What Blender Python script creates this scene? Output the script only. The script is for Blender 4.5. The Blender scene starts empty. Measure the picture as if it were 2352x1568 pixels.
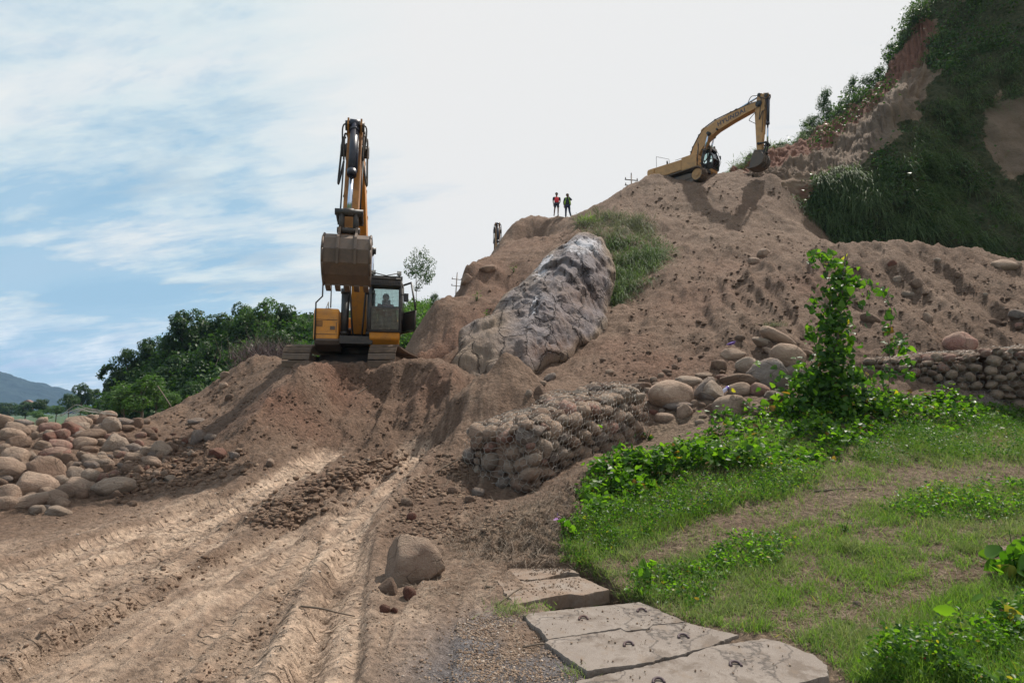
import bpy, bmesh, math, random
import numpy as np
from mathutils import Vector, Matrix, Euler
from mathutils.bvhtree import BVHTree
R = math.radians
PI = math.pi
random.seed(7)
RNG = np.random.default_rng(11)
scene = bpy.context.scene
COL = scene.collection

# ------------------------------------------------------------------ camera, sky, sun, exposure
EYE = 1.6
FPX = 569.0            # focal length in pixels of a 1024 px wide picture
PITCH = R(6.8)
cam_d = bpy.data.cameras.new('camera')
cam_d.sensor_width = 36.0
cam_d.lens = FPX / 1024.0 * 36.0
cam_d.clip_start = 0.05
cam_d.clip_end = 20000
cam = bpy.data.objects.new('camera', cam_d)
COL.objects.link(cam)
cam.location = (0, 0, EYE)
cam.rotation_euler = (R(90) + PITCH, 0, 0)
scene.camera = cam

SUN_AZ = R(41)         # to the right of the view direction
SUN_EL = R(57)
sun_dir = Vector((math.sin(SUN_AZ) * math.cos(SUN_EL), math.cos(SUN_AZ) * math.cos(SUN_EL), math.sin(SUN_EL)))
sl = bpy.data.lights.new('sun', 'SUN')
sl.energy = 5.0
sl.angle = R(0.9)
sl.color = (1.0, 0.93, 0.83)
so = bpy.data.objects.new('sun', sl)
COL.objects.link(so)
so.rotation_euler = (-sun_dir).to_track_quat('-Z', 'Y').to_euler()

world = bpy.data.worlds.new('World')
scene.world = world
world.use_nodes = True
scene.view_settings.view_transform = 'Standard'
scene.view_settings.look = 'None'
scene.view_settings.gamma = 1
scene.view_settings.exposure = 0.22
scene.view_settings.use_curve_mapping = False


class NT:
    """tiny node helper"""
    def __init__(s, tree):
        s.t = tree
        s.t.nodes.clear()

    def n(s, typ, ins=None, **props):
        nd = s.t.nodes.new(typ)
        for k, v in props.items():
            setattr(nd, k, v)
        if ins:
            for k, v in ins.items():
                sock = nd.inputs[k]
                if isinstance(v, bpy.types.NodeSocket):
                    s.t.links.new(v, sock)
                elif hasattr(v, 'bl_idname'):
                    s.t.links.new(v.outputs[0], sock)
                else:
                    sock.default_value = v
        return nd

    def math(s, op, a, b=0.0, c=None, clamp=False):
        nd = s.n('ShaderNodeMath', operation=op, use_clamp=clamp)
        for i, v in enumerate((a, b) if c is None else (a, b, c)):
            if isinstance(v, (int, float)):
                nd.inputs[i].default_value = v
            else:
                s.t.links.new(v if isinstance(v, bpy.types.NodeSocket) else v.outputs[0], nd.inputs[i])
        return nd.outputs[0]

    def mix(s, f, a, b, blend='MIX'):
        nd = s.n('ShaderNodeMix', data_type='RGBA', blend_type=blend)
        for sock, v in ((nd.inputs[0], f), (nd.inputs[6], a), (nd.inputs[7], b)):
            if isinstance(v, (int, float)):
                sock.default_value = v
            elif isinstance(v, tuple):
                sock.default_value = v if len(v) == 4 else (*v, 1)
            else:
                s.t.links.new(v if isinstance(v, bpy.types.NodeSocket) else v.outputs[0], sock)
        return nd.outputs[2]

    def ramp(s, f, stops, interp='LINEAR'):
        nd = s.n('ShaderNodeValToRGB', {'Fac': f})
        cr = nd.color_ramp
        cr.interpolation = interp
        while len(cr.elements) < len(stops):
            cr.elements.new(0.5)
        for e, (p, c) in zip(cr.elements, stops):
            e.position = p
            if isinstance(c, (int, float)):
                c = (c, c, c)
            e.color = (*c, 1) if len(c) == 3 else c
        return nd.outputs[0]

    def noise(s, vec, scale, detail=4, rough=0.55, dist=0.0, out=0):
        nd = s.n('ShaderNodeTexNoise', {'Scale': scale, 'Detail': detail, 'Roughness': rough, 'Distortion': dist})
        if vec is not None:
            s.t.links.new(vec, nd.inputs['Vector'])
        return nd.outputs[out]


def build_world():
    w = NT(world.node_tree)
    sky = w.n('ShaderNodeTexSky', sky_type='NISHITA', sun_disc=False, sun_elevation=SUN_EL,
              sun_rotation=SUN_AZ, altitude=900, air_density=1.0, dust_density=1.2, ozone_density=1.0)
    tc = w.n('ShaderNodeTexCoord')
    d = tc.outputs['Generated']
    sep = w.n('ShaderNodeSeparateXYZ', {'Vector': d})
    x, y, z = sep.outputs[0], sep.outputs[1], sep.outputs[2]
    zz = w.math('ADD', w.math('MAXIMUM', z, 0.0), 0.16)
    cx, cy = w.math('DIVIDE', x, zz), w.math('DIVIDE', y, zz)
    # wind streaks: coordinates along and across the streak direction
    a = R(-12)
    along = w.math('ADD', w.math('MULTIPLY', cx, math.cos(a)), w.math('MULTIPLY', cy, math.sin(a)))
    across = w.math('SUBTRACT', w.math('MULTIPLY', cy, math.cos(a)), w.math('MULTIPLY', cx, math.sin(a)))
    v1 = w.n('ShaderNodeCombineXYZ', {'X': w.math('MULTIPLY', along, 0.55), 'Y': w.math('MULTIPLY', across, 1.5), 'Z': 3.7}).outputs[0]
    n1 = w.noise(v1, 0.9, 5, 0.55, 0.3)
    n2 = w.noise(v1, 3.4, 7, 0.62, 0.35)
    n3 = w.noise(v1, 9.0, 5, 0.6, 0.2)
    cov = w.math('ADD', w.math('MULTIPLY', n1, 0.34), w.math('ADD', w.math('MULTIPLY', n2, 0.42), w.math('MULTIPLY', n3, 0.24)))
    # nearer the sun the veil is unbroken
    dot = w.n('ShaderNodeVectorMath', {0: d, 1: tuple(sun_dir)}, operation='DOT_PRODUCT').outputs['Value']
    az0 = w.math('ARCTAN2', x, y)
    near = w.math('ADD', w.math('MULTIPLY', w.math('MULTIPLY', w.math('SUBTRACT', dot, 0.5), 2.0, clamp=True), 0.45), w.math('MULTIPLY', w.math('SUBTRACT', az0, R(-27)), 2.6, clamp=True), clamp=True)
    cov = w.math('ADD', cov, w.math('MULTIPLY', near, 0.20))
    # a clear band low over the valley on the left
    az = w.math('ARCTAN2', x, y)
    el = w.math('ARCSINE', z)
    wob = w.math('MULTIPLY', w.math('SUBTRACT', w.noise(d, 7.0, 4, 0.55), 0.5), 0.06)
    el2 = w.math('ADD', w.math('ADD', el, wob), w.math('MULTIPLY', w.math('ADD', az, R(34)), 0.10))
    band = w.math('SUBTRACT', 1.0, w.math('DIVIDE', w.math('ABSOLUTE', w.math('SUBTRACT', el2, R(9.4))), R(1.9)), clamp=True)
    left = w.math('MULTIPLY', w.math('SUBTRACT', R(-17), az), 4.0, clamp=True)
    cov = w.math('SUBTRACT', cov, w.math('MULTIPLY', w.math('MULTIPLY', band, left), 0.12))
    cov = w.math('SUBTRACT', cov, 0.012)
    mask = w.ramp(cov, [(0.425, 0.22), (0.475, 0.55), (0.53, 0.86), (0.61, 1.0)])
    # cloud body: bright near the sun, blue-white away from it, soft grey folds
    shade = w.noise(v1, 1.7, 6, 0.6, 0.3)
    fold = w.ramp(shade, [(0.36, (4.4, 5.5, 6.3)), (0.48, (6.4, 7.2, 7.35)), (0.6, (7.2, 7.5, 7.5))])
    fold = w.mix(near, fold, (7.35, 7.35, 7.3, 1))
    # low cumulus towers in the far left
    v3 = w.n('ShaderNodeCombineXYZ', {'X': w.math('MULTIPLY', az, 9.0), 'Y': w.math('MULTIPLY', el, 17.0), 'Z': 0.4}).outputs[0]
    cum = w.noise(v3, 1.25, 8, 0.6, 0.2)
    lowm = w.math('MULTIPLY', w.math('SUBTRACT', R(8.5), el), 14.0, clamp=True)
    cumc = w.ramp(cum, [(0.38, (4.6, 5.6, 7.2)), (0.5, (6.4, 7.2, 8.2)), (0.6, (8.2, 8.5, 8.9))])
    leftlow = w.math('MULTIPLY', lowm, w.math('MULTIPLY', w.math('SUBTRACT', R(-14), az), 4.0, clamp=True))
    fold = w.mix(leftlow, fold, cumc)
    base = w.mix(0.82, sky.outputs[0], (2.7, 4.9, 6.7, 1))
    colr = w.mix(mask, base, fold)
    bg = w.n('ShaderNodeBackground', {'Color': colr, 'Strength': 0.1})
    w.n('ShaderNodeOutputWorld', {'Surface': bg.outputs[0]})


build_world()

# ------------------------------------------------------------------ small tools
S = 2352.0 / 1024.0     # the layout was measured on a 2352 px wide view of the photograph


def ray(vx, vy):
    u = (vx / S - 512) / FPX
    v = (341 - vy / S) / FPX
    return Vector((u, math.cos(PITCH) - v * math.sin(PITCH), math.sin(PITCH) + v * math.cos(PITCH)))


def P(vx, vy, Y):
    d = ray(vx, vy)
    t = Y / d.y
    return Vector((d.x * t, Y, EYE + d.z * t))


def PZ(vx, vy, z):
    d = ray(vx, vy)
    t = (z - EYE) / d.z
    return Vector((d.x * t, d.y * t, z))


def pxm(Y):
    return FPX / Y * S   # view px per metre at depth Y


def _hash(ix, iy, iz, seed):
    h = (ix.astype(np.int64) * 374761393 + iy.astype(np.int64) * 668265263 + iz.astype(np.int64) * 2147483647 + seed * 974634777) & 0xffffffff
    h = ((h ^ (h >> 13)) * 1274126177) & 0xffffffff
    h = (h ^ (h >> 16)) & 0xffffffff
    return h / 4294967295.0 * 2 - 1


def vnoise(x, y, z=None, seed=0):
    x = np.asarray(x, float); y = np.asarray(y, float)
    if z is None:
        x0 = np.floor(x); y0 = np.floor(y)
        fx = x - x0; fy = y - y0
        fx = fx * fx * fx * (fx * (fx * 6 - 15) + 10); fy = fy * fy * fy * (fy * (fy * 6 - 15) + 10)
        zz = np.zeros_like(x0)
        a = _hash(x0, y0, zz, seed); b = _hash(x0 + 1, y0, zz, seed)
        c = _hash(x0, y0 + 1, zz, seed); d = _hash(x0 + 1, y0 + 1, zz, seed)
        return (a * (1 - fx) + b * fx) * (1 - fy) + (c * (1 - fx) + d * fx) * fy
    z = np.asarray(z, float)
    z0 = np.floor(z)
    fz = z - z0
    fz = fz * fz * (3 - 2 * fz)
    x0 = np.floor(x); y0 = np.floor(y)
    fx = x - x0; fy = y - y0
    fx = fx * fx * (3 - 2 * fx); fy = fy * fy * (3 - 2 * fy)
    out = 0
    for k in (0, 1):
        a = _hash(x0, y0, z0 + k, seed); b = _hash(x0 + 1, y0, z0 + k, seed)
        c = _hash(x0, y0 + 1, z0 + k, seed); d = _hash(x0 + 1, y0 + 1, z0 + k, seed)
        w_ = fz if k else 1 - fz
        out = out + w_ * ((a * (1 - fx) + b * fx) * (1 - fy) + (c * (1 - fx) + d * fx) * fy)
    return out


def fbm(x, y, z=None, octv=4, gain=0.5, lac=2.03, seed=0):
    s = 0; a = 1.0; f = 1.0
    for o in range(octv):
        ang = 0.6 * o
        xr = x * math.cos(ang) - y * math.sin(ang); yr = x * math.sin(ang) + y * math.cos(ang)
        s = s + a * vnoise(xr * f, yr * f, None if z is None else z * f, seed + o * 17)
        a *= gain; f *= lac
    return s


def ridged(x, y, z=None, octv=4, seed=0):
    s = 0; a = 1.0; f = 1.0
    for o in range(octv):
        s = s + a * (1 - 2 * np.abs(vnoise(x * f, y * f, None if z is None else z * f, seed + o * 13)))
        a *= 0.5; f *= 2.1
    return s


def smooth(e0, e1, x):
    t = np.clip((x - e0) / (e1 - e0), 0, 1)
    return t * t * (3 - 2 * t)


def tag(o, label=None, cat=None, group=None, kind=None):
    if label: o['label'] = label
    if cat: o['category'] = cat
    if group: o['group'] = group
    if kind: o['kind'] = kind
    return o


def link(o, parent=None):
    COL.objects.link(o)
    if parent is not None:
        o.parent = parent
    return o


def empty(name, loc=(0, 0, 0), rz=0.0):
    o = bpy.data.objects.new(name, None)
    o.empty_display_size = 0.2
    o.location = loc
    o.rotation_euler = (0, 0, rz)
    COL.objects.link(o)
    return o


def np_mesh(name, verts, faces, mat=None, smooth_=True, attrs=None):
    """verts (n,3) array; faces: list of (m,k) int arrays"""
    me = bpy.data.meshes.new(name)
    verts = np.ascontiguousarray(verts, dtype=np.float32)
    if isinstance(faces, np.ndarray):
        faces = [faces]
    loops = np.concatenate([f.ravel() for f in faces]).astype(np.int32)
    tot = np.concatenate([np.full(len(f), f.shape[1], np.int32) for f in faces])
    start = np.concatenate([[0], np.cumsum(tot)[:-1]]).astype(np.int32)
    me.vertices.add(len(verts)); me.vertices.foreach_set('co', verts.ravel())
    me.loops.add(len(loops)); me.loops.foreach_set('vertex_index', loops)
    me.polygons.add(len(tot)); me.polygons.foreach_set('loop_start', start)
    me.polygons.foreach_set('loop_total', tot)
    if smooth_:
        me.polygons.foreach_set('use_smooth', np.ones(len(tot), bool))
    me.update(calc_edges=True)
    if attrs:
        for k, v in attrs.items():
            at = me.attributes.new(k, 'FLOAT', 'POINT')
            at.data.foreach_set('value', np.ascontiguousarray(v, dtype=np.float32))
    if mat is not None:
        me.materials.append(mat)
    return me


def np_obj(name, verts, faces, mat=None, parent=None, smooth_=True, attrs=None):
    return link(bpy.data.objects.new(name, np_mesh(name, verts, faces, mat, smooth_, attrs)), parent)


class MB:
    """mesh builder: collects boxes, tubes and prisms into ONE mesh"""
    def __init__(s):
        s.v = []; s.f = []; s.sm = []

    def add(s, vs, fs, sm=False):
        n = len(s.v)
        s.v += [tuple(v) for v in vs]
        s.f += [tuple(i + n for i in f) for f in fs]
        s.sm += [sm] * len(fs)
        return s

    def box(s, c, d, rot=None, taper=(1, 1)):
        hx, hy, hz = d[0] / 2, d[1] / 2, d[2] / 2
        vs = []
        for k in (-1, 1):
            tx, ty = (taper if k > 0 else (1, 1))
            for (i, j) in ((-1, -1), (1, -1), (1, 1), (-1, 1)):
                vs.append(Vector((i * hx * tx, j * hy * ty, k * hz)))
        if rot is not None:
            m = Euler(rot).to_matrix()
            vs = [m @ v for v in vs]
        vs = [v + Vector(c) for v in vs]
        return s.add(vs, [(3, 2, 1, 0), (4, 5, 6, 7), (0, 1, 5, 4), (1, 2, 6, 5), (2, 3, 7, 6), (3, 0, 4, 7)])

    def prism(s, prof, y0, y1, y0b=None):
        """profile in (x, z), extruded along local y"""
        n = len(prof)
        vs = [(p[0], y0, p[1]) for p in prof] + [(p[0], y1, p[1]) for p in prof]
        fs = [tuple(range(n)), tuple(reversed(range(n, 2 * n)))]
        fs += [((i + 1) % n, i, i + n, (i + 1) % n + n) for i in range(n)]
        return s.add(vs, fs)

    def tube(s, pts, r, n=8, cap=True):
        pts = [Vector(p) for p in pts]
        rs = r if isinstance(r, (list, tuple)) else [r] * len(pts)
        base = len(s.v)
        vs = []
        prev = None
        for i, p in enumerate(pts):
            if i == 0: t = pts[1] - pts[0]
            elif i == len(pts) - 1: t = pts[-1] - pts[-2]
            else: t = (pts[i + 1] - pts[i]).normalized() + (pts[i] - pts[i - 1]).normalized()
            if t.length < 1e-9: t = Vector((0, 0, 1))
            t.normalize()
            if prev is None:
                a = Vector((0, 0, 1)) if abs(t.z) < 0.9 else Vector((1, 0, 0))
                u = t.cross(a).normalized()
            else:
                u = (prev - t * prev.dot(t))
                u = u.normalized() if u.length > 1e-6 else t.orthogonal().normalized()
            prev = u
            w = t.cross(u)
            for k in range(n):
                an = 2 * PI * k / n
                vs.append(p + (u * math.cos(an) + w * math.sin(an)) * rs[i])
        fs = []
        m = len(pts)
        for i in range(m - 1):
            for k in range(n):
                k2 = (k + 1) % n
                fs.append((i * n + k, i * n + k2, (i + 1) * n + k2, (i + 1) * n + k))
        s.add(vs, fs, True)
        if cap:
            s.f.append(tuple(base + k for k in reversed(range(n)))); s.sm.append(False)
            s.f.append(tuple(base + (m - 1) * n + k for k in range(n))); s.sm.append(False)
        return s

    def cyl(s, a, b, r, n=16):
        return s.tube([a, b], r, n)

    def obj(s, name, mat, parent=None, bevel=0.0):
        me = bpy.data.meshes.new(name)
        me.from_pydata(s.v, [], s.f)
        me.polygons.foreach_set('use_smooth', s.sm)
        bm = bmesh.new(); bm.from_mesh(me)
        bmesh.ops.recalc_face_normals(bm, faces=bm.faces)
        bm.to_mesh(me); bm.free()
        me.materials.append(mat)
        o = link(bpy.data.objects.new(name, me), parent)
        if bevel:
            b = o.modifiers.new('bevel', 'BEVEL'); b.width = bevel; b.segments = 2; b.limit_method = 'ANGLE'
        return o


def copy_tree(o, parent=None):
    c = o.copy()
    COL.objects.link(c)
    c.parent = parent
    for ch in list(o.children):
        copy_tree(ch, c)
    return c


# ------------------------------------------------------------------ materials
def new_mat(name):
    m = bpy.data.materials.new(name)
    m.use_nodes = True
    return m, NT(m.node_tree)


def finish(w, bsdf):
    w.n('ShaderNodeOutputMaterial', {'Surface': bsdf.outputs[0]})


def paint_mat(name, col, rough=0.45, metal=0.0, dirt=(0.19, 0.13, 0.09), amount=0.5, scale=3.0, chips=0.0):
    m, w = new_mat(name)
    tc = w.n('ShaderNodeTexCoord').outputs['Object']
    n1 = w.noise(tc, scale, 6, 0.65, 0.4)
    n2 = w.noise(tc, scale * 9, 5, 0.6)
    f = w.math('MULTIPLY', w.ramp(n1, [(0.42, 0.0), (0.68, 1.0)]), amount)
    c = w.mix(f, (*col, 1), (*dirt, 1))
    c = w.mix(w.math('MULTIPLY', w.ramp(n2, [(0.5, 0.0), (0.75, 1.0)]), 0.25 + amount * 0.3), c, tuple(k * 0.55 for k in col))
    if chips:
        n3 = w.noise(tc, scale * 4, 6, 0.7, 0.8)
        c = w.mix(w.math('MULTIPLY', w.ramp(n3, [(0.62, 0.0), (0.66, 1.0)]), chips), c, (0.045, 0.035, 0.03, 1))
    rr = w.math('ADD', w.math('MULTIPLY', f, 0.4), rough, clamp=True)
    bp = w.n('ShaderNodeBump', {'Height': n2, 'Strength': 0.15, 'Distance': 0.01})
    b = w.n('ShaderNodeBsdfPrincipled', {'Base Color': c, 'Roughness': rr, 'Metallic': metal, 'Normal': bp.outputs[0]})
    finish(w, b)
    return m


def stone_mat(name, c1, c2, c3, dust=(0.38, 0.28, 0.21)):
    m, w = new_mat(name)
    tc = w.n('ShaderNodeTexCoord').outputs['Object']
    oi = w.n('ShaderNodeObjectInfo')
    off = w.n('ShaderNodeVectorMath', {0: tc, 1: oi.outputs['Location']}, operation='ADD').outputs[0]
    n1 = w.noise(off, 2.1, 7, 0.68, 0.8)
    n2 = w.noise(off, 17.0, 6, 0.75)
    n3 = w.noise(off, 1.1, 3, 0.5)
    c = w.mix(w.ramp(n1, [(0.35, 0.0), (0.65, 1.0)]), (*c1, 1), (*c2, 1))
    c = w.mix(w.ramp(n2, [(0.52, 0.0), (0.68, 0.9)]), c, (*c3, 1))
    c = w.mix(w.ramp(n2, [(0.30, 0.5), (0.42, 0.0)]), c, tuple(k * 0.55 for k in c2))
    rv = w.math('ADD', w.math('MULTIPLY', oi.outputs['Random'], 0.45), 0.92)
    c = w.mix(1.0, c, w.n('ShaderNodeCombineXYZ', {'X': rv, 'Y': rv, 'Z': rv}).outputs[0], 'MULTIPLY')
    c = w.mix(w.math('MULTIPLY', w.ramp(n3, [(0.45, 0.0), (0.6, 1.0)]), 0.55), c, (*dust, 1))
    nz_ = w.n('ShaderNodeSeparateXYZ', {'Vector': w.n('ShaderNodeNewGeometry').outputs['Normal']}).outputs[2]
    n4 = w.noise(off, 5.0, 5, 0.7)
    c = w.mix(w.math('MULTIPLY', w.ramp(w.math('ADD', nz_, w.math('MULTIPLY', w.math('SUBTRACT', n4, 0.5), 1.5)), [(0.55, 0.0), (0.95, 1.0)]), 0.6), c, (*dust, 1))
    vo = w.n('ShaderNodeTexVoronoi', {'Vector': off, 'Scale': 1.3}, feature='DISTANCE_TO_EDGE')
    crk = w.ramp(vo.outputs['Distance'], [(0.0, 1.0), (0.02, 0.0)])
    crk = w.math('MULTIPLY', crk, w.ramp(n3, [(0.45, 0.0), (0.6, 1.0)]))
    c = w.mix(w.math('MULTIPLY', crk, 0.6), c, tuple(k * 0.35 for k in c2))
    hh = w.math('ADD', w.math('MULTIPLY', n1, 0.9), w.math('MULTIPLY', n2, 0.5))
    hh = w.math('SUBTRACT', w.math('ADD', hh, w.math('MULTIPLY', n4, 0.6)), w.math('MULTIPLY', crk, 0.5))
    bp = w.n('ShaderNodeBump', {'Height': hh, 'Strength': 1.0, 'Distance': 0.075})
    b = w.n('ShaderNodeBsdfPrincipled', {'Base Color': c, 'Roughness': 0.92, 'Normal': bp.outputs[0]})
    b.inputs['Specular IOR Level'].default_value = 0.25
    finish(w, b)
    return m


def leaf_mat(name, ca, cb, trans=0.45, tcol=None, rough=0.62, spec=0.18):
    """ca..cb picked by the point attribute rnd"""
    m, w = new_mat(name)
    at = w.n('ShaderNodeAttribute', attribute_name='rnd').outputs['Fac']
    oi = w.n('ShaderNodeObjectInfo').outputs['Random']
    c = w.mix(at, (*ca, 1), (*cb, 1))
    c = w.mix(w.math('MULTIPLY', oi, 0.3), c, tuple(k * 0.6 for k in ca))
    if name in ('broad_leaf', 'dark_leaf', 'fresh_grass'):
        c = w.mix(w.ramp(at, [(0.97, 0.0), (0.98, 1.0)]), c, (0.30, 0.25, 0.06, 1))
        c = w.mix(w.ramp(at, [(0.985, 0.0), (0.99, 1.0)]), c, (0.16, 0.09, 0.045, 1))
    b = w.n('ShaderNodeBsdfPrincipled', {'Base Color': c, 'Roughness': rough})
    b.inputs['Specular IOR Level'].default_value = spec
    tc = w.mix(1.0, c, (*(tcol or (1.5, 1.7, 0.6)), 1), 'MULTIPLY')
    tr = w.n('ShaderNodeBsdfTranslucent', {'Color': tc})
    mx = w.n('ShaderNodeMixShader', {0: trans, 1: b.outputs[0], 2: tr.outputs[0]})
    finish(w, mx)
    return m


M = {}
M['yellow'] = paint_mat('yellow_paint', (0.62, 0.25, 0.025), 0.42, amount=0.45, chips=0.3)
M['buff'] = paint_mat('buff_yellow_paint', (0.52, 0.27, 0.10), 0.5, amount=0.45, chips=0.5)
M['black'] = paint_mat('black_paint', (0.018, 0.018, 0.02), 0.5, amount=0.35)
M['hose'] = paint_mat('black_rubber', (0.02, 0.019, 0.02), 0.65, amount=0.35)
M['yellow_worn_shaded'] = paint_mat('worn_shaded_yellow_paint', (0.36, 0.145, 0.022), 0.5, dirt=(0.10, 0.06, 0.045), amount=0.75, chips=0.6)  # dirty chipped yellow for the stick, its shaded look put into the colour
M['navy'] = paint_mat('cylinder_paint', (0.02, 0.024, 0.045), 0.4, amount=0.25)
M['chrome'] = paint_mat('chrome_rod', (0.55, 0.62, 0.75), 0.18, metal=1.0, amount=0.05)
M['steel'] = paint_mat('worn_steel', (0.11, 0.085, 0.072), 0.55, metal=0.35, dirt=(0.21, 0.15, 0.11), amount=0.8)
M['shoe'] = paint_mat('track_steel', (0.16, 0.12, 0.095), 0.5, metal=0.45, dirt=(0.3, 0.22, 0.16), amount=0.8, scale=6)
M['mud'] = paint_mat('dried_mud', (0.17, 0.115, 0.08), 0.95, dirt=(0.26, 0.18, 0.13), amount=0.8, scale=5)
M['lampglass'] = paint_mat('lamp_glass', (0.5, 0.5, 0.48), 0.15, amount=0.2)
M['wire'] = paint_mat('galvanised_wire', (0.42, 0.39, 0.35), 0.5, metal=0.35, amount=0.5)
M['rust'] = paint_mat('rusty_rebar', (0.07, 0.045, 0.05), 0.7, dirt=(0.14, 0.08, 0.06), amount=0.7)
M['decal'] = paint_mat('dark_lettering', (0.06, 0.055, 0.075), 0.6, amount=0.1)
M['white'] = paint_mat('white_print', (0.72, 0.7, 0.68), 0.7, amount=0.1)

m, w = new_mat('cab_glass')
g = w.n('ShaderNodeBsdfGlossy', {'Color': (0.9, 0.95, 1, 1), 'Roughness': 0.05})
t = w.n('ShaderNodeBsdfTransparent', {'Color': (0.86, 0.93, 0.92, 1)})
fr = w.n('ShaderNodeFresnel', {'IOR': 1.45})
finish(w, w.n('ShaderNodeMixShader', {0: fr.outputs[0], 1: t.outputs[0], 2: g.outputs[0]}))
M['glass'] = m
m, w = new_mat('bottle_plastic')
g = w.n('ShaderNodeBsdfPrincipled', {'Base Color': (0.75, 0.78, 0.95, 1), 'Roughness': 0.12})
t = w.n('ShaderNodeBsdfTransparent', {'Color': (0.85, 0.88, 1, 1)})
finish(w, w.n('ShaderNodeMixShader', {0: 0.5, 1: t.outputs[0], 2: g.outputs[0]}))
M['plastic'] = m

ST = {
    'tan': stone_mat('tan_stone', (0.38, 0.275, 0.21), (0.27, 0.18, 0.135), (0.42, 0.35, 0.28)),
    'pink': stone_mat('pink_stone', (0.34, 0.19, 0.15), (0.24, 0.12, 0.095), (0.44, 0.33, 0.28), (0.36, 0.26, 0.2)),
    'pale': stone_mat('pale_stone', (0.36, 0.285, 0.23), (0.27, 0.205, 0.16), (0.48, 0.42, 0.37)),
    'grey': stone_mat('grey_stone', (0.26, 0.22, 0.195), (0.18, 0.145, 0.13), (0.34, 0.30, 0.28), (0.26, 0.19, 0.145)),
    'brown': stone_mat('brown_stone', (0.25, 0.17, 0.125), (0.17, 0.11, 0.08), (0.28, 0.2, 0.155), (0.24, 0.17, 0.125)),
    'red': stone_mat('red_brown_stone', (0.2, 0.085, 0.06), (0.13, 0.055, 0.045), (0.28, 0.16, 0.12), (0.24, 0.15, 0.11)),
}
# ------------------------------------------------------------------ ground material
def soil_mat():
    m, w = new_mat('soil')
    tc = w.n('ShaderNodeTexCoord').outputs['Object']
    A = lambda k: w.n('ShaderNodeAttribute', attribute_name=k).outputs['Fac']
    n1 = w.noise(tc, 0.35, 5, 0.6, 0.5)
    n2 = w.noise(tc, 2.3, 6, 0.65, 0.3)
    n3 = w.noise(tc, 14.0, 6, 0.7)
    n4 = w.noise(tc, 70.0, 4, 0.7)
    sep = w.n('ShaderNodeSeparateXYZ', {'Vector': tc})
    c = w.mix(w.ramp(n1, [(0.35, 0.0), (0.65, 1.0)]), (0.178, 0.118, 0.085, 1), (0.222, 0.155, 0.114, 1))
    c = w.mix(w.ramp(n2, [(0.4, 0.0), (0.7, 0.8)]), c, (0.135, 0.086, 0.06, 1))
    # zones of different ground colour
    c = w.mix(A('dark'), c, w.mix(n2, (0.10, 0.064, 0.046, 1), (0.165, 0.108, 0.078, 1)))
    c = w.mix(A('red'), c, w.mix(n2, (0.15, 0.072, 0.05, 1), (0.235, 0.125, 0.085, 1)))
    c = w.mix(A('track'), c, w.mix(w.ramp(n2, [(0.35, 0.0), (0.65, 1.0)]), (0.44, 0.335, 0.255, 1), (0.34, 0.25, 0.19, 1)))
    c = w.mix(A('humus'), c, w.mix(w.ramp(n3, [(0.35, 0.0), (0.65, 1.0)]), (0.12, 0.085, 0.06, 1), (0.24, 0.18, 0.13, 1)))
    c = w.mix(A('gravel'), c, w.mix(w.ramp(n4, [(0.4, 0.0), (0.62, 1.0)]), (0.095, 0.085, 0.088, 1), (0.235, 0.215, 0.215, 1)))
    c = w.mix(w.ramp(n3, [(0.50, 0.0), (0.66, 0.9)]), c, w.mix(1.0, c, (1.5, 1.47, 1.44, 1), 'MULTIPLY'))
    c = w.mix(w.ramp(n3, [(0.34, 0.95), (0.48, 0.0)]), c, w.mix(1.0, c, (0.5, 0.48, 0.46, 1), 'MULTIPLY'))
    c = w.mix(w.ramp(n4, [(0.6, 0.0), (0.75, 0.6)]), c, w.mix(1.0, c, (1.5, 1.48, 1.45, 1), 'MULTIPLY'))
    # tread prints left in the compacted ruts
    ph = w.math('FRACT', w.math('ADD', w.math('DIVIDE', A('tarc'), 0.115), w.math('MULTIPLY', w.math('ABSOLUTE', A('tsd')), 2.6)))
    lug = w.ramp(w.math('ABSOLUTE', w.math('SUBTRACT', ph, 0.5)), [(0.13, 0.0), (0.22, 1.0)])
    worn = w.ramp(w.noise(tc, 1.9, 4, 0.6), [(0.40, 0.0), (0.56, 1.0)])
    tread = w.math('MULTIPLY', w.math('MULTIPLY', lug, worn), w.ramp(A('tmask'), [(0.45, 0.0), (0.7, 1.0)]))
    c = w.mix(w.math('MULTIPLY', tread, 0.35), c, w.mix(1.0, c, (1.35, 1.33, 1.3, 1), 'MULTIPLY'))
    hh = w.math('ADD', w.math('MULTIPLY', n3, 0.6), w.math('MULTIPLY', n4, 0.22))
    hh = w.math('ADD', hh, w.math('MULTIPLY', n2, 0.9))
    hh = w.math('MULTIPLY', hh, w.math('SUBTRACT', 1.0, w.math('MULTIPLY', A('track'), 0.45)))
    hh = w.math('ADD', hh, w.math('MULTIPLY', tread, 0.22))
    bp = w.n('ShaderNodeBump', {'Height': hh, 'Strength': 1.0, 'Distance': 0.17})
    b = w.n('ShaderNodeBsdfPrincipled', {'Base Color': c, 'Roughness': 0.93, 'Normal': bp.outputs[0]})
    b.inputs['Specular IOR Level'].default_value = 0.2
    finish(w, b)
    return m


M['soil'] = soil_mat()

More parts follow.
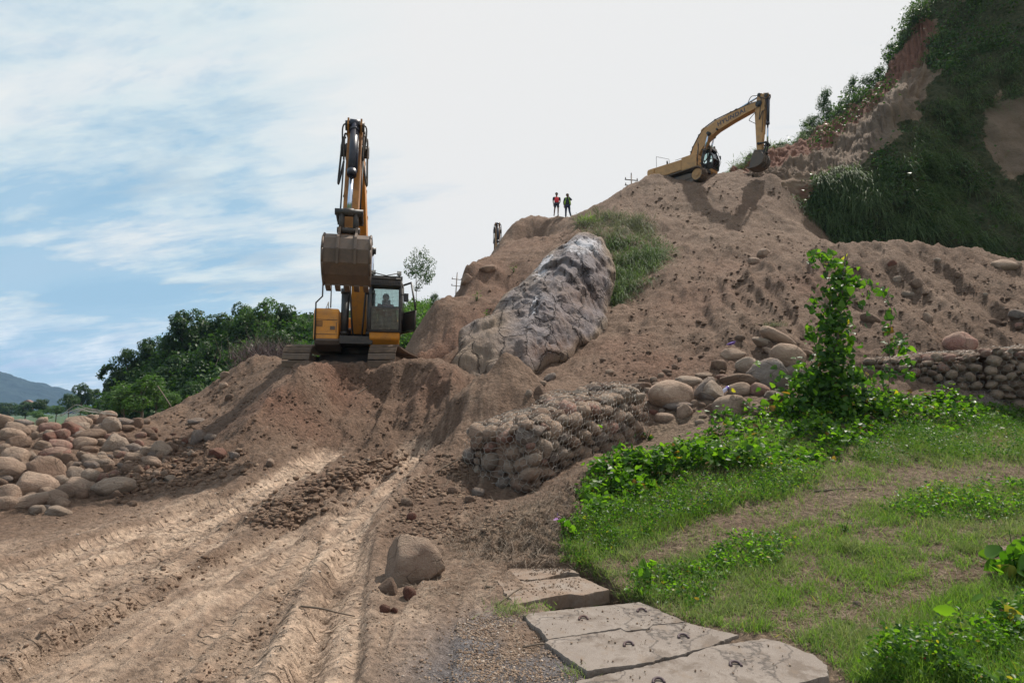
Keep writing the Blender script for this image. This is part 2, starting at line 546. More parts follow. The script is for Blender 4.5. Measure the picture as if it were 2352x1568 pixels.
# ------------------------------------------------------------------ terrain control points (view x, view y, depth) and world points
CV = [
 # road and forecourt
 (0,1300,5.9,0.02),(500,1300,5.85,0.02),(900,1330,5.6,0.02),(0,1568,3.6,0),(600,1568,3.6,0),(1100,1568,3.6,0),
 (1100,1400,4.9,.01),(300,1240,6.6,.05),(100,1200,7.3,.08),(700,1200,7.3,.1),(560,1170,8,.12),
]
CP = [
 (100,1183,8.5),(0,1190,8.5),(260,1150,9.3),(420,1110,9.9),(520,1085,10.4),
 (640,1120,9.2),(700,1100,9.9),(800,1060,11.5),(860,1045,12.1),(760,1045,11.9),(900,1037,12.4),(950,1043,12.2),
 (850,1120,9.4),(900,1090,10.0),
 # left heap underlay
 (0,985,12.3),(150,978,13),(270,972,13),(330,990,12.9),(60,1080,10.4),(200,1080,10.6),(330,1090,10.3),(-200,1000,12),
 (400,1010,12.6),(480,1030,11.9),(450,1075,10.8),
 # mound under the first excavator
 (310,969,16.5),(400,932,16.8),(500,872,16.9),(560,838,16.9),(600,823,16.9),(650,830,16.4),(700,836,15.6),
 (752,838,15.4),(800,834,15.4),(840,838,15.3),(900,836,15.4),(950,829,15.4),(985,826,15.3),
 (700,862,13.8),(665,890,13.3),(630,918,12.9),(590,952,12.4),(560,985,12.0),(545,1010,11.7),(565,1043,11.2),(610,1020,11.5),
 (450,945,14.6),(520,930,14.6),(600,880,15.0),(480,1000,12.5),(400,975,14.2),(520,980,13.0),
 (765,888,14.6),(765,940,13.9),(725,985,12.8),(695,1025,12.0),
 (850,885,15.0),(930,885,15.0),(800,930,14.2),(900,928,14.3),(850,985,13.2),(930,990,13.1),(770,1010,12.7),
 (1000,848,14.4),(1035,872,13.9),(1058,912,13.3),(1062,945,12.7),(1035,1000,11.7),(1000,970,12.6),(975,905,14.3),(1010,1030,11.2),
 (1040,850,14.8),(1090,900,13.9),(1130,885,14.2),
 # small cone in front of the boulder
 (1165,828,13.1),(1150,845,12.9),(1125,870,12.6),(1095,905,12.2),(1060,955,11.8),(1200,850,13.0),(1240,885,12.9),(1275,905,12.8),
 (1150,900,12.1),(1190,930,12.0),(1110,950,11.6),(1165,880,14.6),
 # berm between ruts and gabion
 (1000,1075,10.0),(960,1100,9.5),(905,1140,8.6),(860,1180,7.9),(850,1230,7.1),(880,1270,6.5),(1000,1200,7.4),(1020,1130,9.0),(1060,1060,10.2),
 (1080,1105,9.8),(1120,1150,8.7),(1210,1140,9.2),(1100,1190,7.7),(1050,1240,6.9),
 (1300,1075,9.9),(1400,1035,11.1),(1478,1005,12.2),(1500,960,12.7),
 # terrace with grass
 (1340,1065,8.9),(1352,1100,8.2),(1330,1150,7.5),(1300,1210,6.8),(1285,1270,6.1),(1200,1290,5.95),(1250,1180,7.2),
 (1500,1035,9.7),(1600,1000,10.6),(1700,965,11.4),(1830,945,11.8),(1500,1120,7.8),(1700,1095,8.2),(1900,1065,8.8),(2100,1045,9.3),(2352,1040,9.6),
 (2352,945,13),(2100,930,12.6),(1950,935,12.2),(2600,1040,9.6),(2600,940,13.2),
 (1500,1290,5.85),(1600,1210,6.6),(1400,1320,5.6),(1800,1250,6.15),(2100,1200,6.6),(2352,1190,6.7),(2700,1200,6.6),(2352,1390,4.8),(2100,1400,4.7),(2352,1520,3.9),(1900,1400,4.7),(1750,1400,4.7),
 # rocks bench behind the gabion
 (1550,915,13.4),(1650,905,13.2),(1750,890,13.3),(1850,890,13.2),(1500,880,13.9),(1600,860,14.2),(1700,840,14.4),(1850,820,14.5),
 # sand slope
 (1300,868,14.6),(1350,850,15.0),(1400,822,15.8),(1450,790,16.8),(1520,740,18.6),(1600,790,16.2),(1700,770,16.2),(1800,760,16.2),
 (1500,800,16.3),(1600,720,18.8),(1700,700,18.6),(1560,620,24.5),(1650,620,23),(1740,625,21.3),
 (1560,560,27.5),(1650,540,27.8),(1750,560,26.5),(1850,560,26.8),(1940,580,26.5),(1560,500,31),(1650,470,32),(1750,490,30.5),(1830,520,29),
 (1450,470,34),(1520,430,35),(1600,412,35.5),(1700,414,34.5),(1760,412,33.5),(1830,430,33.6),
 (1500,405,37),(1600,402,37.6),(1700,398,37.2),(1470,413,37),(1420,447,37),(1380,468,37.2),(1350,483,37.5),(1310,500,38),(1270,508,38),(1240,511,37.5),(1190,527,36.5),
 # right mound
 (1755,596,21.3),(1850,592,21.3),(1920,588,21.3),(1975,574,21.3),(2050,564,21.3),(2150,578,21.2),(2250,598,21.0),(2352,612,20.8),(2500,640,20.5),(2800,660,20),
 (1800,690,17.9),(1900,670,18.2),(2000,680,17.8),(2150,690,17.6),(2300,700,17.3),(2500,720,17),
 (1900,790,14.9),(2050,800,14.7),(2200,795,14.7),(2352,775,15.2),(2600,790,14.8),(2000,740,16.2),(2200,740,16),
 (2000,870,13.7),(2150,872,13.6),(2300,880,13.3),(2600,900,13.3),
 # slope left of the boulder
 (935,800,18.5),(965,760,20.5),(1000,700,24),(1050,672,27),(1075,642,28.8),(1100,615,30),(1140,580,33),(1165,560,34.6),
 (960,815,17.2),(1020,790,18),(1055,750,19.6),(1060,690,23.6),(1120,690,21.8),(1120,630,26.5),(1180,610,26.8),(1200,560,31.5),(1260,560,29.8),(1300,530,32),
 (1010,740,21.3),(1000,830,16.4),(1040,815,17.6),(1180,670,23.6),(1260,640,25.6),(1380,560,27),(1340,600,25.8),(1300,700,22.6),(1200,750,20.4),(1130,800,18.6),(1250,820,17.6),(1100,880,15.6),(1180,885,15.2),(1245,885,14.4),
 (1040,700,30.5),(1065,680,33),(1095,650,36),(1135,610,39),(1005,745,27),(1190,575,41),
 (1450,560,26.5),(1470,640,22.8),(1425,720,20.3),(1375,790,17.9),
]
CW = [
 (-7,-4,0),(0,-4,0),(7,-4,.1),(-9,1,0),(0,1,0),(9,1,.3),(-13,5,0),(9,4.5,.25),(-16,9,.2),
 (-3,3.0,0),(3,2.6,0.02),(6,3.0,.15),
 # behind the crests
 (-8,21,2.3),(-4,21,2.45),(-6,24,1.6),(-9,18.5,2.3),(-5,18,2.45),(-3.2,17,2.5),(-3.0,20,2.6),(-12,22,.6),(-14,18,.2),(-18,16,-1.5),(-19,22,-2.5),(-12,30,-1),(-5,30,1),(-3,27,2),
 (-16,13,-.8),(-15,30,-3),(-25,20,-4),(-30,35,-5),(-10,45,-4),(-22,14,-2),
 (0,42,5),(-5,38,3),(5,48,12),(10,48,15),(20,46,17),(1,36,11.5),
 (10,40,16.2),(15,40,17),(20,40,17),(6,42,14),
 (26,27,5.5),(20,24.5,5.9),(28,24,5.6),(24,34,8),(30,36,10),(34,28,5),(14,24,6.4),(20,30,6.5),(34,42,14),
]
pts = []
for a in CV:
    p = PZ(a[0], a[1], a[3])
    pts.append(tuple(p))
for a in CP:
    pts.append(tuple(P(*a)))
pts += CW
pts = np.array(pts, float)
# drop accidental near duplicates
keep = []
for i in range(len(pts)):
    if all(np.hypot(*(pts[i, :2] - pts[j, :2])) > 0.18 for j in keep):
        keep.append(i)
pts = pts[keep]
_c2 = 0.25 ** 2


def _warp(x, y):
    # log-like depth warp keeps the near ground as well resolved as the far slope
    r = np.log(np.maximum(y, -6) + 8.0) * 14.0
    return x * 14.0 / (np.maximum(y, -6) + 8.0), r


def _kern(ax, ay, bx, by):
    return np.sqrt((ax[:, None] - bx[None, :]) ** 2 + (ay[:, None] - by[None, :]) ** 2 + 0.02)


_wx, _wy = _warp(pts[:, 0], pts[:, 1])
_n = len(pts)
_K = np.zeros((_n + 3, _n + 3))
_K[:_n, :_n] = _kern(_wx, _wy, _wx, _wy) - np.eye(_n) * 0.02
_K[:_n, _n] = 1; _K[:_n, _n + 1] = _wx; _K[:_n, _n + 2] = _wy
_K[_n:, :_n] = _K[:_n, _n:].T
_sol = np.linalg.solve(_K, np.concatenate([pts[:, 2], [0, 0, 0]]))


def H0(x, y):
    """large form of the terrain"""
    x = np.asarray(x, float).ravel(); y = np.asarray(y, float).ravel()
    ax, ay = _warp(x, y)
    out = np.empty(len(x))
    for i in range(0, len(x), 20000):
        k = _kern(ax[i:i + 20000], ay[i:i + 20000], _wx, _wy)
        out[i:i + 20000] = k @ _sol[:_n] + _sol[_n] + _sol[_n + 1] * ax[i:i + 20000] + _sol[_n + 2] * ay[i:i + 20000]
    return out


def ghit(vx, vy):
    """where a sight line first meets the large terrain form"""
    d = ray(vx, vy)
    Y = np.concatenate([np.arange(2.5, 20, 0.03), np.arange(20, 60, 0.1)])
    t = Y / d.y
    z = EYE + d.z * t
    h = H0(d.x * t, Y)
    k = np.nonzero(z < h)[0]
    k = k[0] if len(k) else len(Y) - 1
    return np.array([d.x * t[k], Y[k]])


def poly_dist(x, y, line):
    """distance to a polyline, signed side offset and arc length"""
    best = np.full(x.shape, 1e9); side = np.zeros_like(x); arc = np.zeros_like(x)
    s0 = 0.0
    for (a, b) in zip(line[:-1], line[1:]):
        dx, dy = b[0] - a[0], b[1] - a[1]
        L = math.hypot(dx, dy)
        t = np.clip(((x - a[0]) * dx + (y - a[1]) * dy) / (L * L), 0, 1)
        px, py = x - (a[0] + t * dx), y - (a[1] + t * dy)
        dd = np.hypot(px, py)
        m = dd < best
        best = np.where(m, dd, best)
        side = np.where(m, (px * dy - py * dx) / L, side)
        arc = np.where(m, s0 + t * L, arc)
        s0 += L
    return best, side, arc


def spline2(p, n=8):
    p = [np.array(q, float) for q in p]
    p = [2 * p[0] - p[1]] + p + [2 * p[-1] - p[-2]]
    out = []
    for i in range(1, len(p) - 2):
        for k in range(n):
            t = k / n
            out.append(0.5 * ((2 * p[i]) + (-p[i - 1] + p[i + 1]) * t + (2 * p[i - 1] - 5 * p[i] + 4 * p[i + 1] - p[i + 2]) * t * t + (-p[i - 1] + 3 * p[i] - 3 * p[i + 1] + p[i + 2]) * t ** 3))
    out.append(p[-2])
    return out


def vline(vs):
    return spline2([ghit(*v) for v in vs], 6)


def blob(x, y, spots):
    """soft zones: (view x, view y, radius m, weight)"""
    o = np.zeros_like(x)
    for s in spots:
        p = ghit(s[0], s[1])
        rx = s[2]; ry = s[4] if len(s) > 4 else rx
        o = np.maximum(o, s[3] * np.exp(-(((x - p[0]) / rx) ** 2 + ((y - p[1]) / ry) ** 2)))
    return o


def in_poly(x, y, poly):
    c = np.zeros(x.shape, bool)
    n = len(poly)
    for i in range(n):
        x1, y1 = poly[i][0], poly[i][1]; x2, y2 = poly[(i + 1) % n][0], poly[(i + 1) % n][1]
        if y1 == y2: continue
        cond = (y1 > y) != (y2 > y)
        xi = (x2 - x1) * (y - y1) / (y2 - y1) + x1
        c ^= cond & (x < xi)
    return c


# ruts: (line, half width, depth, kind)
RUTS = [
 (vline([(938,1036),(842,1113),(750,1175),(641,1237),(439,1340),(256,1439),(73,1549),(-150,1640)]), 0.27, 0.085, 'smooth'),
 (vline([(958,1042),(905,1095),(824,1171),(785,1240),(750,1311),(677,1420),(604,1567),(560,1640)]), 0.30, 0.06, 'lug'),
 (vline([(762,1036),(700,1065),(652,1091),(560,1130),(476,1164),(256,1237),(0,1318),(-200,1380)]), 0.34, 0.10, 'lug'),
 (vline([(720,1075),(600,1130),(476,1194),(293,1296),(0,1420),(-200,1500)]), 0.30, 0.06, 'lug'),
 (vline([(700,1250),(586,1384),(458,1530),(400,1600)]), 0.24, 0.035, 'lug'),
 (vline([(830,1215),(806,1296),(776,1438),(740,1560)]), 0.20, 0.07, 'edge'),
 (vline([(520,1210),(330,1340),(120,1460),(-60,1560)]), 0.24, 0.03, 'lug'),
 (vline([(380,1240),(180,1300),(0,1370),(-120,1410)]), 0.2, 0.04, 'lug'),
]

# drain channel beneath the slabs
SLAB_AX = [PZ(1230, 1285, .02), PZ(1400, 1400, .02), PZ(1560, 1500, .02), PZ(1720, 1640, .02)]


RIDGE = [  # crest lines of dumped and dug earth: (view x, view y, depth), side slopes
 ([(790,836,15.1),(750,846,14.6),(700,862,13.9),(645,903,13.1),(592,950,12.4),(560,992,11.9)], .62, 1.5),
 ([(950,833,15.2),(978,838,14.9),(1003,850,14.4),(1040,876,13.8),(1060,918,13.1),(1060,960,12.4),(1040,1008,11.6)], 1.5, .7),
 ([(1168,827,13.1),(1128,856,12.8),(1098,890,12.3),(1078,938,11.9),(1052,985,11.4)], 1.2, .7),
 ([(1168,827,13.1),(1215,856,13.3),(1262,893,13.2)], .7, .8),
 ([(745,842,15.3),(775,846,15.2),(800,829,15.3),(832,840,15.1),(865,846,15.1),(900,836,15.2),(935,840,15.3),(955,830,15.3)], 1.6, 2.2),
 ([(1000,1045,10.9),(958,1092,9.7),(905,1140,8.7),(868,1182,7.9),(852,1232,7.1),(862,1262,6.7)], .5, .42),
 ([(600,824,16.9),(560,845,16.6),(510,880,16.2),(450,925,15.6)], .4, .35),
 ([(1960,577,21.3),(1915,625,19.9),(1880,680,18.3),(1850,740,16.9)], .5, .5),
 ([(2080,567,21.2),(2100,630,19.4),(2130,690,17.9)], .4, .4),
]


def ridges(x, y, z):
    for line, ka, kb in RIDGE:
        q = [P(*a) for a in line]
        pl = spline2([(a.x, a.y) for a in q], 5)
        zz_ = spline2([(a.z, 0) for a in q], 5)
        cum = np.concatenate([[0], np.cumsum([math.hypot(b[0] - a[0], b[1] - a[1]) for a, b in zip(pl[:-1], pl[1:])])])
        m = (np.abs(x - np.mean([a[0] for a in pl])) < 6) & (np.abs(y - np.mean([a[1] for a in pl])) < 7)
        xm = x[m] + 0.10 * fbm(x[m] * 1.3, y[m] * 1.3, octv=3, seed=7); ym = y[m] + 0.10 * fbm(x[m] * 1.3, y[m] * 1.3, octv=3, seed=9)
        d, sd, arc = poly_dist(xm, ym, pl)
        zl = np.interp(arc, cum, [a[0] for a in zz_])
        end = np.minimum(arc, cum[-1] - arc)
        dd = np.where(sd > 0, ka, kb) * d
        dd = dd * (1 + .18 * vnoise(arc * 2.2, sd * .7, seed=3)) + 1.1 * np.maximum(d - 1.1, 0) ** 2
        r = zl - np.maximum(dd - .02, 0)
        k_ = 0.05
        diff = r - z[m]
        z[m] = z[m] + k_ * np.logaddexp(0, diff / k_) * (diff > -1)
    return z


def build_terrain():
    NY, NX = 590, 780
    Ynear = np.concatenate([np.linspace(-4, 2.2, 14)[:-1]])
    Yr = np.exp(np.linspace(math.log(2.2 + 1.5), math.log(50 + 1.5), NY)) - 1.5
    Y = np.concatenate([Ynear, Yr])
    s = np.linspace(-1.22, 1.18, NX)
    W = np.maximum(Y, 0) * 0.93 + 5.2 * np.exp(-np.maximum(Y, 0) / 6.0)
    X = s[None, :] * W[:, None] * 1.0
    Yg = np.repeat(Y[:, None], NX, 1)
    x = X.ravel(); y = Yg.ravel()
    z = H0(x, y)
    z = ridges(x, y, z)
    A = {k: np.zeros_like(x) for k in ('dark', 'red', 'track', 'humus', 'gravel', 'tarc', 'tsd', 'tmask')}
    slope = smooth(11.0, 13.5, y + 0.0 * x)                       # loose material from here on up
    up = smooth(1.9, 3.2, z)
    onmound = smooth(11.2, 12.2, y)
    # broad lumps and runnels
    z += (0.08 + 0.14 * smooth(14, 26, y)) * fbm(x * 0.42, y * 0.42, octv=5, seed=3) * onmound
    z += 0.05 * fbm(x * 1.3, y * 1.3, octv=4, seed=5) * onmound
    z += 0.07 * np.maximum(ridged(x * 0.9 + 0.3 * fbm(x, y, seed=9), y * 0.45, octv=4, seed=21), 0) * up * onmound
    z += 0.05 * np.maximum(fbm(x * 2.2, y * 1.6, octv=4, gain=.6, seed=23), 0) * smooth(14, 18, y)
    z += 0.05 * np.maximum(fbm(x * 3.1, y * 3.1, octv=3, seed=31), 0) * up
    # erosion flutes on the cut wall below the excavator
    wall = np.exp(-((y - 13.6) / 1.0) ** 2) * smooth(-6.0, -5.0, x) * (1 - smooth(-1.0, 0.3, x))
    z += 0.10 * wall * ridged(x * 2.4, y * 0.5, octv=4, seed=8)
    z += 0.06 * wall * vnoise(x * 5, y * 1.2, seed=18)
    # right mound: gullies running down towards the gabions
    rm = smooth(4.5, 6.5, x) * smooth(14, 15.2, y) * (1 - smooth(20.2, 21.6, y))
    u_ = x * 0.985 - y * 0.17
    z += 0.26 * rm * np.maximum(ridged(u_ * 1.1, y * 0.16, octv=3, seed=41), -0.3)
    sm = smooth(14.5, 17, y) * (1 - smooth(33, 36, y)) * smooth(1.5, 4, x) * (1 - rm)
    u_ = x * 0.93 - y * 0.37
    z += 0.11 * sm * ridged(u_ * .55 + .3 * fbm(x * .4, y * .4, seed=2), y * .10, octv=4, seed=47)
    # fine roughness everywhere
    z += 0.05 * smooth(11.5, 14, y) * (np.abs(fbm(x * 1.7, y * 1.5, octv=5, gain=.58, seed=57)) - .35)
    z += 0.030 * fbm(x * 5.2, y * 5.2, octv=4, seed=51) * (0.35 + 0.65 * smooth(6, 10, y))
    z += 0.010 * fbm(x * 17, y * 17, octv=2, seed=52)
    # cut lip and dark gully left of the boulder
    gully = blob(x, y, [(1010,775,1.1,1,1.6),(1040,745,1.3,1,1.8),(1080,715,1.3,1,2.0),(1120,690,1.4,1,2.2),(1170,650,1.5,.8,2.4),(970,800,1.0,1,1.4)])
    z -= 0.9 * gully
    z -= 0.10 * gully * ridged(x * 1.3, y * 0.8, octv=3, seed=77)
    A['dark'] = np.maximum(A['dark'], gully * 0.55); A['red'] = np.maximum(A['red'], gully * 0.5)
    # ---- road
    road = smooth(-1, 1, 0 * x)
    nz = fbm(x * 2.2, y * 2.2, octv=3, seed=61)
    nearroad = (1 - smooth(12.1, 13.0, y))
    for (line, hw, dep, kind) in RUTS:
        d, sd, arc = poly_dist(x, y, line)
        fade = nearroad * smooth(-0.2, 1.2, arc) if kind == 'edge' else nearroad
        wob = 1 + 0.10 * vnoise(arc * 0.8, sd * 0, seed=int(hw * 100))
        f = 1 - smooth(hw * 0.75 * wob, hw * 1.15 * wob, d)
        berm = np.exp(-((d - hw * 1.35) / (hw * 0.30)) ** 2)
        dep = dep * 1.1
        z += fade * (-dep * f * (0.95 + 0.12 * nz) + dep * 0.55 * berm * (0.6 + 0.7 * np.maximum(nz, -0.4)))
        if kind != 'smooth':
            better = fade * f > A['tmask']
            A['tarc'] = np.where(better, arc, A['tarc']); A['tsd'] = np.where(better, sd, A['tsd']); A['tmask'] = np.maximum(A['tmask'], fade * f)
        if kind == 'lug':
            ph = arc / 0.17 + np.abs(sd) * 3.2
            lug = smooth(0.15, 0.45, np.abs((ph % 1.0) - 0.5) * 2) - 0.5
            keepl = smooth(-0.35, 0.25, fbm(x * 0.7, y * 0.7, octv=3, seed=int(70 + dep * 100)))
            z += fade * f * 0.016 * lug * (0.3 + keepl)
            z += fade * f * 0.012 * np.cos(sd / hw * 7.5)
        if kind == 'edge':
            ph = (arc / 0.17) % 1.0
            tooth = np.where(sd > 0, 1, 0) * smooth(0.25, 0.8, ph) * np.exp(-((d - hw * 0.9) / (hw * 0.55)) ** 2)
            z -= fade * 0.075 * tooth
            z += fade * 0.09 * np.exp(-((d - hw * 1.7) / (hw * 0.5)) ** 2) * np.where(sd > 0, 1, 0)
        A['track'] = np.maximum(A['track'], fade * f * (0.75 + 0.3 * nz))
    wide = blob(x, y, [(150,1450,3.4,.8,1.6),(500,1400,2.2,.8,1.4),(700,1450,1.3,.75,1.3),(60,1290,2.5,.7,1.0),(480,1180,1.1,.7,.9),(450,1500,1.6,.75,.9),(100,1300,1.8,.6,.8),(350,1220,1.2,.5,.9),(600,1330,1.2,.6,1.1),(720,1200,.6,.5,1.1)])
    A['track'] = np.clip(np.maximum(A['track'], wide * (0.85 + 0.4 * nz)), 0, 1)
    # streaks dragged along the way of travel
    d, sd, arc = poly_dist(x, y, RUTS[0][0])
    onroad = nearroad * (1 - smooth(.9, 1.2, x + 0.16 * (y - 5) + 0.3)) * smooth(2, 3, y)
    st_ = fbm(sd * 13 + .3 * vnoise(arc, sd), arc * 0.4, octv=3, seed=130)
    z += 0.018 * onroad * st_ * (1 - smooth(2.6, 3.6, np.abs(sd)))
    A['track'] = np.clip(A['track'] + onroad * .35 * np.maximum(st_, 0) * (1 - smooth(2.6, 3.6, np.abs(sd))), 0, 1)
    # churned strip between the ruts, and the dark spoil beside the left rut
    churn = blob(x, y, [(860,1080,.55,1,.9),(790,1120,.6,1,.9),(700,1170,.6,1,.8),(620,1190,.5,.8,.7),(860,1050,.6,.9,.6)])
    churn2 = blob(x, y, [(480,1050,.9,1,.7),(380,1090,.9,1,.6),(560,1070,.8,.9,.5),(300,1110,.8,.7,.5)])
    lumps = np.maximum(fbm(x * 4.6, y * 4.6, octv=4, seed=81), -0.4)
    z += (0.12 * churn + 0.13 * churn2) * (lumps + 0.5) + 0.05 * churn * fbm(x * 11, y * 11, octv=2, seed=82) + 0.05 * churn
    mid = blob(x, y, [(330,1340,.9,.55,.35),(180,1420,.9,.6,.3),(480,1280,.7,.6,.4),(640,1370,.35,.4,.6),(60,1470,.8,.6,.3)])
    z += 0.04 * mid * (lumps + 0.6)
    A['dark'] = np.clip(np.maximum.reduce([A['dark'], churn * 0.75, churn2 * 0.8, mid * 0.5]), 0, 1)
    A['track'] *= (1 - 0.7 * np.clip(mid + churn, 0, 1))
    # darker and red patches
    A['dark'] = np.maximum(A['dark'], blob(x, y, [(450,1000,1.6,.75,.8),(560,1010,1.2,.5,.6),(520,960,1.0,.4,.7),(1080,1130,.8,.8,.9),(1020,990,.5,.5,1.2),(1000,930,.5,.4,.8),(1240,1180,.8,.7,.8),(900,900,2.4,.25,.5),(1960,740,1.5,.15,1)]))
    A['red'] = np.maximum(A['red'], blob(x, y, [(640,930,.8,.6,.6),(760,900,1.0,.6,.7),(700,970,.7,.5,.5),(1000,880,.9,.4,.6),(1500,840,1.6,.45,1),(1600,700,1.8,.35,1.8),(1700,610,2,.3,1.5),(840,1100,.8,.4,1),(1200,560,3,.3,3),(1080,640,3,.35,3),(1870,660,1.2,.4,.9),(1420,800,1,.4,1)]))
    # terrace soil, drain side, gravel
    bank = smooth(0.0, 0.5, x + 0.55 * (10 - y) * 0.0 - (0.75 + 0.06 * (y - 6))) * (1 - smooth(12.3, 13.2, y))
    A['humus'] = np.clip(np.maximum(A['humus'], bank * (0.75 + 0.3 * nz)), 0, 1)
    A['humus'] = np.maximum(A['humus'], blob(x, y, [(1150,1220,.5,.8,.7),(1250,1240,.5,.9,.6),(1230,1170,.6,.9,.6)]))
    A['humus'] *= 1 - blob(x, y, [(2200,1330,1.2,.45,.4),(2000,1370,.8,.6,.3),(2352,1290,.8,.5,.3),(2300,1085,1.5,.4,.4),(2150,1120,1,.4,.3)])
    z += blob(x, y, [(1180,1235,.5,1,.5),(1290,1190,.35,1,.6),(1240,1250,.4,1,.4),(1330,1130,.3,1,.5)]) * 0.13 * fbm(x * 9, y * 9, octv=3, seed=88)
    A['gravel'] = np.clip(blob(x, y, [(1140,1490,.42,1,.55),(1180,1560,.5,1,.5),(1100,1540,.42,.9,.35),(1120,1430,.3,.5,.25),(2345,962,1.2,.9,.5)]) * 1.5 * smooth(-0.7, 0.4, fbm(x * 3, y * 3, octv=3, seed=90) + 0.45), 0, 1)
    # channel under the slabs
    d, sd, arc = poly_dist(x, y, [(p.x, p.y) for p in SLAB_AX])
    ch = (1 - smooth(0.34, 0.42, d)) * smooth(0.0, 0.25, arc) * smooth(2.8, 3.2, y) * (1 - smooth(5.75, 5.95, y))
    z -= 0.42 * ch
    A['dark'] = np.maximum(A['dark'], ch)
    rows = len(Y)
    idx = np.arange(rows * NX).reshape(rows, NX)
    F = np.stack([idx[:-1, :-1], idx[:-1, 1:], idx[1:, 1:], idx[1:, :-1]], -1).reshape(-1, 4)
    V = np.stack([x, y, z], 1)
    cxy = V[F].mean(1)
    fx, fy, fz = cxy[:, 0], cxy[:, 1], cxy[:, 2]
    # split along natural borders into named pieces of the setting
    toe = 11.15 + 0.25 * np.sin(fx * 1.3)
    mound = (fy > toe) & (fx < 1.15 - 0.0 * fy) & (fy < 15.0 + 0 * fx) & (fx > -9) | ((fy >= 15.0) & (fx < -1.55 + (15.3 - fy) * 0.12) & (fy < 26) & (fz > -1.2))
    hill = ~mound & (fy > np.where(fx > 0.8, 12.9, 13.5)) & (fx > -4.5) 
    bankf = ~mound & ~hill & (fx > 0.85 + 0.06 * (fy - 6)) & (fy > 2.4)
    rest = ~(mound | hill | bankf)
    for nm, mk in (('earth_mound', mound), ('hillside', hill), ('grass_bank', bankf), ('ground', rest)):
        f = F[mk]
        used, inv = np.unique(f.ravel(), return_inverse=True)
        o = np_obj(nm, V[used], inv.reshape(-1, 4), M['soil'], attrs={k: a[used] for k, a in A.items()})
        tag(o, kind='structure')
        TERR.append(o)
    return V, F


TERR = []
TV, TF = build_terrain()
bpy.context.view_layer.update()


def lattice(name, grid, mat, sub=(10, 10), amp=0.0, fr=0.6, seed=0, attrs_fn=None, extra=None, thick=None):
    """smooth loft through a grid of (view x, view y, depth) nodes, roughened along its normal"""
    G = np.array([[tuple(P(*c)) if len(c) == 3 else tuple(c[:3]) for c in row] for row in grid], float)

    def cr(Gi, n):
        k = Gi.shape[0]
        Gp = np.concatenate([2 * Gi[:1] - Gi[1:2], Gi, 2 * Gi[-1:] - Gi[-2:-1]], 0)
        out = []
        for i in range(1, k):
            for t in np.linspace(0, 1, n, endpoint=False):
                out.append(0.5 * ((2 * Gp[i]) + (-Gp[i - 1] + Gp[i + 1]) * t + (2 * Gp[i - 1] - 5 * Gp[i] + 4 * Gp[i + 1] - Gp[i + 2]) * t * t + (-Gp[i - 1] + 3 * Gp[i] - 3 * Gp[i + 1] + Gp[i + 2]) * t ** 3))
        out.append(Gp[-2])
        return np.array(out)
    G = cr(G, sub[0])
    G = np.swapaxes(cr(np.swapaxes(G, 0, 1), sub[1]), 0, 1)
    du = np.gradient(G, axis=1); dv = np.gradient(G, axis=0)
    nrm = np.cross(dv, du)
    nrm /= np.linalg.norm(nrm, axis=2, keepdims=True) + 1e-9
    if nrm[:, :, 1].mean() > 0: nrm = -nrm
    x, y, z = G[..., 0], G[..., 1], G[..., 2]
    d = amp * (fbm(x * fr, y * fr, z * fr, octv=6, seed=seed))
    if extra is not None:
        d = d + extra(x, y, z)
    G = G + nrm * d[..., None]
    r, c = G.shape[:2]
    idx = np.arange(r * c).reshape(r, c)
    F = np.stack([idx[:-1, :-1], idx[1:, :-1], idx[1:, 1:], idx[:-1, 1:]], -1).reshape(-1, 4)
    at = attrs_fn(G, r, c) if attrs_fn else None
    o = np_obj(name, G.reshape(-1, 3), F, mat, attrs=at)
    return o, G


# ------------------------------------------------------------------ the high cliff on the right
def cliff_mat():
    m, w = new_mat('cliff_earth')
    tc = w.n('ShaderNodeTexCoord').outputs['Object']
    A = lambda k: w.n('ShaderNodeAttribute', attribute_name=k).outputs['Fac']
    st = w.n('ShaderNodeMapping', {'Vector': tc, 'Scale': (0.6, 0.6, 2.4), 'Rotation': (0, R(25), 0)}).outputs[0]
    n1 = w.noise(st, 0.9, 6, 0.6, 0.4)
    n2 = w.noise(tc, 5.0, 6, 0.65)
    n3 = w.noise(tc, 22.0, 5, 0.7)
    c = w.mix(w.ramp(n1, [(0.35, 0.0), (0.65, 1.0)]), (0.17, 0.115, 0.08, 1), (0.25, 0.18, 0.13, 1))
    nn = w.math('SUBTRACT', w.noise(tc, 1.1, 7, 0.72, 0.4), 0.5)
    sharp = lambda k, g=1.3: w.ramp(w.math('ADD', A(k), w.math('MULTIPLY', nn, g)), [(0.44, 0.0), (0.56, 1.0)])
    c = w.mix(sharp('red'), c, w.mix(n2, (0.15, 0.072, 0.052, 1), (0.23, 0.12, 0.085, 1)))
    c = w.mix(sharp('sand', .7), c, w.mix(n2, (0.155, 0.11, 0.082, 1), (0.23, 0.168, 0.125, 1)))
    c = w.mix(sharp('green', 1.8), c, w.mix(w.ramp(n2, [(0.35, 0.0), (0.65, 1.0)]), (0.03, 0.04, 0.018, 1), (0.08, 0.075, 0.04, 1)))
    c = w.mix(w.ramp(n3, [(0.3, 0.6), (0.5, 0.0)]), c, w.mix(1.0, c, (0.6, 0.58, 0.56, 1), 'MULTIPLY'))
    hh = w.math('ADD', w.math('MULTIPLY', n2, 0.8), w.math('MULTIPLY', n3, 0.3))
    bp = w.n('ShaderNodeBump', {'Height': hh, 'Strength': 0.9, 'Distance': 0.15})
    b = w.n('ShaderNodeBsdfPrincipled', {'Base Color': c, 'Roughness': 0.95, 'Normal': bp.outputs[0]})
    b.inputs['Specular IOR Level'].default_value = 0.15
    finish(w, b)
    return m


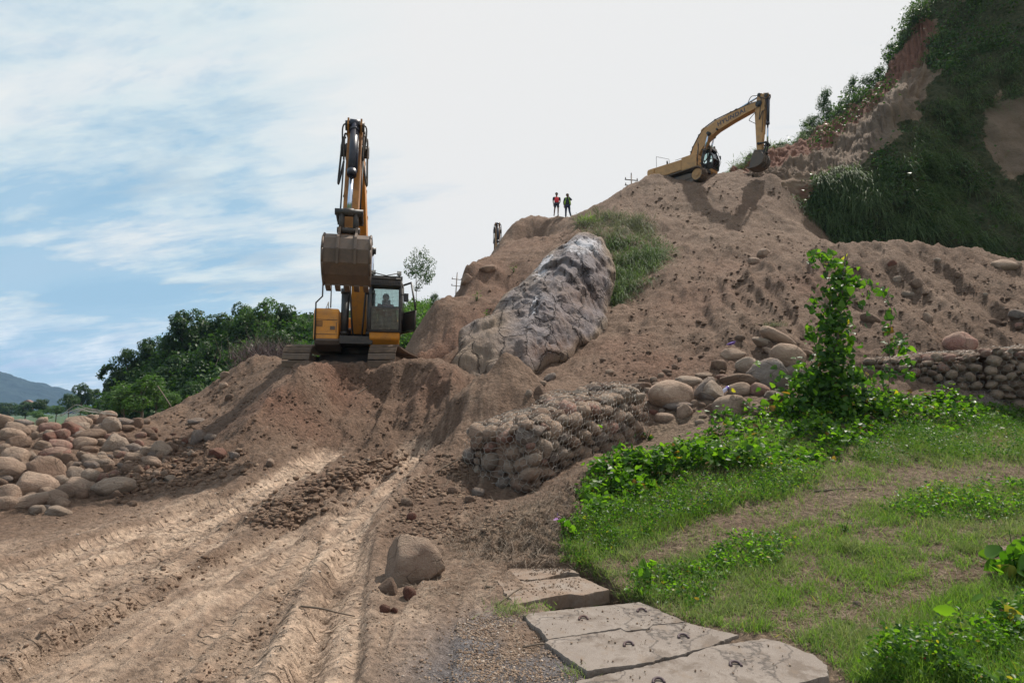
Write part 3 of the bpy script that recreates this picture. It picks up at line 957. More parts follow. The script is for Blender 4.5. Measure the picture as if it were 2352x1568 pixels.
M['cliff'] = cliff_mat()
cg = [
 [(1660,470,47),(1760,430,50),(1850,400,52),(1950,350,52),(2040,300,52),(2100,220,52),(2160,130,51),(2352,-60,49),(2700,-250,46)],
 [(1672,396,38.5),(1760,352,40),(1850,318,41),(1950,250,41),(2030,185,40.5),(2090,65,40),(2150,-20,39.5),(2352,-260,38.5),(2700,-480,36)],
 [(1690,404,36.6),(1775,376,36.8),(1870,338,37),(1960,275,37.2),(2035,215,37),(2100,160,36.5),(2165,110,36.2),(2352,0,35.2),(2700,-120,33)],
 [(1735,414,34.6),(1800,404,34.4),(1880,396,34),(1945,375,33.4),(1995,315,33.0),(2060,235,33),(2160,225,33.6),(2352,190,33),(2700,190,31)],
 [(1755,440,33.6),(1830,432,33.2),(1900,425,32.4),(1975,420,31.2),(2060,400,31),(2150,400,31.8),(2230,400,32),(2352,400,31.8),(2700,400,30)],
 [(1775,492,32.6),(1850,508,32),(1925,525,31.2),(2000,535,30.4),(2080,540,30.2),(2150,545,30.2),(2250,550,30.0),(2352,560,29.6),(2700,570,29)],
 [(1775,580,31.5),(1850,610,31),(1920,660,30),(2000,680,29.6),(2080,700,29.4),(2150,700,29.2),(2250,700,29),(2352,720,28.5),(2700,740,28)],
]


def cliff_attr(G, r, c):
    v = np.linspace(0, 6, r)[:, None] + 0 * np.zeros((1, c))
    u = np.zeros((r, 1)) + np.linspace(0, 8, c)[None, :]
    n = fbm(G[..., 0] * 0.5, G[..., 1] * 0.5, G[..., 2] * 0.5, octv=4, seed=4)
    red = smooth(0.9, 1.15, v + 0.1 * n) * (1 - smooth(2.05, 2.4, v + 0.2 * n)) * (1 - smooth(5.5, 6.4, u))
    red = np.maximum(red, np.exp(-((u - 1.4) / .9) ** 2 - ((v - 4.3) / .6) ** 2) * 0.7)
    green = smooth(2.9, 3.35, v + 0.35 * n) * smooth(0.7, 2.4, u + 0.5 * n + 0.6 * (v - 4))
    green = np.maximum(green, (1 - smooth(1.2, 1.5, v)) * 0.9)
    green = np.maximum(green, smooth(5.6, 6.3, u + 0.4 * n) * (v < 3.5))
    sand = np.exp(-((u - 6.9) / .38) ** 2 - ((v - 3.55) / .42) ** 2) * 1.5 + smooth(2.2, 2.5, v) * (1 - smooth(3.1, 3.5, v + 0.3 * n)) * (1 - smooth(5.2, 5.8, u)) * 0.9
    sand = np.clip(sand, 0, 1)
    green = green * (1 - sand)
    grey = 0
    return {'red': np.clip(red, 0, 1).ravel(), 'green': np.clip(green, 0, 1).ravel(), 'sand': sand.ravel()}


def cliff_extra(x, y, z):
    v = np.linspace(0, 6, x.shape[0])[:, None]
    u = np.linspace(0, 8, x.shape[1])[None, :]
    strata = (smooth(0.9, 1.1, v) * (1 - smooth(3.2, 3.5, v))) * (1 - smooth(5.6, 6.2, u))
    d = strata * 0.15 * ridged(u * 5.4 + 0.9 * v, v * 1.3, octv=5, seed=14)
    d = d + strata * 0.12 * vnoise(u * 19, v * 8, seed=15)
    d = d + smooth(3.2, 4, v) * 0.5 * fbm(x * .35, y * .35, z * .35, octv=3, seed=24)
    return d


cliff, CG = lattice('cliff', cg, M['cliff'], (34, 34), 0.30, 0.75, 5, cliff_attr, cliff_extra)
tag(cliff, kind='structure')

# ------------------------------------------------------------------ valley, wooded hill and mountain in the distance
def field(name, x0, x1, y0, y1, nx, ny, fn, mat, attrs=None):
    X, Y = np.meshgrid(np.linspace(x0, x1, nx), np.linspace(y0, y1, ny))
    Z = fn(X, Y)
    idx = np.arange(nx * ny).reshape(ny, nx)
    F = np.stack([idx[:-1, :-1], idx[:-1, 1:], idx[1:, 1:], idx[1:, :-1]], -1).reshape(-1, 4)
    o = np_obj(name, np.stack([X.ravel(), Y.ravel(), Z.ravel()], 1), F, mat)
    return tag(o, kind='structure')


def veg_mat(name, a, b, sc=0.6, dist=0.5):
    m, w = new_mat(name)
    tc = w.n('ShaderNodeTexCoord').outputs['Object']
    n1 = w.noise(tc, sc, 6, 0.65, 0.2)
    n2 = w.noise(tc, sc * 6, 6, 0.7)
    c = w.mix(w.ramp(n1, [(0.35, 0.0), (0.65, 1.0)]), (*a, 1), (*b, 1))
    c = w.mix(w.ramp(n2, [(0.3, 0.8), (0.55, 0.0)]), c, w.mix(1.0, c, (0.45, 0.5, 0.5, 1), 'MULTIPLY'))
    bp = w.n('ShaderNodeBump', {'Height': n2, 'Strength': 1.0, 'Distance': dist})
    bs = w.n('ShaderNodeBsdfPrincipled', {'Base Color': c, 'Roughness': 0.95, 'Normal': bp.outputs[0]})
    bs.inputs['Specular IOR Level'].default_value = 0.1
    finish(w, bs)
    return m


M['valley'] = veg_mat('valley_green', (0.035, 0.06, 0.02), (0.09, 0.12, 0.045), 0.15, 0.3)
M['undergrowth'] = veg_mat('undergrowth', (0.018, 0.035, 0.012), (0.05, 0.075, 0.025), 0.5, 0.5)
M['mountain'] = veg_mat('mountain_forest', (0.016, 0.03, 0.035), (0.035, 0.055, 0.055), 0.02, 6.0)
big = np_obj('valley_floor', np.array([(-6000, -600, -6.0), (6000, -600, -6.0), (6000, 9000, -6.0), (-6000, 9000, -6.0)]), np.array([[0, 1, 2, 3]]), M['valley'], smooth_=False)
tag(big, kind='structure')

_fh = np.array([tuple(P(*q)) for q in [
    (235,945,62),(300,880,62),(350,830,62),(420,790,62),(520,765,62),(620,755,60),(720,765,56),(800,770,54),(900,745,48),(1000,730,46),
    (300,950,54),(400,930,52),(500,900,50),(600,880,48),(700,850,46),(800,850,44),(920,800,42),(1000,800,42),
    (350,960,48),(500,960,44),(700,930,40),(900,900,36),
    (420,780,80),(600,750,80),(800,740,80),(1000,715,80),(300,850,84),(230,940,84),(1100,700,60)]] +
    [(-60, 45, -5), (-60, 80, -5), (-52, 60, -5), (-20, 32, -5), (-30, 38, -5), (-10, 30, -3), (-60, 110, -5), (0, 110, 8), (20, 80, 10)])


def hill_h(X, Y):
    q = _fh
    K = np.sqrt((q[:, None, 0] - q[None, :, 0]) ** 2 + (q[:, None, 1] - q[None, :, 1]) ** 2 + 1)
    n = len(q)
    A_ = np.zeros((n + 1, n + 1)); A_[:n, :n] = K; A_[:n, n] = 1; A_[n, :n] = 1
    s_ = np.linalg.solve(A_, np.concatenate([q[:, 2], [0]]))
    x, y = X.ravel(), Y.ravel()
    k = np.sqrt((x[:, None] - q[None, :, 0]) ** 2 + (y[:, None] - q[None, :, 1]) ** 2 + 1)
    z = (k @ s_[:n] + s_[n]).reshape(X.shape)
    return np.maximum(z, -7) + 0.6 * fbm(X * 0.2, Y * 0.2, octv=5, seed=91)


wooded_hill = field('wooded_hill', -62, 6, 31, 112, 150, 170, hill_h, M['undergrowth'])


def mount_h(X, Y):
    # a long spur that falls to the right
    p0 = P(-250, 765, 1500); p1 = P(150, 918, 1500)
    sl_ = (p1.z - p0.z) / (p1.x - p0.x)
    top = p0.z + (X - p0.x) * sl_
    r = 1 - np.abs(Y - 1500) / 520.0
    h = np.where(r > 0, top * np.clip(r, 0, 1) ** 0.9, -8)
    h = np.minimum(h, 128)
    h = h * (1 + 0.10 * fbm(X * 0.006, Y * 0.006, octv=5, seed=2)) + 7 * fbm(X * 0.03, Y * 0.03, octv=4, seed=12)
    return np.maximum(h, -8)


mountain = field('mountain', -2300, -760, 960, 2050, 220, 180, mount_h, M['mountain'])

# ------------------------------------------------------------------ surfaces that things are set on
def bvh_of(V, F):
    return BVHTree.FromPolygons(V.tolist(), F.tolist())


BV = bvh_of(TV, TF)
BC = BVHTree.FromObject(cliff, bpy.context.evaluated_depsgraph_get())
BH = BVHTree.FromObject(wooded_hill, bpy.context.evaluated_depsgraph_get())
CAMP = Vector((0, 0, EYE))


def hit(vx, vy, bv=None):
    d = ray(vx, vy).normalized()
    loc, nor, i, t = (bv or BV).ray_cast(CAMP, d)
    if loc is None:
        return None, None
    if nor.dot(d) > 0: nor = -nor
    return loc, nor


def gz(x, y, bv=None):
    loc, nor, i, t = (bv or BV).ray_cast(Vector((x, y, 60)), Vector((0, 0, -1)))
    return (loc.z if loc else 0.0)
# ------------------------------------------------------------------ people
def flat_mat(name, c, rough=0.85):
    m, w = new_mat(name)
    tc = w.n('ShaderNodeTexCoord').outputs['Object']
    n1 = w.noise(tc, 9.0, 5, 0.6)
    cc = w.mix(w.ramp(n1, [(0.35, 0.0), (0.7, 1.0)]), (*c, 1), tuple(k * 0.72 for k in c))
    bp = w.n('ShaderNodeBump', {'Height': n1, 'Strength': 0.3, 'Distance': 0.02})
    finish(w, w.n('ShaderNodeBsdfPrincipled', {'Base Color': cc, 'Roughness': rough, 'Normal': bp.outputs[0]}))
    return m


M['skin'] = flat_mat('skin', (0.17, 0.085, 0.055), 0.6)
M['hair'] = flat_mat('hair', (0.012, 0.01, 0.01), 0.6)
M['red_cloth'] = flat_mat('red_cloth', (0.75, 0.045, 0.06))
M['dark_cloth'] = flat_mat('dark_cloth', (0.03, 0.035, 0.055))
M['navy_cloth'] = flat_mat('navy_cloth', (0.025, 0.035, 0.075))
M['lime_cloth'] = flat_mat('lime_cloth', (0.38, 0.62, 0.07))
M['maroon_cloth'] = flat_mat('maroon_cloth', (0.13, 0.02, 0.03))
M['shoe_leather'] = flat_mat('shoe_leather', (0.05, 0.035, 0.035), 0.5)


def skin_mesh(name, joints, bones, radii, mat, parent, root=None, sub=2):
    names = list(joints)
    idx = {n: i for i, n in enumerate(names)}
    me = bpy.data.meshes.new(name)
    me.from_pydata([tuple(joints[n]) for n in names], [(idx[a], idx[b]) for a, b in bones], [])
    bm = bmesh.new(); bm.from_mesh(me)
    ly = bm.verts.layers.skin.verify()
    bm.verts.ensure_lookup_table()
    for n in names:
        r = radii[n]
        bm.verts[idx[n]][ly].radius = (r, r) if isinstance(r, float) else r
    bm.verts[idx[root or names[0]]][ly].use_root = True
    bm.to_mesh(me); bm.free()
    me.materials.append(mat)
    o = link(bpy.data.objects.new(name, me), parent)
    s = o.modifiers.new('skin', 'SKIN'); s.use_smooth_shade = True
    o.modifiers.new('sub', 'SUBSURF').levels = sub
    o.modifiers['sub'].render_levels = sub
    return o


def person(loc, rz, J, label, shirt, lower, lower_long, sleeves='short', vest=None, logo=None, scale=1.0):
    """J: joint positions in a body frame: x right of the body seen from the front is negative, -y is where it faces"""
    root = empty('person', loc, rz)
    root.scale = (scale,) * 3
    V_ = lambda *a: Vector(a)
    j = {k: V_(*v) for k, v in J.items()}
    joints, bones, rad = {}, [], {}

    def put(n, p, r):
        joints[n] = p; rad[n] = r
    put('pelvis', j['pelvis'], 0.125)
    put('belly', j['pelvis'].lerp(j['chest'], 0.45), 0.09)
    put('chest', j['chest'], 0.10)
    put('neck', j['neck'], 0.055)
    put('chin', j['neck'].lerp(j['head'], 0.45), 0.068)
    put('head', j['head'], 0.088)
    put('crown', j['head'] + V_(0, 0.01, 0.075), 0.07)
    bones += [('pelvis', 'belly'), ('belly', 'chest'), ('chest', 'neck'), ('neck', 'chin'), ('chin', 'head'), ('head', 'crown')]
    for s in 'LR':
        put('sh' + s, j['sh' + s], 0.062); put('el' + s, j['el' + s], 0.042); put('wr' + s, j['wr' + s], 0.028)
        d = (j['wr' + s] - j['el' + s]).normalized()
        palm = j['wr' + s] + d * 0.07
        put('palm' + s, palm, 0.032)
        bones += [('chest', 'sh' + s), ('sh' + s, 'el' + s), ('el' + s, 'wr' + s), ('wr' + s, 'palm' + s)]
        side = d.cross(V_(0, 1, 0.01)).normalized()
        for q, (o_, ln) in enumerate(((-0.028, .075), (-0.009, .088), (0.010, .082), (0.028, .062))):
            b0 = palm + side * o_ + d * 0.028
            b1 = b0 + d * ln * 0.55 + V_(0, -0.008, 0); b2 = b0 + d * ln + V_(0, -0.028, 0)
            put(f'f{s}{q}a', b0, 0.010); put(f'f{s}{q}b', b1, 0.009); put(f'f{s}{q}c', b2, 0.008)
            bones += [('palm' + s, f'f{s}{q}a'), (f'f{s}{q}a', f'f{s}{q}b'), (f'f{s}{q}b', f'f{s}{q}c')]
        t0 = palm - side * 0.03 - d * 0.03; t1 = t0 - side * 0.025 + d * 0.035; t2 = t1 + d * 0.03
        put('t' + s + 'a', t0, 0.012); put('t' + s + 'b', t1, 0.01); put('t' + s + 'c', t2, 0.009)
        bones += [('palm' + s, 't' + s + 'a'), ('t' + s + 'a', 't' + s + 'b'), ('t' + s + 'b', 't' + s + 'c')]
        put('hip' + s, j['hip' + s], 0.09); put('kn' + s, j['kn' + s], 0.056); put('an' + s, j['an' + s], 0.036)
        put('calf' + s, j['kn' + s].lerp(j['an' + s], 0.33), 0.056)
        put('toe' + s, j['toe' + s], 0.032)
        bones += [('pelvis', 'hip' + s), ('hip' + s, 'kn' + s), ('kn' + s, 'calf' + s), ('calf' + s, 'an' + s), ('an' + s, 'toe' + s)]
    skin_mesh('body', joints, bones, rad, M['skin'], root, 'pelvis')
    # face and hair
    h = j['head']
    mb = MB()
    mb.tube([h + V_(0, -0.08, 0.02), h + V_(0, -0.108, -0.02), h + V_(0, -0.088, -0.03)], [0.008, 0.014, 0.01], 6)
    mb.tube([h + V_(-0.025, -0.083, -0.055), h + V_(0, -0.09, -0.056), h + V_(0.025, -0.083, -0.055)], 0.006, 6)
    mb.box(h + V_(-0.088, 0.0, 0), (0.02, 0.035, 0.05)); mb.box(h + V_(0.088, 0.0, 0), (0.02, 0.035, 0.05))
    mb.obj('face', M['skin'], root)
    mb = MB()
    for sx in (-1, 1):
        mb.tube([h + V_(sx * 0.033, -0.078, 0.012), h + V_(sx * 0.033, -0.087, 0.012)], 0.011, 8)
    mb.obj('eyes', M['hair'], root)
    me = bpy.data.meshes.new('hair')
    bm = bmesh.new()
    bmesh.ops.create_icosphere(bm, subdivisions=3, radius=0.104)
    for v in bm.verts:
        v.co.z *= 1.12
        if v.co.y < 0.0: v.co.y *= 0.86
    kill = [v for v in bm.verts if v.co.z < -0.01 + 0.5 * max(0, -v.co.y - 0.02) + (0.03 if v.co.y < -0.03 else -0.05)]
    bmesh.ops.delete(bm, geom=kill, context='VERTS')
    bmesh.ops.translate(bm, vec=h + V_(0, 0.012, 0.03), verts=bm.verts)
    bm.to_mesh(me); bm.free()
    for p in me.polygons: p.use_smooth = True
    me.materials.append(M['hair'])
    link(bpy.data.objects.new('hair', me), root)
    # shirt
    jj, bb, rr = {}, [], {}
    def q(n, p, r): jj[n] = p; rr[n] = r
    q('belly', j['pelvis'] + V_(0, 0, 0.0), (0.19, 0.15)); q('mid', j['pelvis'].lerp(j['chest'], .5), (0.18, 0.15)); q('chest', j['chest'], (0.20, 0.155))
    q('top', j['chest'].lerp(j['neck'], 0.7), (0.13, 0.10))
    bb += [('belly', 'mid'), ('mid', 'chest'), ('chest', 'top')]
    for s in 'LR':
        q('sh' + s, j['sh' + s], 0.078)
        e = j['sh' + s].lerp(j['el' + s], 0.85)
        q('ar' + s, e, 0.064)
        bb += [('chest', 'sh' + s), ('sh' + s, 'ar' + s)]
        if sleeves == 'long':
            q('wr' + s, j['wr' + s], 0.04); q('eb' + s, j['el' + s], 0.056)
            bb += [('ar' + s, 'eb' + s), ('eb' + s, 'wr' + s)]
    if isinstance(shirt, tuple):   # contrast sleeves
        skin_mesh('shirt', {k: v for k, v in jj.items() if k in ('belly', 'mid', 'chest', 'top')}, bb[:3], rr, shirt[0], root, 'belly')
        for s in 'LR':
            skin_mesh('sleeve', {'sh': j['sh' + s] + (j['sh' + s] - j['el' + s]).normalized() * 0.03, 'ar': jj['ar' + s]}, [('sh', 'ar')], {'sh': 0.084, 'ar': 0.07}, shirt[1], root)
    else:
        skin_mesh('shirt', jj, bb, rr, shirt, root, 'belly')
    if vest:
        mb = MB()
        for sx, s in ((-1, 'L'), (1, 'R')):
            c = j['chest']
            mb.add([c + V_(sx * .06, -.135, .17), c + V_(sx * .17, -.06, .16), c + V_(sx * .215, -.03, -.08), c + V_(sx * .24, -.02, -.33), c + V_(sx * .15, -.15, -.36), c + V_(sx * .12, -.165, -.1),
                    c + V_(sx * .06, .13, .17), c + V_(sx * .17, .08, .16), c + V_(sx * .215, .06, -.08), c + V_(sx * .22, .05, -.33), c + V_(sx * .02, .15, -.36), c + V_(0, .16, -.1)],
                   [(0, 1, 2, 5), (5, 2, 3, 4), (6, 7, 8, 11), (11, 8, 9, 10), (1, 7, 8, 2), (2, 8, 9, 3), (0, 6, 7, 1)], True)
        o = mb.obj('open_vest', vest, root)
        sd = o.modifiers.new('thick', 'SOLIDIFY'); sd.thickness = 0.012
    # trousers or shorts
    jj, bb, rr = {}, [], {}
    q('pel', j['pelvis'] + V_(0, 0, 0.0), (0.148, 0.12))
    for s in 'LR':
        q('hip' + s, j['hip' + s], 0.108)
        k = j['hip' + s].lerp(j['kn' + s], 1.0 if lower_long else 0.72)
        q('kn' + s, k, 0.072 if lower_long else 0.092)
        bb += [('pel', 'hip' + s), ('hip' + s, 'kn' + s)]
        if lower_long:
            q('an' + s, j['an' + s] + V_(0, 0, 0.03), 0.058)
            bb.append(('kn' + s, 'an' + s))
    skin_mesh('trousers' if lower_long else 'shorts', jj, bb, rr, lower, root, 'pel')
    for s in 'LR':
        skin_mesh('shoe', {'a': j['an' + s] + V_(0, .02, -.02), 'b': j['toe' + s].lerp(j['an' + s], .4), 'c': j['toe' + s]}, [('a', 'b'), ('b', 'c')], {'a': 0.05, 'b': 0.046, 'c': 0.04}, M['shoe_leather'], root)
    if logo:
        txt(logo[0], logo[1], M['white'], root, h * 0 + j['chest'] + V_(logo[2], -0.165, logo[3]), (R(90), 0, 0), 'shirt_print')
    tag(root, label, 'person')
    return root


def txt(body, size, mat, parent, loc, rot, name='lettering', thick=0.002, bold=0.0, spacing=1.0):
    cu = bpy.data.curves.new('t', 'FONT')
    cu.body = body; cu.size = size; cu.extrude = thick; cu.align_x = 'CENTER'; cu.align_y = 'CENTER'
    cu.offset = bold; cu.space_character = spacing
    to = bpy.data.objects.new('t', cu)
    COL.objects.link(to)
    dg = bpy.context.evaluated_depsgraph_get()
    me = bpy.data.meshes.new_from_object(to.evaluated_get(dg))
    bpy.data.objects.remove(to)
    me.name = name
    me.materials.clear(); me.materials.append(mat)
    me.transform(Matrix.Translation(Vector(loc)) @ Euler(rot).to_matrix().to_4x4())
    return link(bpy.data.objects.new(name, me), parent)


# ------------------------------------------------------------------ crawler excavators
def rot2(p, a, o=(0, 0)):
    return (o[0] + p[0] * math.cos(a) - p[1] * math.sin(a), o[1] + p[0] * math.sin(a) + p[1] * math.cos(a))


def make_shoe_mesh():
    mb = MB()
    mb.box((0, 0, 0.012), (0.172, 0.74, 0.03))
    for dx in (-0.055, 0.0, 0.055):
        mb.box((dx, 0, 0.038), (0.016, 0.74, 0.026))
    me = bpy.data.meshes.new('track_shoe')
    me.from_pydata(mb.v, [], mb.f); me.materials.append(M['shoe'])
    return me


SHOE = make_shoe_mesh()


def excavator(label, loc, yaw, swing, boom_a, stick_a, bucket_a, paint, guard=False, lettering=None, crawler=True, cab_extra=True, tag_name='excavator', pitch=0.0, ls=2.6):
    root = empty(tag_name, loc, yaw)
    root.rotation_euler = (0, pitch, yaw)
    tag(root, label, 'excavator')
    up = []

    def U(o):
        o.rotation_euler.z = swing
        return o
    P0, BK, ST_, MUD = M[paint], M['black'], M['steel'], M['mud']
    # --- undercarriage
    if crawler:
        Lh, r = 1.58, 0.43
        for sy in (-1, 1):
            yc = sy * 1.17
            mb = MB()
            prof = [(-1.75, 0.30), (-1.55, 0.20), (1.55, 0.20), (1.75, 0.34), (1.7, 0.56), (1.0, 0.72), (-1.0, 0.72), (-1.7, 0.60)]
            mb.prism(prof, yc - 0.17, yc + 0.17)
            mb.box((0, yc + sy * .17, .45), (2.4, .06, .22))
            tr = mb.obj('track_frame', MUD if paint == 'yellow' else M['steel'], root, 0.02)
            for xx, rr in ((Lh, 0.36), (-Lh, 0.37)):
                mb = MB(); mb.cyl((xx, yc - 0.2, 0.5), (xx, yc + 0.2, 0.5), rr, 24)
                mb.cyl((xx, yc - 0.25, 0.5), (xx, yc + 0.25, 0.5), 0.16, 16)
                mb.obj('idler_wheel' if xx > 0 else 'sprocket', P0 if paint == 'buff' else M['steel'], tr)
            mb = MB()
            for k in range(7):
                xx = -1.2 + k * 0.4
                mb.cyl((xx, yc - 0.19, 0.2), (xx, yc + 0.19, 0.2), 0.11, 12)
            mb.obj('rollers', M['steel'], tr)
            # shoes round the track
            per = 4 * Lh + 2 * PI * r
            n = 46
            for k in range(n):
                s_ = k / n * per
                if s_ < 2 * Lh: x_, z_, an = -Lh + s_, 0.5 + r, 0.0
                elif s_ < 2 * Lh + PI * r:
                    a = (s_ - 2 * Lh) / r; x_, z_, an = Lh + r * math.sin(a), 0.5 + r * math.cos(a), a
                elif s_ < 4 * Lh + PI * r: x_, z_, an = Lh - (s_ - 2 * Lh - PI * r), 0.5 - r, PI
                else:
                    a = (s_ - 4 * Lh - PI * r) / r; x_, z_, an = -Lh - r * math.sin(a), 0.5 - r * math.cos(a), PI + a
                sag = -0.03 * math.cos(x_ / Lh * PI / 2) if an == 0 else 0
                o = bpy.data.objects.new('track_shoe', SHOE)
                o.location = (x_, yc, z_ + sag); o.rotation_euler = (0, an, 0)
                link(o, tr)
        mb = MB()
        mb.box((0, 0, 0.62), (1.5, 1.9, 0.32)); mb.box((0.75, 0, 0.5), (0.25, 2.1, 0.42)); mb.box((-0.75, 0, 0.5), (0.25, 2.1, 0.42))
        mb.add([(1.9, -.8, .12), (1.9, .8, .12), (1.0, .8, .75), (1.0, -.8, .75), (1.0, -.8, .2), (1.0, .8, .2)], [(0, 1, 2, 3), (0, 4, 5, 1), (0, 3, 4), (1, 5, 2), (2, 5, 4, 3)])
        mb.obj('belly_frame', BK, root, 0.02)
        mb = MB(); mb.cyl((0, 0, .76), (0, 0, 1.0), 0.72, 32); mb.obj('slew_ring', BK, root)
    # --- deck, hood, counterweight, boxes
    mb = MB()
    mb.box((-0.35, 0, 1.10), (3.3, 2.25, 0.16))
    mb.box((1.15, 0.0, 1.12), (0.9, 0.9, 0.22))
    U(mb.obj('deck', BK, root, 0.01))
    mb = MB()   # rounded right front and the body skirts
    n = 8
    prof = [(1.45, 1.12), (1.45, 1.95), (1.38, 2.03), (0.35, 2.03), (0.35, 1.12)]
    mb.prism(prof, -1.18, -0.5)
    tb = U(mb.obj('tool_box', P0, root, 0.05))
    mb = MB()
    for k in range(5): mb.box((1.452, -1.03, 1.50 + k * 0.035), (0.012, 0.2, 0.016))
    mb.obj('vent', BK, tb)
    mb = MB(); mb.box((1.455, -.84, 1.69), (0.012, 0.64, 0.012)); mb.box((1.455, -.84, 1.28), (0.012, 0.64, 0.012)); mb.box((1.456, -0.56, 1.47), (0.012, .012, .3))
    mb.obj('panel_seam', BK, tb)
    mb = MB(); mb.box((1.458, -0.66, 1.46), (0.015, 0.13, 0.1)); mb.obj('latch', ST_, tb)
    mb = MB(); mb.box((0.8, -.85, 2.05), (0.25, .3, .05)); mb.cyl((.8, -.85, 2.03), (.8, -.85, 2.12), .07, 12); mb.obj('fuel_cap', BK, tb)
    mb = MB()
    mb.prism([(0.35, 1.18), (0.35, 1.92), (-1.75, 1.98), (-1.75, 1.18)], -1.17, -0.5)
    mb.prism([(-0.2, 1.18), (-0.2, 2.02), (-1.75, 2.02), (-1.75, 1.18)], -0.498, 1.17)
    U(mb.obj('engine_hood', P0, root, 0.05))
    mb = MB(); mb.cyl((-1.1, -.55, 2.0), (-1.1, -.55, 2.45), .06, 12); U(mb.obj('exhaust_pipe', BK, root))
    mb = MB()
    cwp = []
    for k in range(9):
        a = -1 + 2 * k / 8
        cwp.append((-2.05 - 0.5 * math.sqrt(max(0, 1 - (a * 0.85) ** 2)), a * 1.2))
    zs = [(1.05, .93), (1.2, 1.0), (1.85, 1.0), (2.0, .95)]
    vs, fs = [], []
    for (z_, sc_) in zs:
        for (x_, y_) in cwp: vs.append(((x_ + 1.75) * sc_ - 1.75, y_ * sc_, z_))
        vs.append((-1.76, 1.2 * sc_, z_)); vs.append((-1.76, -1.2 * sc_, z_))
    m_ = 11
    for i in range(len(zs) - 1):
        for k in range(m_): fs.append((i * m_ + k, i * m_ + (k + 1) % m_, (i + 1) * m_ + (k + 1) % m_, (i + 1) * m_ + k))
    fs += [tuple(range(m_)), tuple(range(3 * m_ + m_ - 1, 3 * m_ - 1, -1))]
    mb.add(vs, fs)
    U(mb.obj('counterweight', P0, root, 0.04))
    # skirt: the rounded lower front of the body
    mb = MB()
    mb.prism([(1.5, 1.12), (1.42, 0.98), (1.0, 0.84), (0.2, 0.84), (0.2, 1.05), (1.4, 1.18)], -1.14, -0.45)
    U(mb.obj('lower_skirt', M['steel'] if paint == 'yellow' else BK, root, 0.03))
    mb = MB()
    mb.prism([(1.70, 1.36), (1.66, 1.16), (1.35, 0.95), (0.25, 0.92), (0.25, 1.36)], 0.36, 1.2)
    U(mb.obj('cab_floor_panel', P0, root, 0.04))
    # --- boom mount, cylinders
    FOOT = (0.35, 1.45)
    L = 5.65
    cl = [(0, 0, .20), (0.5, 0.36, .26), (1.2, 0.80, .34), (1.9, 1.08, .385), (2.4, 1.15, .40), (3.0, 1.06, .37), (4.0, 0.70, .30), (5.0, 0.28, .235), (5.45, 0.06, .20), (5.72, -.02, .11)]
    topl, botl = [], []
    for i, (a, b, t) in enumerate(cl):
        a0 = cl[max(0, i - 1)]; a1 = cl[min(len(cl) - 1, i + 1)]
        dx, dz = a1[0] - a0[0], a1[1] - a0[1]
        ln = math.hypot(dx, dz)
        topl.append((a - dz / ln * t, b + dx / ln * t)); botl.append((a + dz / ln * t, b - dx / ln * t))
    B = lambda p: rot2(p, boom_a, FOOT)
    prof = [B(p) for p in topl] + [B(p) for p in reversed(botl)]
    mb = MB()
    n2 = len(topl)
    vs, fs = [], []
    for sy in (-1, 1):
        for p in prof: vs.append((p[0], sy * 0.215, p[1]))
    N = len(prof)
    for i in range(n2 - 1):
        a, b, c, d = i, i + 1, N - 2 - i, N - 1 - i
        fs += [(a, b, c, d), (N + d, N + c, N + b, N + a)]
    for i in range(N):
        fs.append(((i + 1) % N, i, i + N, (i + 1) % N + N))
    mb.add(vs, fs)
    boom = U(mb.obj('boom', P0, root, 0.015))
    mb = MB()
    for (a, b, t) in ((0, 0, .17), (5.62, 0, .15), (2.35, .95, .12)):
        p = B((a, b)); mb.cyl((p[0], -.33, p[1]), (p[0], .33, p[1]), t, 14)
    mb.obj('pins', BK, boom)
    if lettering:
        p = B((3.95, 0.70)); an = boom_a + math.atan2(-0.85, 2.2)
        t_ = txt(lettering, 0.40, M['decal'], boom, (0, 0, 0), (0, 0, 0), 'lettering', 0.002, 0.012, 1.1)
        t_.data.transform(Matrix.Translation((p[0], -0.2185, p[1])) @ Euler((R(90), -an, 0)).to_matrix().to_4x4())
    # pipes along the boom back with clamps
    mb = MB()
    for y_ in (-.17, -.12, .12, .17):
        pts_ = []
        for i, (a, b) in enumerate(topl[:-1]):
            a0, b0, t = cl[i]
            pp = B((a0 + (a - a0) * 1.25, b0 + (b - b0) * 1.25)); pts_.append((pp[0], y_, pp[1]))
        mb.tube(pts_, 0.022, 6)
    mb.obj('hydraulic_pipes', BK, boom)
    mb = MB()
    for i in (2, 3, 5, 6, 7):
        a0, b0, t = cl[i]; a, b = topl[i]
        pp = B((a0 + (a - a0) * 1.2, b0 + (b - b0) * 1.2)); mb.box((pp[0], 0, pp[1]), (.07, .44, .09), (0, -boom_a, 0))
    mb.obj('pipe_clamps', BK, boom)

    def ram(name, a, b, r, frac, rodm='chrome', y_=0.0):
        a = Vector((a[0], y_, a[1])); b = Vector((b[0], y_, b[1]))
        m1 = a.lerp(b, frac)
        mb = MB()
        d = (b - a).normalized()
        mb.tube([a, m1 - d * .14], r, 16); mb.tube([m1 - d * .14, m1], r * 1.18, 16)
        mb.tube([a + d * .16, a + d * .24], r * 1.2, 16)
        mb.tube([a + d * .3 + Vector((0, r, 0)), m1 - d * .1 + Vector((0, r * 1.2, 0))], 0.018, 6)
        mb.cyl(a - Vector((0, r * 1.2, 0)), a + Vector((0, r * 1.2, 0)), r * 1.15, 14)
        o = U(mb.obj(name, M['navy'] if name == 'bucket_cylinder' else BK, root))
        mb = MB(); mb.tube([m1 + d * .001, b], r * 0.58, 14)
        mb.obj('rod', M[rodm], o)
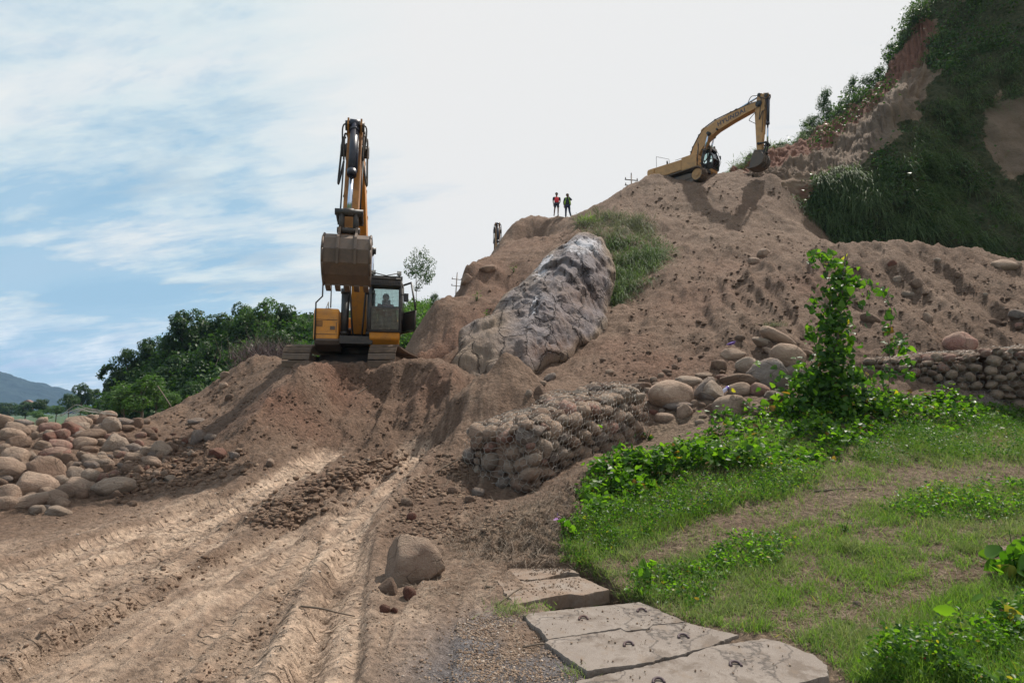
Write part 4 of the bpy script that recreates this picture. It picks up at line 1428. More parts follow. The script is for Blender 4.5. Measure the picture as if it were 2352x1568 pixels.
        mb = MB(); mb.cyl(b - Vector((0, r * 1.1, 0)), b + Vector((0, r * 1.1, 0)), r * 1.0, 14); mb.obj('rod_eye', BK, o)
        return o
    # boom cylinders either side
    pb = B((2.35, .95))
    for sy in (-1, 1):
        ram('boom_cylinder', (1.25, 1.15), pb, 0.10, 0.56 if boom_a < 0.8 else 0.50, 'chrome', sy * 0.36)
    # --- stick
    PV = B((5.6, 0))
    dirv = (math.cos(stick_a), math.sin(stick_a))
    out = (-dirv[1], dirv[0])       # outer side of the stick (away from the machine)
    if out[0] < 0: out = (-out[0], -out[1])
    Sx = lambda s, t: (PV[0] + dirv[0] * s + out[0] * t, PV[1] + dirv[1] * s + out[1] * t)
    LS = ls
    sp = [Sx(-.66, -.08), Sx(-.66, .14), Sx(-.52, .32), Sx(-.25, .42), Sx(.35, .36), Sx(LS, .15), Sx(LS + .1, 0), Sx(LS, -.13), Sx(.4, -.27), Sx(0, -.20)]
    mb = MB()
    mb.prism(sp, -0.165, 0.165)
    PW = M['yellow_worn_shaded'] if paint == 'yellow' else P0
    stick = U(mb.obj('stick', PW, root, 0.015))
    mb = MB()
    for (s_, t_, r_) in ((0, 0, .2), (-.58, .02, .1), (-.38, .46, .12), (LS, 0, .11)):
        p = Sx(s_, t_); mb.cyl((p[0], -.22, p[1]), (p[0], .22, p[1]), r_, 14)
    mb.obj('pins', BK, stick)
    # cylinder lugs at the stick head
    mb = MB()
    for sy in (-1, 1):
        mb.prism([Sx(-.6, .28), Sx(-.5, .60), Sx(-.30, .60), Sx(-.16, .38)], sy * .15 - .02, sy * .15 + .02)
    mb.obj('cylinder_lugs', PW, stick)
    # bucket cylinder and links
    E = Sx(LS - .42, .46)
    ram('bucket_cylinder', Sx(-.40, .52), E, 0.092, 0.60)
    mb = MB()
    K = Sx(LS - .5, 0.0)
    for sy in (-1, 1):
        y_ = sy * .24
        a, b = Vector((K[0], y_, K[1])), Vector((E[0], y_, E[1]))
        mb.tube([a, b], 0.055, 8)
    mb.cyl((E[0], -.3, E[1]), (E[0], .3, E[1]), .075, 14)
    mb.cyl((K[0], -.28, K[1]), (K[0], .28, K[1]), .07, 14)
    BP = Sx(LS, 0)
    BR = lambda p: rot2((p[0] * .82, p[1] * .82), bucket_a, BP)
    G2 = BR((0.40, 0.10))
    for sy in (-1, 1):
        mb.tube([(E[0], sy * .15, E[1]), (G2[0], sy * .15, G2[1])], 0.06, 8)
    mb.cyl((G2[0], -.24, G2[1]), (G2[0], .24, G2[1]), .07, 14)
    U(mb.obj('bucket_links', BK, root))
    # stick cylinder: boom back to stick head
    bs = B((2.15, 1.62)); ss = Sx(-.58, -.02)
    ram('stick_cylinder', bs, ss, 0.105, 0.62)
    mb = MB()
    for sy in (-1, 1):
        mb.prism([B((1.85, 1.40)), B((2.05, 1.72)), B((2.27, 1.72)), B((2.55, 1.5))], sy * .15 - .02, sy * .15 + .02)
    mb.obj('cylinder_bracket', P0, boom)
    # --- bucket: shell, side plates, ears, ribs, teeth
    shell = [(-.16, -.02), (.10, .0), (.48, -.05), (.76, -.28), (.86, -.62), (.74, -.95), (.46, -1.18), (.08, -1.34)]
    bw = 0.47
    inn = []
    for i, p in enumerate(shell):
        c = (.2, -.6); inn.append((p[0] + (c[0] - p[0]) * .07, p[1] + (c[1] - p[1]) * .07))
    mb = MB()
    ring = [BR(p) for p in shell] + [BR(p) for p in reversed(inn)]
    n_ = len(shell)
    vs = [(p[0], -bw, p[1]) for p in ring] + [(p[0], bw, p[1]) for p in ring]
    N_ = len(ring); fs = []
    for i in range(N_): fs.append(((i + 1) % N_, i, i + N_, (i + 1) % N_ + N_))
    for i in range(n_ - 1):
        fs.append((i, i + 1, N_ - 2 - i, N_ - 1 - i)); fs.append((N_ + N_ - 1 - i, N_ + N_ - 2 - i, N_ + i + 1, N_ + i))
    mb.add(vs, fs)
    side = [BR(p) for p in shell] + [BR((-.02, -1.0)), BR((-.12, -.5))]
    for sy in (-1, 1):
        mb.prism(side, sy * (bw + .002) - .0, sy * (bw + .032))
        rim = [BR(p) for p in shell]
        for a, b in zip(rim[:-1], rim[1:]):
            mb.tube([(a[0], sy * (bw + .016), a[1]), (b[0], sy * (bw + .016), b[1])], .026, 6)
    bucket = U(mb.obj('bucket', ST_, root))
    for sy in (-1, 1):
        mb = MB()
        rib = [(.30, .06), (.50, .02), (.83, -.26), (.93, -.62), (.80, -1.0), (.70, -.95), (.82, -.62), (.72, -.30), (.44, -.04)]
        mb.prism([BR(p) for p in rib], sy * .18 - .025, sy * .18 + .025)
        mb.prism([BR(p) for p in [(-.13, -.05), (-.10, .12), (.03, .14), (.36, .22), (.50, .16), (.56, -.08)]], sy * .18 - .028, sy * .18 + .028)
        mb.obj('ear_plate', ST_, bucket)
    for k in range(5):
        y_ = -0.4 + k * 0.2
        mb = MB()
        mb.prism([BR(p) for p in [(.13, -1.36), (.12, -1.27), (-.05, -1.26), (-.26, -1.36), (-.25, -1.39), (.02, -1.39)]], y_ - .055, y_ + .055)
        mb.obj('tooth', ST_, bucket)
    # a load of soil showing over the bucket edge
    mb = MB()
    rr_ = random.Random(4)
    gx = [(-.05, -.25), (.15, -.12), (.45, -.2), (.6, -.5), (.55, -.9), (.25, -1.15), (.02, -1.1), (-.1, -.65)]
    mb.prism([BR(p) for p in gx], -bw + .03, bw - .03)
    U(mb.obj('bucket_soil', MUD, root, 0.04))
    # --- hoses
    mb = MB()
    for sy in (-1, 1):
        a = Sx(-.35, .1); b = Sx(.55, .25)
        y0 = sy * .24
        mb.tube(spline3([(a[0], y0, a[1]), (a[0] + out[0] * .1, sy * .29, a[1] - .1), (Sx(.5, .15)[0], sy * .31, Sx(.5, .15)[1]), (Sx(1.1, .1)[0], sy * .32, Sx(1.1, .1)[1]), (b[0], sy * .22, b[1])]), .026, 6)
        mb.tube(spline3([(B((5.0, .5))[0], sy * .16, B((5.0, .5))[1]), (B((5.6, .75))[0], sy * .2, B((5.6, .75))[1]), (Sx(-.1, .45)[0], sy * .22, Sx(-.1, .45)[1]), (Sx(.6, .38)[0], sy * .21, Sx(.6, .38)[1])]), .022, 6)
        mb.tube([(Sx(.5, .3)[0], sy * .215, Sx(.5, .3)[1]), (Sx(1.9, .22)[0], sy * .215, Sx(1.9, .22)[1])], .018, 6)
        mb.tube(spline3([(Sx(-.3, .6)[0], sy * .1, Sx(-.3, .6)[1]), (Sx(-.3, .5)[0], sy * .27, Sx(-.3, .5)[1]), (Sx(.35, .4)[0], sy * .25, Sx(.35, .4)[1])]), .018, 6)
    q0 = B((5.2, -.3)); q1 = Sx(1.0, -.45); q2 = Sx(1.2, -.2)
    mb.tube(spline3([(q0[0], -.2, q0[1]), ((q0[0] + q1[0]) / 2 - .25, -.24, (q0[1] + q1[1]) / 2 - .1), (q1[0], -.24, q1[1]), (q2[0], -.2, q2[1])]), .02, 6)
    for sy in (-1, 1):
        e = B((1.4, .5))
        mb.tube(spline3([(.95, sy * .12, 1.25), (1.2, sy * .16, 1.7), (e[0] + .35, sy * .22, e[1] - .2), (e[0], sy * .24, e[1])]), .028, 6)
    U(mb.obj('hoses', M['hose'], root))
    # boom work light
    p = B((2.9, .72))
    mb = MB(); mb.box((p[0], -.34, p[1]), (.12, .16, .11), (0, -boom_a, 0))
    U(mb.obj('work_light', BK, root, 0.01))
    # --- cab
    ya, yb = 0.37, 1.2
    sd = [(1.72, 1.38), (1.80, 2.02), (1.50, 2.93), (0.22, 2.93), (0.18, 1.38)]
    bars = MB()
    tb_ = 0.045
    for y_ in (ya, yb):
        for a, b in zip(sd, sd[1:] + sd[:1]):
            bars.tube([(a[0], y_, a[1]), (b[0], y_, b[1])], tb_, 6)
        bars.tube([(0.95, y_, 1.38), (0.95, y_, 2.93)], 0.035, 6)
        bars.tube([(0.2, y_, 2.02), (1.8, y_, 2.02)], 0.03, 6)
    for a in sd:
        bars.tube([(a[0], ya, a[1]), (a[0], yb, a[1])], tb_, 6)
    bars.box((1.62, (ya + yb) / 2, 2.80), (.10, yb - ya, .26), (0, R(-18), 0))
    bars.box((0.2, (ya + yb) / 2, 1.62), (.06, yb - ya, .5))
    bars.box((0.57, yb + .0, 1.70), (.74, .04, .62)); bars.box((1.33, yb + .0, 1.68), (.74, .04, .55))
    bars.box((0.57, ya - .0, 1.70), (.74, .04, .62)); bars.box((1.33, ya, 1.60), (.74, .04, .42))
    cf = U(bars.obj('cab_frame', BK, root, 0.01))
    mb = MB(); mb.box((0.86, (ya + yb) / 2, 2.965), (1.42, yb - ya + .1, .07)); mb.obj('roof', BK, cf)
    for nm, quad in (('front_pane', [(1.785, ya + .05, 2.06), (1.785, yb - .05, 2.06), (1.51, yb - .05, 2.88), (1.51, ya + .05, 2.88)]),
                     ('lower_pane', [(1.735, ya + .05, 1.44), (1.735, yb - .05, 1.44), (1.79, yb - .05, 1.99), (1.79, ya + .05, 1.99)]),
                     ('rear_pane', [(.2, ya + .05, 2.06), (.2, yb - .05, 2.06), (.215, yb - .05, 2.88), (.215, ya + .05, 2.88)]),
                     ('side_pane', [(.26, yb, 2.06), (.92, yb, 2.06), (.92, yb, 2.88), (.26, yb, 2.88)]),
                     ('side_pane', [(.99, yb, 2.06), (1.74, yb, 2.06), (1.47, yb, 2.88), (.99, yb, 2.88)]),
                     ('side_pane', [(.26, ya, 2.06), (.92, ya, 2.06), (.92, ya, 2.88), (.26, ya, 2.88)]),
                     ('side_pane', [(.99, ya, 2.06), (1.74, ya, 2.06), (1.47, ya, 2.88), (.99, ya, 2.88)])):
        mb = MB(); q4 = [Vector(v) for v in quad]
        nn = (q4[1] - q4[0]).cross(q4[3] - q4[0]).normalized() * 0.005
        mb.add(q4 + [v + nn for v in q4], [(0, 1, 2, 3), (7, 6, 5, 4), (0, 4, 5, 1), (1, 5, 6, 2), (2, 6, 7, 3), (3, 7, 4, 0)])
        mb.obj(nm, M['glass'], cf)
    # seat and levers
    mb = MB()
    mb.box((.62, .79, 1.72), (.5, .48, .14)); mb.box((.36, .79, 2.08), (.13, .46, .62), (0, R(-8), 0)); mb.box((.3, .79, 2.46), (.1, .26, .16))
    mb.box((.62, .79, 1.52), (.4, .4, .3))
    U(mb.obj('seat', M['hose'], root, 0.03))
    mb = MB()
    for y_ in (.5, 1.08):
        mb.box((.85, y_, 1.85), (.5, .1, .12)); mb.tube([(1.05, y_, 1.9), (1.1, y_, 2.05)], .022, 6)
    mb.tube([(1.45, .8, 1.42), (1.35, .8, 1.95)], .02, 6); mb.tube([(1.45, .98, 1.42), (1.35, .98, 1.95)], .02, 6)
    U(mb.obj('levers', BK, root))
    # rails and mirrors
    mb = MB()
    mb.tube([(1.48, -1.12, 1.1), (1.54, -1.12, 2.15), (1.48, -.96, 2.35), (1.48, -.96, 2.9)], .022, 6)
    mb.tube([(1.48, -.96, 2.82), (1.40, -.74, 2.72), (1.35, -.74, 2.05)], .018, 6)
    mb.tube([(1.40, -1.14, 2.0), (-.1, -1.14, 2.0)], .014, 6)
    U(mb.obj('handrail', BK, root))
    mb = MB()
    mb.tube([(-1.6, -1.12, 2.0), (-1.6, -1.12, 2.75)], .014, 6); mb.tube([(-1.6, -1.12, 2.75), (-1.2, -1.12, 2.55), (-0.6, -1.12, 2.25), (-.5, -1.12, 1.3)], .014, 6)
    U(mb.obj('rear_handrail', BK, root))
    mb = MB()
    mb.tube([(1.72, yb + .02, 1.5), (1.86, yb + .10, 2.0), (1.7, yb + .08, 2.65), (1.5, yb + .02, 2.88)], .014, 6)
    U(mb.obj('cab_grab_rail', BK, root))
    mb = MB(); mb.tube([(1.7, yb, 2.45), (1.8, yb + .14, 2.4)], .014, 6); mb.box((1.8, yb + .16, 2.34), (.04, .12, .24)); U(mb.obj('mirror', BK, root))
    for y_ in (ya + .05, yb - .05):
        mb = MB(); mb.box((1.5, y_, 3.10), (.09, .12, .12)); mb.tube([(1.5, y_, 2.97), (1.5, y_, 3.05)], .015, 6)
        o = U(mb.obj('cab_light', BK, root)); mb = MB(); mb.box((1.55, y_, 3.10), (.012, .1, .1)); mb.obj('lens', M['lampglass'], o)
    if guard:
        def grid(q, nu, nv, r=.005):
            q = [Vector(v) for v in q]
            for i in range(nu + 1):
                t = i / nu; gm.tube([q[0].lerp(q[1], t), q[3].lerp(q[2], t)], r, 3, False)
            for i in range(nv + 1):
                t = i / nv; gm.tube([q[0].lerp(q[3], t), q[1].lerp(q[2], t)], r, 3, False)
        gm = MB()
        grid([(1.80, ya + .05, 1.42), (1.80, yb - .05, 1.42), (1.86, yb - .05, 2.0), (1.86, ya + .05, 2.0)], 22, 16)
        U(gm.obj('lower_mesh_guard', M['wire'], root))
        gm = MB()
        grid([(.16, ya, 2.03), (.16, yb, 2.03), (.19, yb, 2.88), (.19, ya, 2.88)], 22, 20, .006)
        U(gm.obj('rear_mesh_guard', M['steel'], root))
        gm = MB()
        for k in range(16):
            y_ = ya + .03 + (yb - ya - .06) * k / 15
            gm.tube([(1.66, y_, 2.90), (1.5, y_, 3.02), (.3, y_, 3.02)], .010, 4)
        grid([(1.72, ya, 2.70), (1.72, yb, 2.70), (1.62, yb, 2.94), (1.62, ya, 2.94)], 18, 5, .006)
        gm.tube([(1.66, ya, 2.9), (1.66, yb, 2.9)], .02, 6); gm.tube([(1.62, ya, 3.08), (1.6, (ya + yb) / 2, 3.0), (1.62, yb, 3.1)], .015, 6)
        U(gm.obj('roof_guard', BK, root))
        # the door stands open beside the cab
        mb = MB()
        dq = [(1.70, yb + .06, 1.42), (1.78, yb + .06, 2.0), (1.5, yb + .06, 2.86), (.98, yb + .06, 2.86), (.98, yb + .06, 1.42)]
        for a, b in zip(dq, dq[1:] + dq[:1]): mb.tube([a, b], .03, 6)
        mb.tube([dq[1], (.98, yb + .06, 2.0)], .025, 6)
        mb.add([(1.68, yb + .05, 1.45), (1.75, yb + .05, 1.98), (1.0, yb + .05, 1.98), (1.0, yb + .05, 1.45)], [(0, 1, 2, 3)])
        o = mb.obj('open_door', BK, root)
        o.data.transform(Matrix.Translation((.98, yb + .06, 0)) @ Euler((0, 0, R(28))).to_matrix().to_4x4() @ Matrix.Translation((-.98, -yb - .06, 0)))
        U(o)
    return root


def spline3(p, n=6):
    p = [Vector(q) for q in p]
    p = [2 * p[0] - p[1]] + p + [2 * p[-1] - p[-2]]
    out = []
    for i in range(1, len(p) - 2):
        for k in range(n):
            t = k / n
            out.append(0.5 * ((2 * p[i]) + (-p[i - 1] + p[i + 1]) * t + (2 * p[i - 1] - 5 * p[i] + 4 * p[i + 1] - p[i + 2]) * t * t + (-p[i - 1] + 3 * p[i] - 3 * p[i + 1] + p[i + 2]) * t ** 3))
    out.append(p[-2])
    return out


E1 = (-4.72, 17.45, 2.42)
ex1 = excavator('yellow excavator facing the camera on the near mound with its bucket raised high', E1, R(-90), R(12), R(44.7), R(-71), R(8), 'yellow', guard=True)
p2 = P(1582, 408, 37.0)
E2 = (p2.x - .1, p2.y + .3, p2.z - 0.95)
ex2 = excavator('buff yellow excavator on top of the big slope with its boom reaching right and down', E2, R(-48), 0.0, R(30), R(-92), R(-30), 'buff', lettering='HYUNDAI', pitch=R(1), ls=3.05)
p3 = P(1147, 521, 44)
# only its raised stick shows above the ridge
E3 = (p3.x - 0.4, 47.2, p3.z - 6.45)
ex3 = excavator('far excavator behind the ridge with only its raised arm showing left of the two people', E3, R(-90), R(4), R(53), R(-80), R(8), 'buff', tag_name='excavator')

stand = dict(pelvis=(0, 0, .93), chest=(0, 0, 1.27), neck=(0, 0, 1.47), head=(0, -.02, 1.60),
             shL=(-.19, 0, 1.38), shR=(.19, 0, 1.38), elL=(-.25, .04, 1.10), elR=(.26, .05, 1.10), wrL=(-.20, .10, .90), wrR=(.17, .02, .90),
             hipL=(-.095, 0, .88), hipR=(.095, 0, .88), knL=(-.15, -.01, .48), knR=(.10, -.01, .48), anL=(-.19, .02, .07), anR=(.09, .02, .07), toeL=(-.21, -.14, .04), toeR=(.10, -.14, .04))
walk = dict(stand); walk.update(dict(elR=(.27, -.12, 1.22), wrR=(.10, -.22, 1.42), knL=(-.12, 0, .48), anL=(-.13, .04, .07), knR=(.13, -.02, .48), anR=(.22, -.02, .1), toeL=(-.14, -.13, .04), toeR=(.24, -.16, .07), elL=(-.25, .03, 1.10), wrL=(-.22, -.03, .86)))
a = P(1279, 507, 38.0); b = P(1304, 504, 38.2)
person((a.x, a.y, gz(a.x, a.y) + 0.0), R(4), stand, 'person in a bright red shirt with dark sleeves and dark shorts standing on the ridge', (M['red_cloth'], M['dark_cloth']), M['dark_cloth'], False, scale=0.98)
person((b.x, b.y, gz(b.x, b.y) + 0.0), R(-8), walk, 'person in dark clothes and open lime vest with one hand raised to the face', M['dark_cloth'], M['navy_cloth'], True, 'long', vest=M['lime_cloth'], scale=1.03)
# the driver sits inside the cab of the near machine
sit = dict(pelvis=(0, .1, .10), chest=(0, .12, .42), neck=(0, .10, .62), head=(0, .06, .76), shL=(-.19, .1, .53), shR=(.19, .1, .53),
           elL=(-.27, -.05, .28), elR=(.27, -.05, .28), wrL=(-.24, -.28, .24), wrR=(.24, -.28, .24),
           hipL=(-.10, .06, .07), hipR=(.10, .06, .07), knL=(-.13, -.36, .10), knR=(.13, -.36, .10), anL=(-.12, -.52, -.28), anR=(.12, -.52, -.28), toeL=(-.12, -.64, -.32), toeR=(.12, -.64, -.32))
yaw_w = R(-90) + R(11)
sx_, sy_ = .62, .79
dx_ = sx_ * math.cos(yaw_w) - sy_ * math.sin(yaw_w); dy_ = sx_ * math.sin(yaw_w) + sy_ * math.cos(yaw_w)
person((E1[0] + dx_, E1[1] + dy_, E1[2] + 1.78), R(11), sit, 'person in a maroon shirt numbered 07 sitting at the controls of the near excavator', M['maroon_cloth'], M['dark_cloth'], True, logo=('07', 0.17, 0.0, -0.02))

# utility poles beyond the ridge
def pole(label, p, h, arms, lean=0.0):
    t = empty('utility_pole', p, 0)
    t.rotation_euler = (0, lean, R(12))
    tag(t, label, 'pole', None)
    mb = MB(); mb.tube([(0, 0, 0), (0, 0, h)], [.13, .08], 8); mb.obj('post', M['steel'], t)
    for z_ in arms:
        mb = MB(); mb.box((0, 0, z_), (1.7, .09, .09)); o = mb.obj('crossarm', M['steel'], t)
        mb = MB()
        for s_ in (-.75, .75): mb.tube([(s_, 0, z_ + .04), (s_, 0, z_ + .28)], .06, 6)
        mb.obj('insulators', M['steel'], o)
    mb = MB(); mb.tube([(0, 0, h), (0, 0, h + .3)], .06, 6); mb.obj('top_insulator', M['steel'], t)


q = P(1043, 628, 92); pole('thin utility pole with crossarms behind the left ridge above the small tree', (q.x, q.y, q.z - 9.6), 9.6, (8.7, 7.6), R(3))
q = P(1450, 402, 66); pole('thin utility pole with crossarms just left of the upper excavator', (q.x, q.y, q.z - 8.6), 8.6, (8.0, 7.3), 0)
# ------------------------------------------------------------------ stones
def stone_mesh(name, seed, kind='round', sub=2):
    rs = np.random.default_rng(seed)
    bm = bmesh.new()
    bmesh.ops.create_icosphere(bm, subdivisions=sub, radius=1.0)
    V = np.array([v.co[:] for v in bm.verts])
    o = seed * 7.3
    r = 1 + 0.19 * vnoise(V[:, 0] * 1.1 + o, V[:, 1] * 1.1, V[:, 2] * 1.1, seed) + 0.07 * vnoise(V[:, 0] * 2.6 + o, V[:, 1] * 2.6, V[:, 2] * 2.6, seed + 1)
    V = V * r[:, None]
    if kind in ('angular', 'block'):
        for k in range(11 if kind == 'angular' else 9):
            n = rs.normal(size=3); n /= np.linalg.norm(n)
            d = rs.uniform(0.52, 0.82)
            t = V @ n
            V -= n[None, :] * (np.maximum(t - d, 0) * 0.9)[:, None]
        V += V * (0.05 * fbm(V[:, 0] * 3 + o, V[:, 1] * 3, V[:, 2] * 3, octv=3, seed=seed))[:, None]
    else:
        for k in range(6):
            n = rs.normal(size=3); n /= np.linalg.norm(n)
            d = rs.uniform(0.66, 0.9)
            t = V @ n
            V -= n[None, :] * (np.maximum(t - d, 0) * 0.6)[:, None]
        V += V * (0.045 * fbm(V[:, 0] * 3 + o, V[:, 1] * 4, V[:, 2] * 4, octv=3, seed=seed))[:, None]
    V -= (V.max(0) + V.min(0)) / 2
    V /= (V.max(0) - V.min(0)) / 2
    for v, c in zip(bm.verts, V): v.co = c
    me = bpy.data.meshes.new(name)
    bm.to_mesh(me); bm.free()
    for p in me.polygons: p.use_smooth = True
    me.materials.append(ST['tan'])
    return me


SM = {(k, s): [stone_mesh('stone', 10 + i + (50 if k == 'angular' else 0) + (90 if k == 'block' else 0), k, s) for i in range(7)]
      for k in ('round', 'angular', 'block') for s in (2, 3, 4)}
LOW = [stone_mesh('pebble', 200 + i, 'round', 1) for i in range(6)]


def put_stone(name, loc, dims, rot, kind, mat, parent=None, sub=2, seed=None):
    me = SM[(kind, sub)][(seed if seed is not None else random.randrange(7)) % 7]
    o = bpy.data.objects.new(name, me)
    o.location = loc; o.scale = (dims[0] / 2, dims[1] / 2, dims[2] / 2); o.rotation_euler = rot
    o.material_slots[0].link = 'OBJECT'
    o.material_slots[0].material = ST[mat]
    return link(o, parent)


def stone_at(vx, vy, w, h, rot=0, kind='round', mat='tan', label=None, group=None, name='boulder', sink=0.12, deep=0.85, cat='boulder', sub=3, seed=None, Y=None):
    """(vx, vy): middle of the stone in the view, w and h its size there"""
    loc, nor = hit(vx, vy + h * 0.42)
    if loc is None: loc = P(vx, vy + h * .42, 20); nor = Vector((0, 0, 1))
    y = loc.y + 0.0
    wm, hm = w / pxm(y), h / pxm(y)
    dm = max(hm, wm * 0.8) * deep
    c = P(vx, vy, y + dm * 0.25)
    c.z -= hm * sink * 0.35
    o = put_stone(name, c, (wm * 1.12, dm, hm * (1.16 + sink * .6)), (R(random.uniform(-8, 8)), R(-rot) if True else 0, R(random.uniform(-14, 14))), kind, mat, None, sub, seed)
    tag(o, label, cat, group)
    return o


HEAP = 'river boulders heaped beside the track on the left'
def L(x, y, w, h, rot, kind, mat, label, seed=None, scale=.2746, x0=0, y0=775, group=HEAP, **k):
    return stone_at(x0 + x * scale, y0 + y * scale, w * scale, h * scale, rot, kind, mat, label, group, seed=seed, **k)


left = [
 (20,700,130,150,75,'block','tan','tall tan boulder cut by the left picture edge at the top of the heap'),
 (140,770,200,110,-25,'round','tan','arched tan boulder near the heap top, right of the tall edge one'),
 (105,812,190,100,-8,'round','tan','wide flat-topped tan boulder in the upper left of the heap'),
 (200,712,150,60,-5,'angular','grey','low grey stone on the skyline of the heap, second from the left edge'),
 (270,775,120,80,-10,'round','tan','plump tan stone on the upper left heap beside the first pink boulder'),
 (130,880,220,100,10,'angular','brown','dark broken brown slab lying in the left of the heap'),
 (420,757,180,95,4,'round','pink','rounded pink boulder on the heap crest, leftmost of the pink ones'),
 (600,760,200,110,-20,'angular','red','sharp-edged red boulder under the big tan one on the heap crest'),
 (650,700,230,92,-6,'round','tan','broad smooth tan boulder on the crest of the heap'),
 (905,655,128,90,14,'round','tan','round boulder topmost on the heap, right end of its crest'),
 (930,728,140,124,-35,'round','pale','pale pinkish egg-shaped boulder leaning below the topmost one'),
 (1040,702,130,60,-8,'round','grey','flat grey stone at the right end of the heap crest'),
 (1138,705,112,76,-10,'angular','brown','brown broken stone at the right end of the heap crest'),
 (1055,752,130,50,-4,'angular','brown','flat brown slab below the right end of the crest'),
 (775,672,130,56,-8,'angular','tan','half-hidden tan stone on the skyline between the two highest boulders'),
 (745,812,225,92,4,'round','brown','long rounded brown boulder in the upper middle of the heap'),
 (405,832,112,82,-18,'angular','red','small broken red stone left of the bright pink one'),
 (515,815,132,92,12,'angular','pink','bright pink cracked boulder in the upper middle of the heap'),
 (588,860,110,60,5,'angular','pink','small flat pink stone under the bright pink cracked boulder'),
 (355,900,132,84,12,'round','tan','smooth egg-shaped tan boulder left of the flat orange one'),
 (505,898,190,88,-8,'round','pink','flat orange-pink boulder in the middle of the heap'),
 (460,962,220,92,6,'round','pink','wide pinkish boulder below the flat orange-pink one'),
 (700,880,180,110,18,'angular','tan','sharp-nosed tan boulder with reddish flank in the middle of the heap'),
 (745,940,130,66,6,'round','brown','brown rounded stone in the middle of the heap under the sharp-nosed one'),
 (970,890,200,134,-22,'block','pale','large pale flat-faced boulder on the right shoulder of the heap'),
 (1348,932,155,100,-26,'round','pale','pale oval boulder at the right end of the heap beside the dark sand'),
 (1226,942,98,70,10,'round','pale','small pale round stone just left of the pale oval boulder'),
 (1120,996,142,66,0,'round','tan','flat tan stone right of the heap middle, half in dirt'),
 (1264,1030,160,74,-12,'round','tan','long tan stone in the dirt under the pale oval boulder'),
 (1285,975,90,52,-8,'angular','grey','small grey broken stone between the oval boulder and the flat tan ones'),
 (140,990,240,150,-28,'block','tan','big tan block with a slanting top near the left edge'),
 (50,1085,170,240,70,'round','tan','huge upright rounded boulder at the left picture edge'),
 (160,1100,100,120,-60,'round','tan','narrow tan boulder wedged behind the huge upright one'),
 (130,1150,120,110,30,'round','brown','brown rounded stone at the foot of the huge upright boulder'),
 (405,1118,300,200,-35,'block','brown','big angular brown boulder, largest in the middle of the heap'),
 (412,1020,120,62,-12,'round','tan','orange-tan stone peeping over the big angular brown boulder'),
 (632,1140,165,115,-28,'round','pale','smooth rounded boulder right of the big angular brown one'),
 (765,1156,145,104,-12,'round','pale','smooth grey-tan boulder, next right of the smooth rounded one'),
 (300,1232,335,180,-10,'block','tan','broad flat-sided tan boulder at the front of the heap'),
 (660,1236,205,100,-18,'round','tan','smooth tan boulder below the two smooth rounded ones'),
 (560,1286,162,112,-6,'round','tan','round tan boulder right of the broad flat-sided one'),
 (682,1306,100,80,10,'round','brown','small brown round stone at the front beside the round tan boulder'),
 (765,1245,80,80,0,'round','tan','small tan stone between the smooth boulders and the wide pale one'),
 (55,1320,180,160,20,'round','tan','big rounded boulder at the lower left picture edge'),
 (60,1390,150,120,10,'round','tan','lowest big boulder at the left picture edge'),
 (250,1370,400,110,14,'round','tan','longest boulder, lying almost flat at the front of the heap'),
 (470,1345,145,120,-20,'round','tan','rounded boulder against the right end of the longest one'),
 (490,1450,200,80,-6,'round','pale','front stone below the heap, right of the crumbling pale one'),
 (305,1440,130,76,10,'angular','pale','crumbling pale stone in front of the longest boulder'),
 (955,1240,315,130,8,'round','pale','wide pale boulder lying alone at the right front of the heap'),
 (1104,1384,72,46,0,'round','brown','single brown stone on bare dirt in front of the wide pale boulder'),
 (1408,1178,96,52,-10,'angular','pale','pale chipped stone in the dark spoil right of the heap'),
 (1655,832,132,112,0,'block','grey','mottled grey boulder lying in the dark sand by the mound'),
 (1758,832,90,60,0,'round','grey','dark smooth stone right of the mottled grey boulder'),
 (1425,916,112,84,0,'round','brown','dark round stone half sunk right of the pale oval boulder'),
 (1240,790,96,62,-20,'round','brown','dark brown stone near the sand above the pale oval boulder'),
 (1290,825,60,60,0,'round','brown','small dark stone beside the brown one near the sand'),
 (1640,694,120,50,0,'round','grey','grey stone lying high in the dark sand at the mound foot'),
 (1810,965,130,86,-15,'angular','red','red-brown broken clod at the foot of the mound'),
 (1955,985,90,60,-10,'angular','grey','small sharp grey stone right of the red-brown clod'),
 (1600,960,70,44,0,'angular','pale','pale sharp stone under the mottled grey boulder'),
 (1880,306,80,50,18,'round','tan','round stone on the left skyline of the mound'),
 (1870,398,66,50,20,'round','tan','small round stone on the mound slope under the skyline one'),
 (1915,500,80,50,35,'angular','brown','brown stone on the left mound slope'),
 (1225,695,60,40,0,'round','tan','small tan stone right of the heap crest by the sand'),
 (960,815,70,50,0,'round','tan','small round stone below the right end of the crest'),
 (1025,825,70,50,-30,'round','brown','small brown stone right of the small round one below the crest'),
 (1150,1095,110,70,-10,'angular','brown','brown stone in the spoil under the flat tan ones'),
 (905,1090,80,70,-10,'angular','brown','brown clod-like stone in the spoil right of the smooth boulders'),
 (760,1020,180,80,-12,'angular','pale','pale grey stone in the dirt in the lower middle of the heap'),
 (560,1015,120,90,20,'angular','brown','dark pointed stone over the smooth rounded boulder'),
 (620,1065,110,60,30,'angular','grey','grey chipped stone between the pointed stone and the smooth boulders'),
]
random.seed(21)
for i, a in enumerate(left):
    L(*a, seed=i)

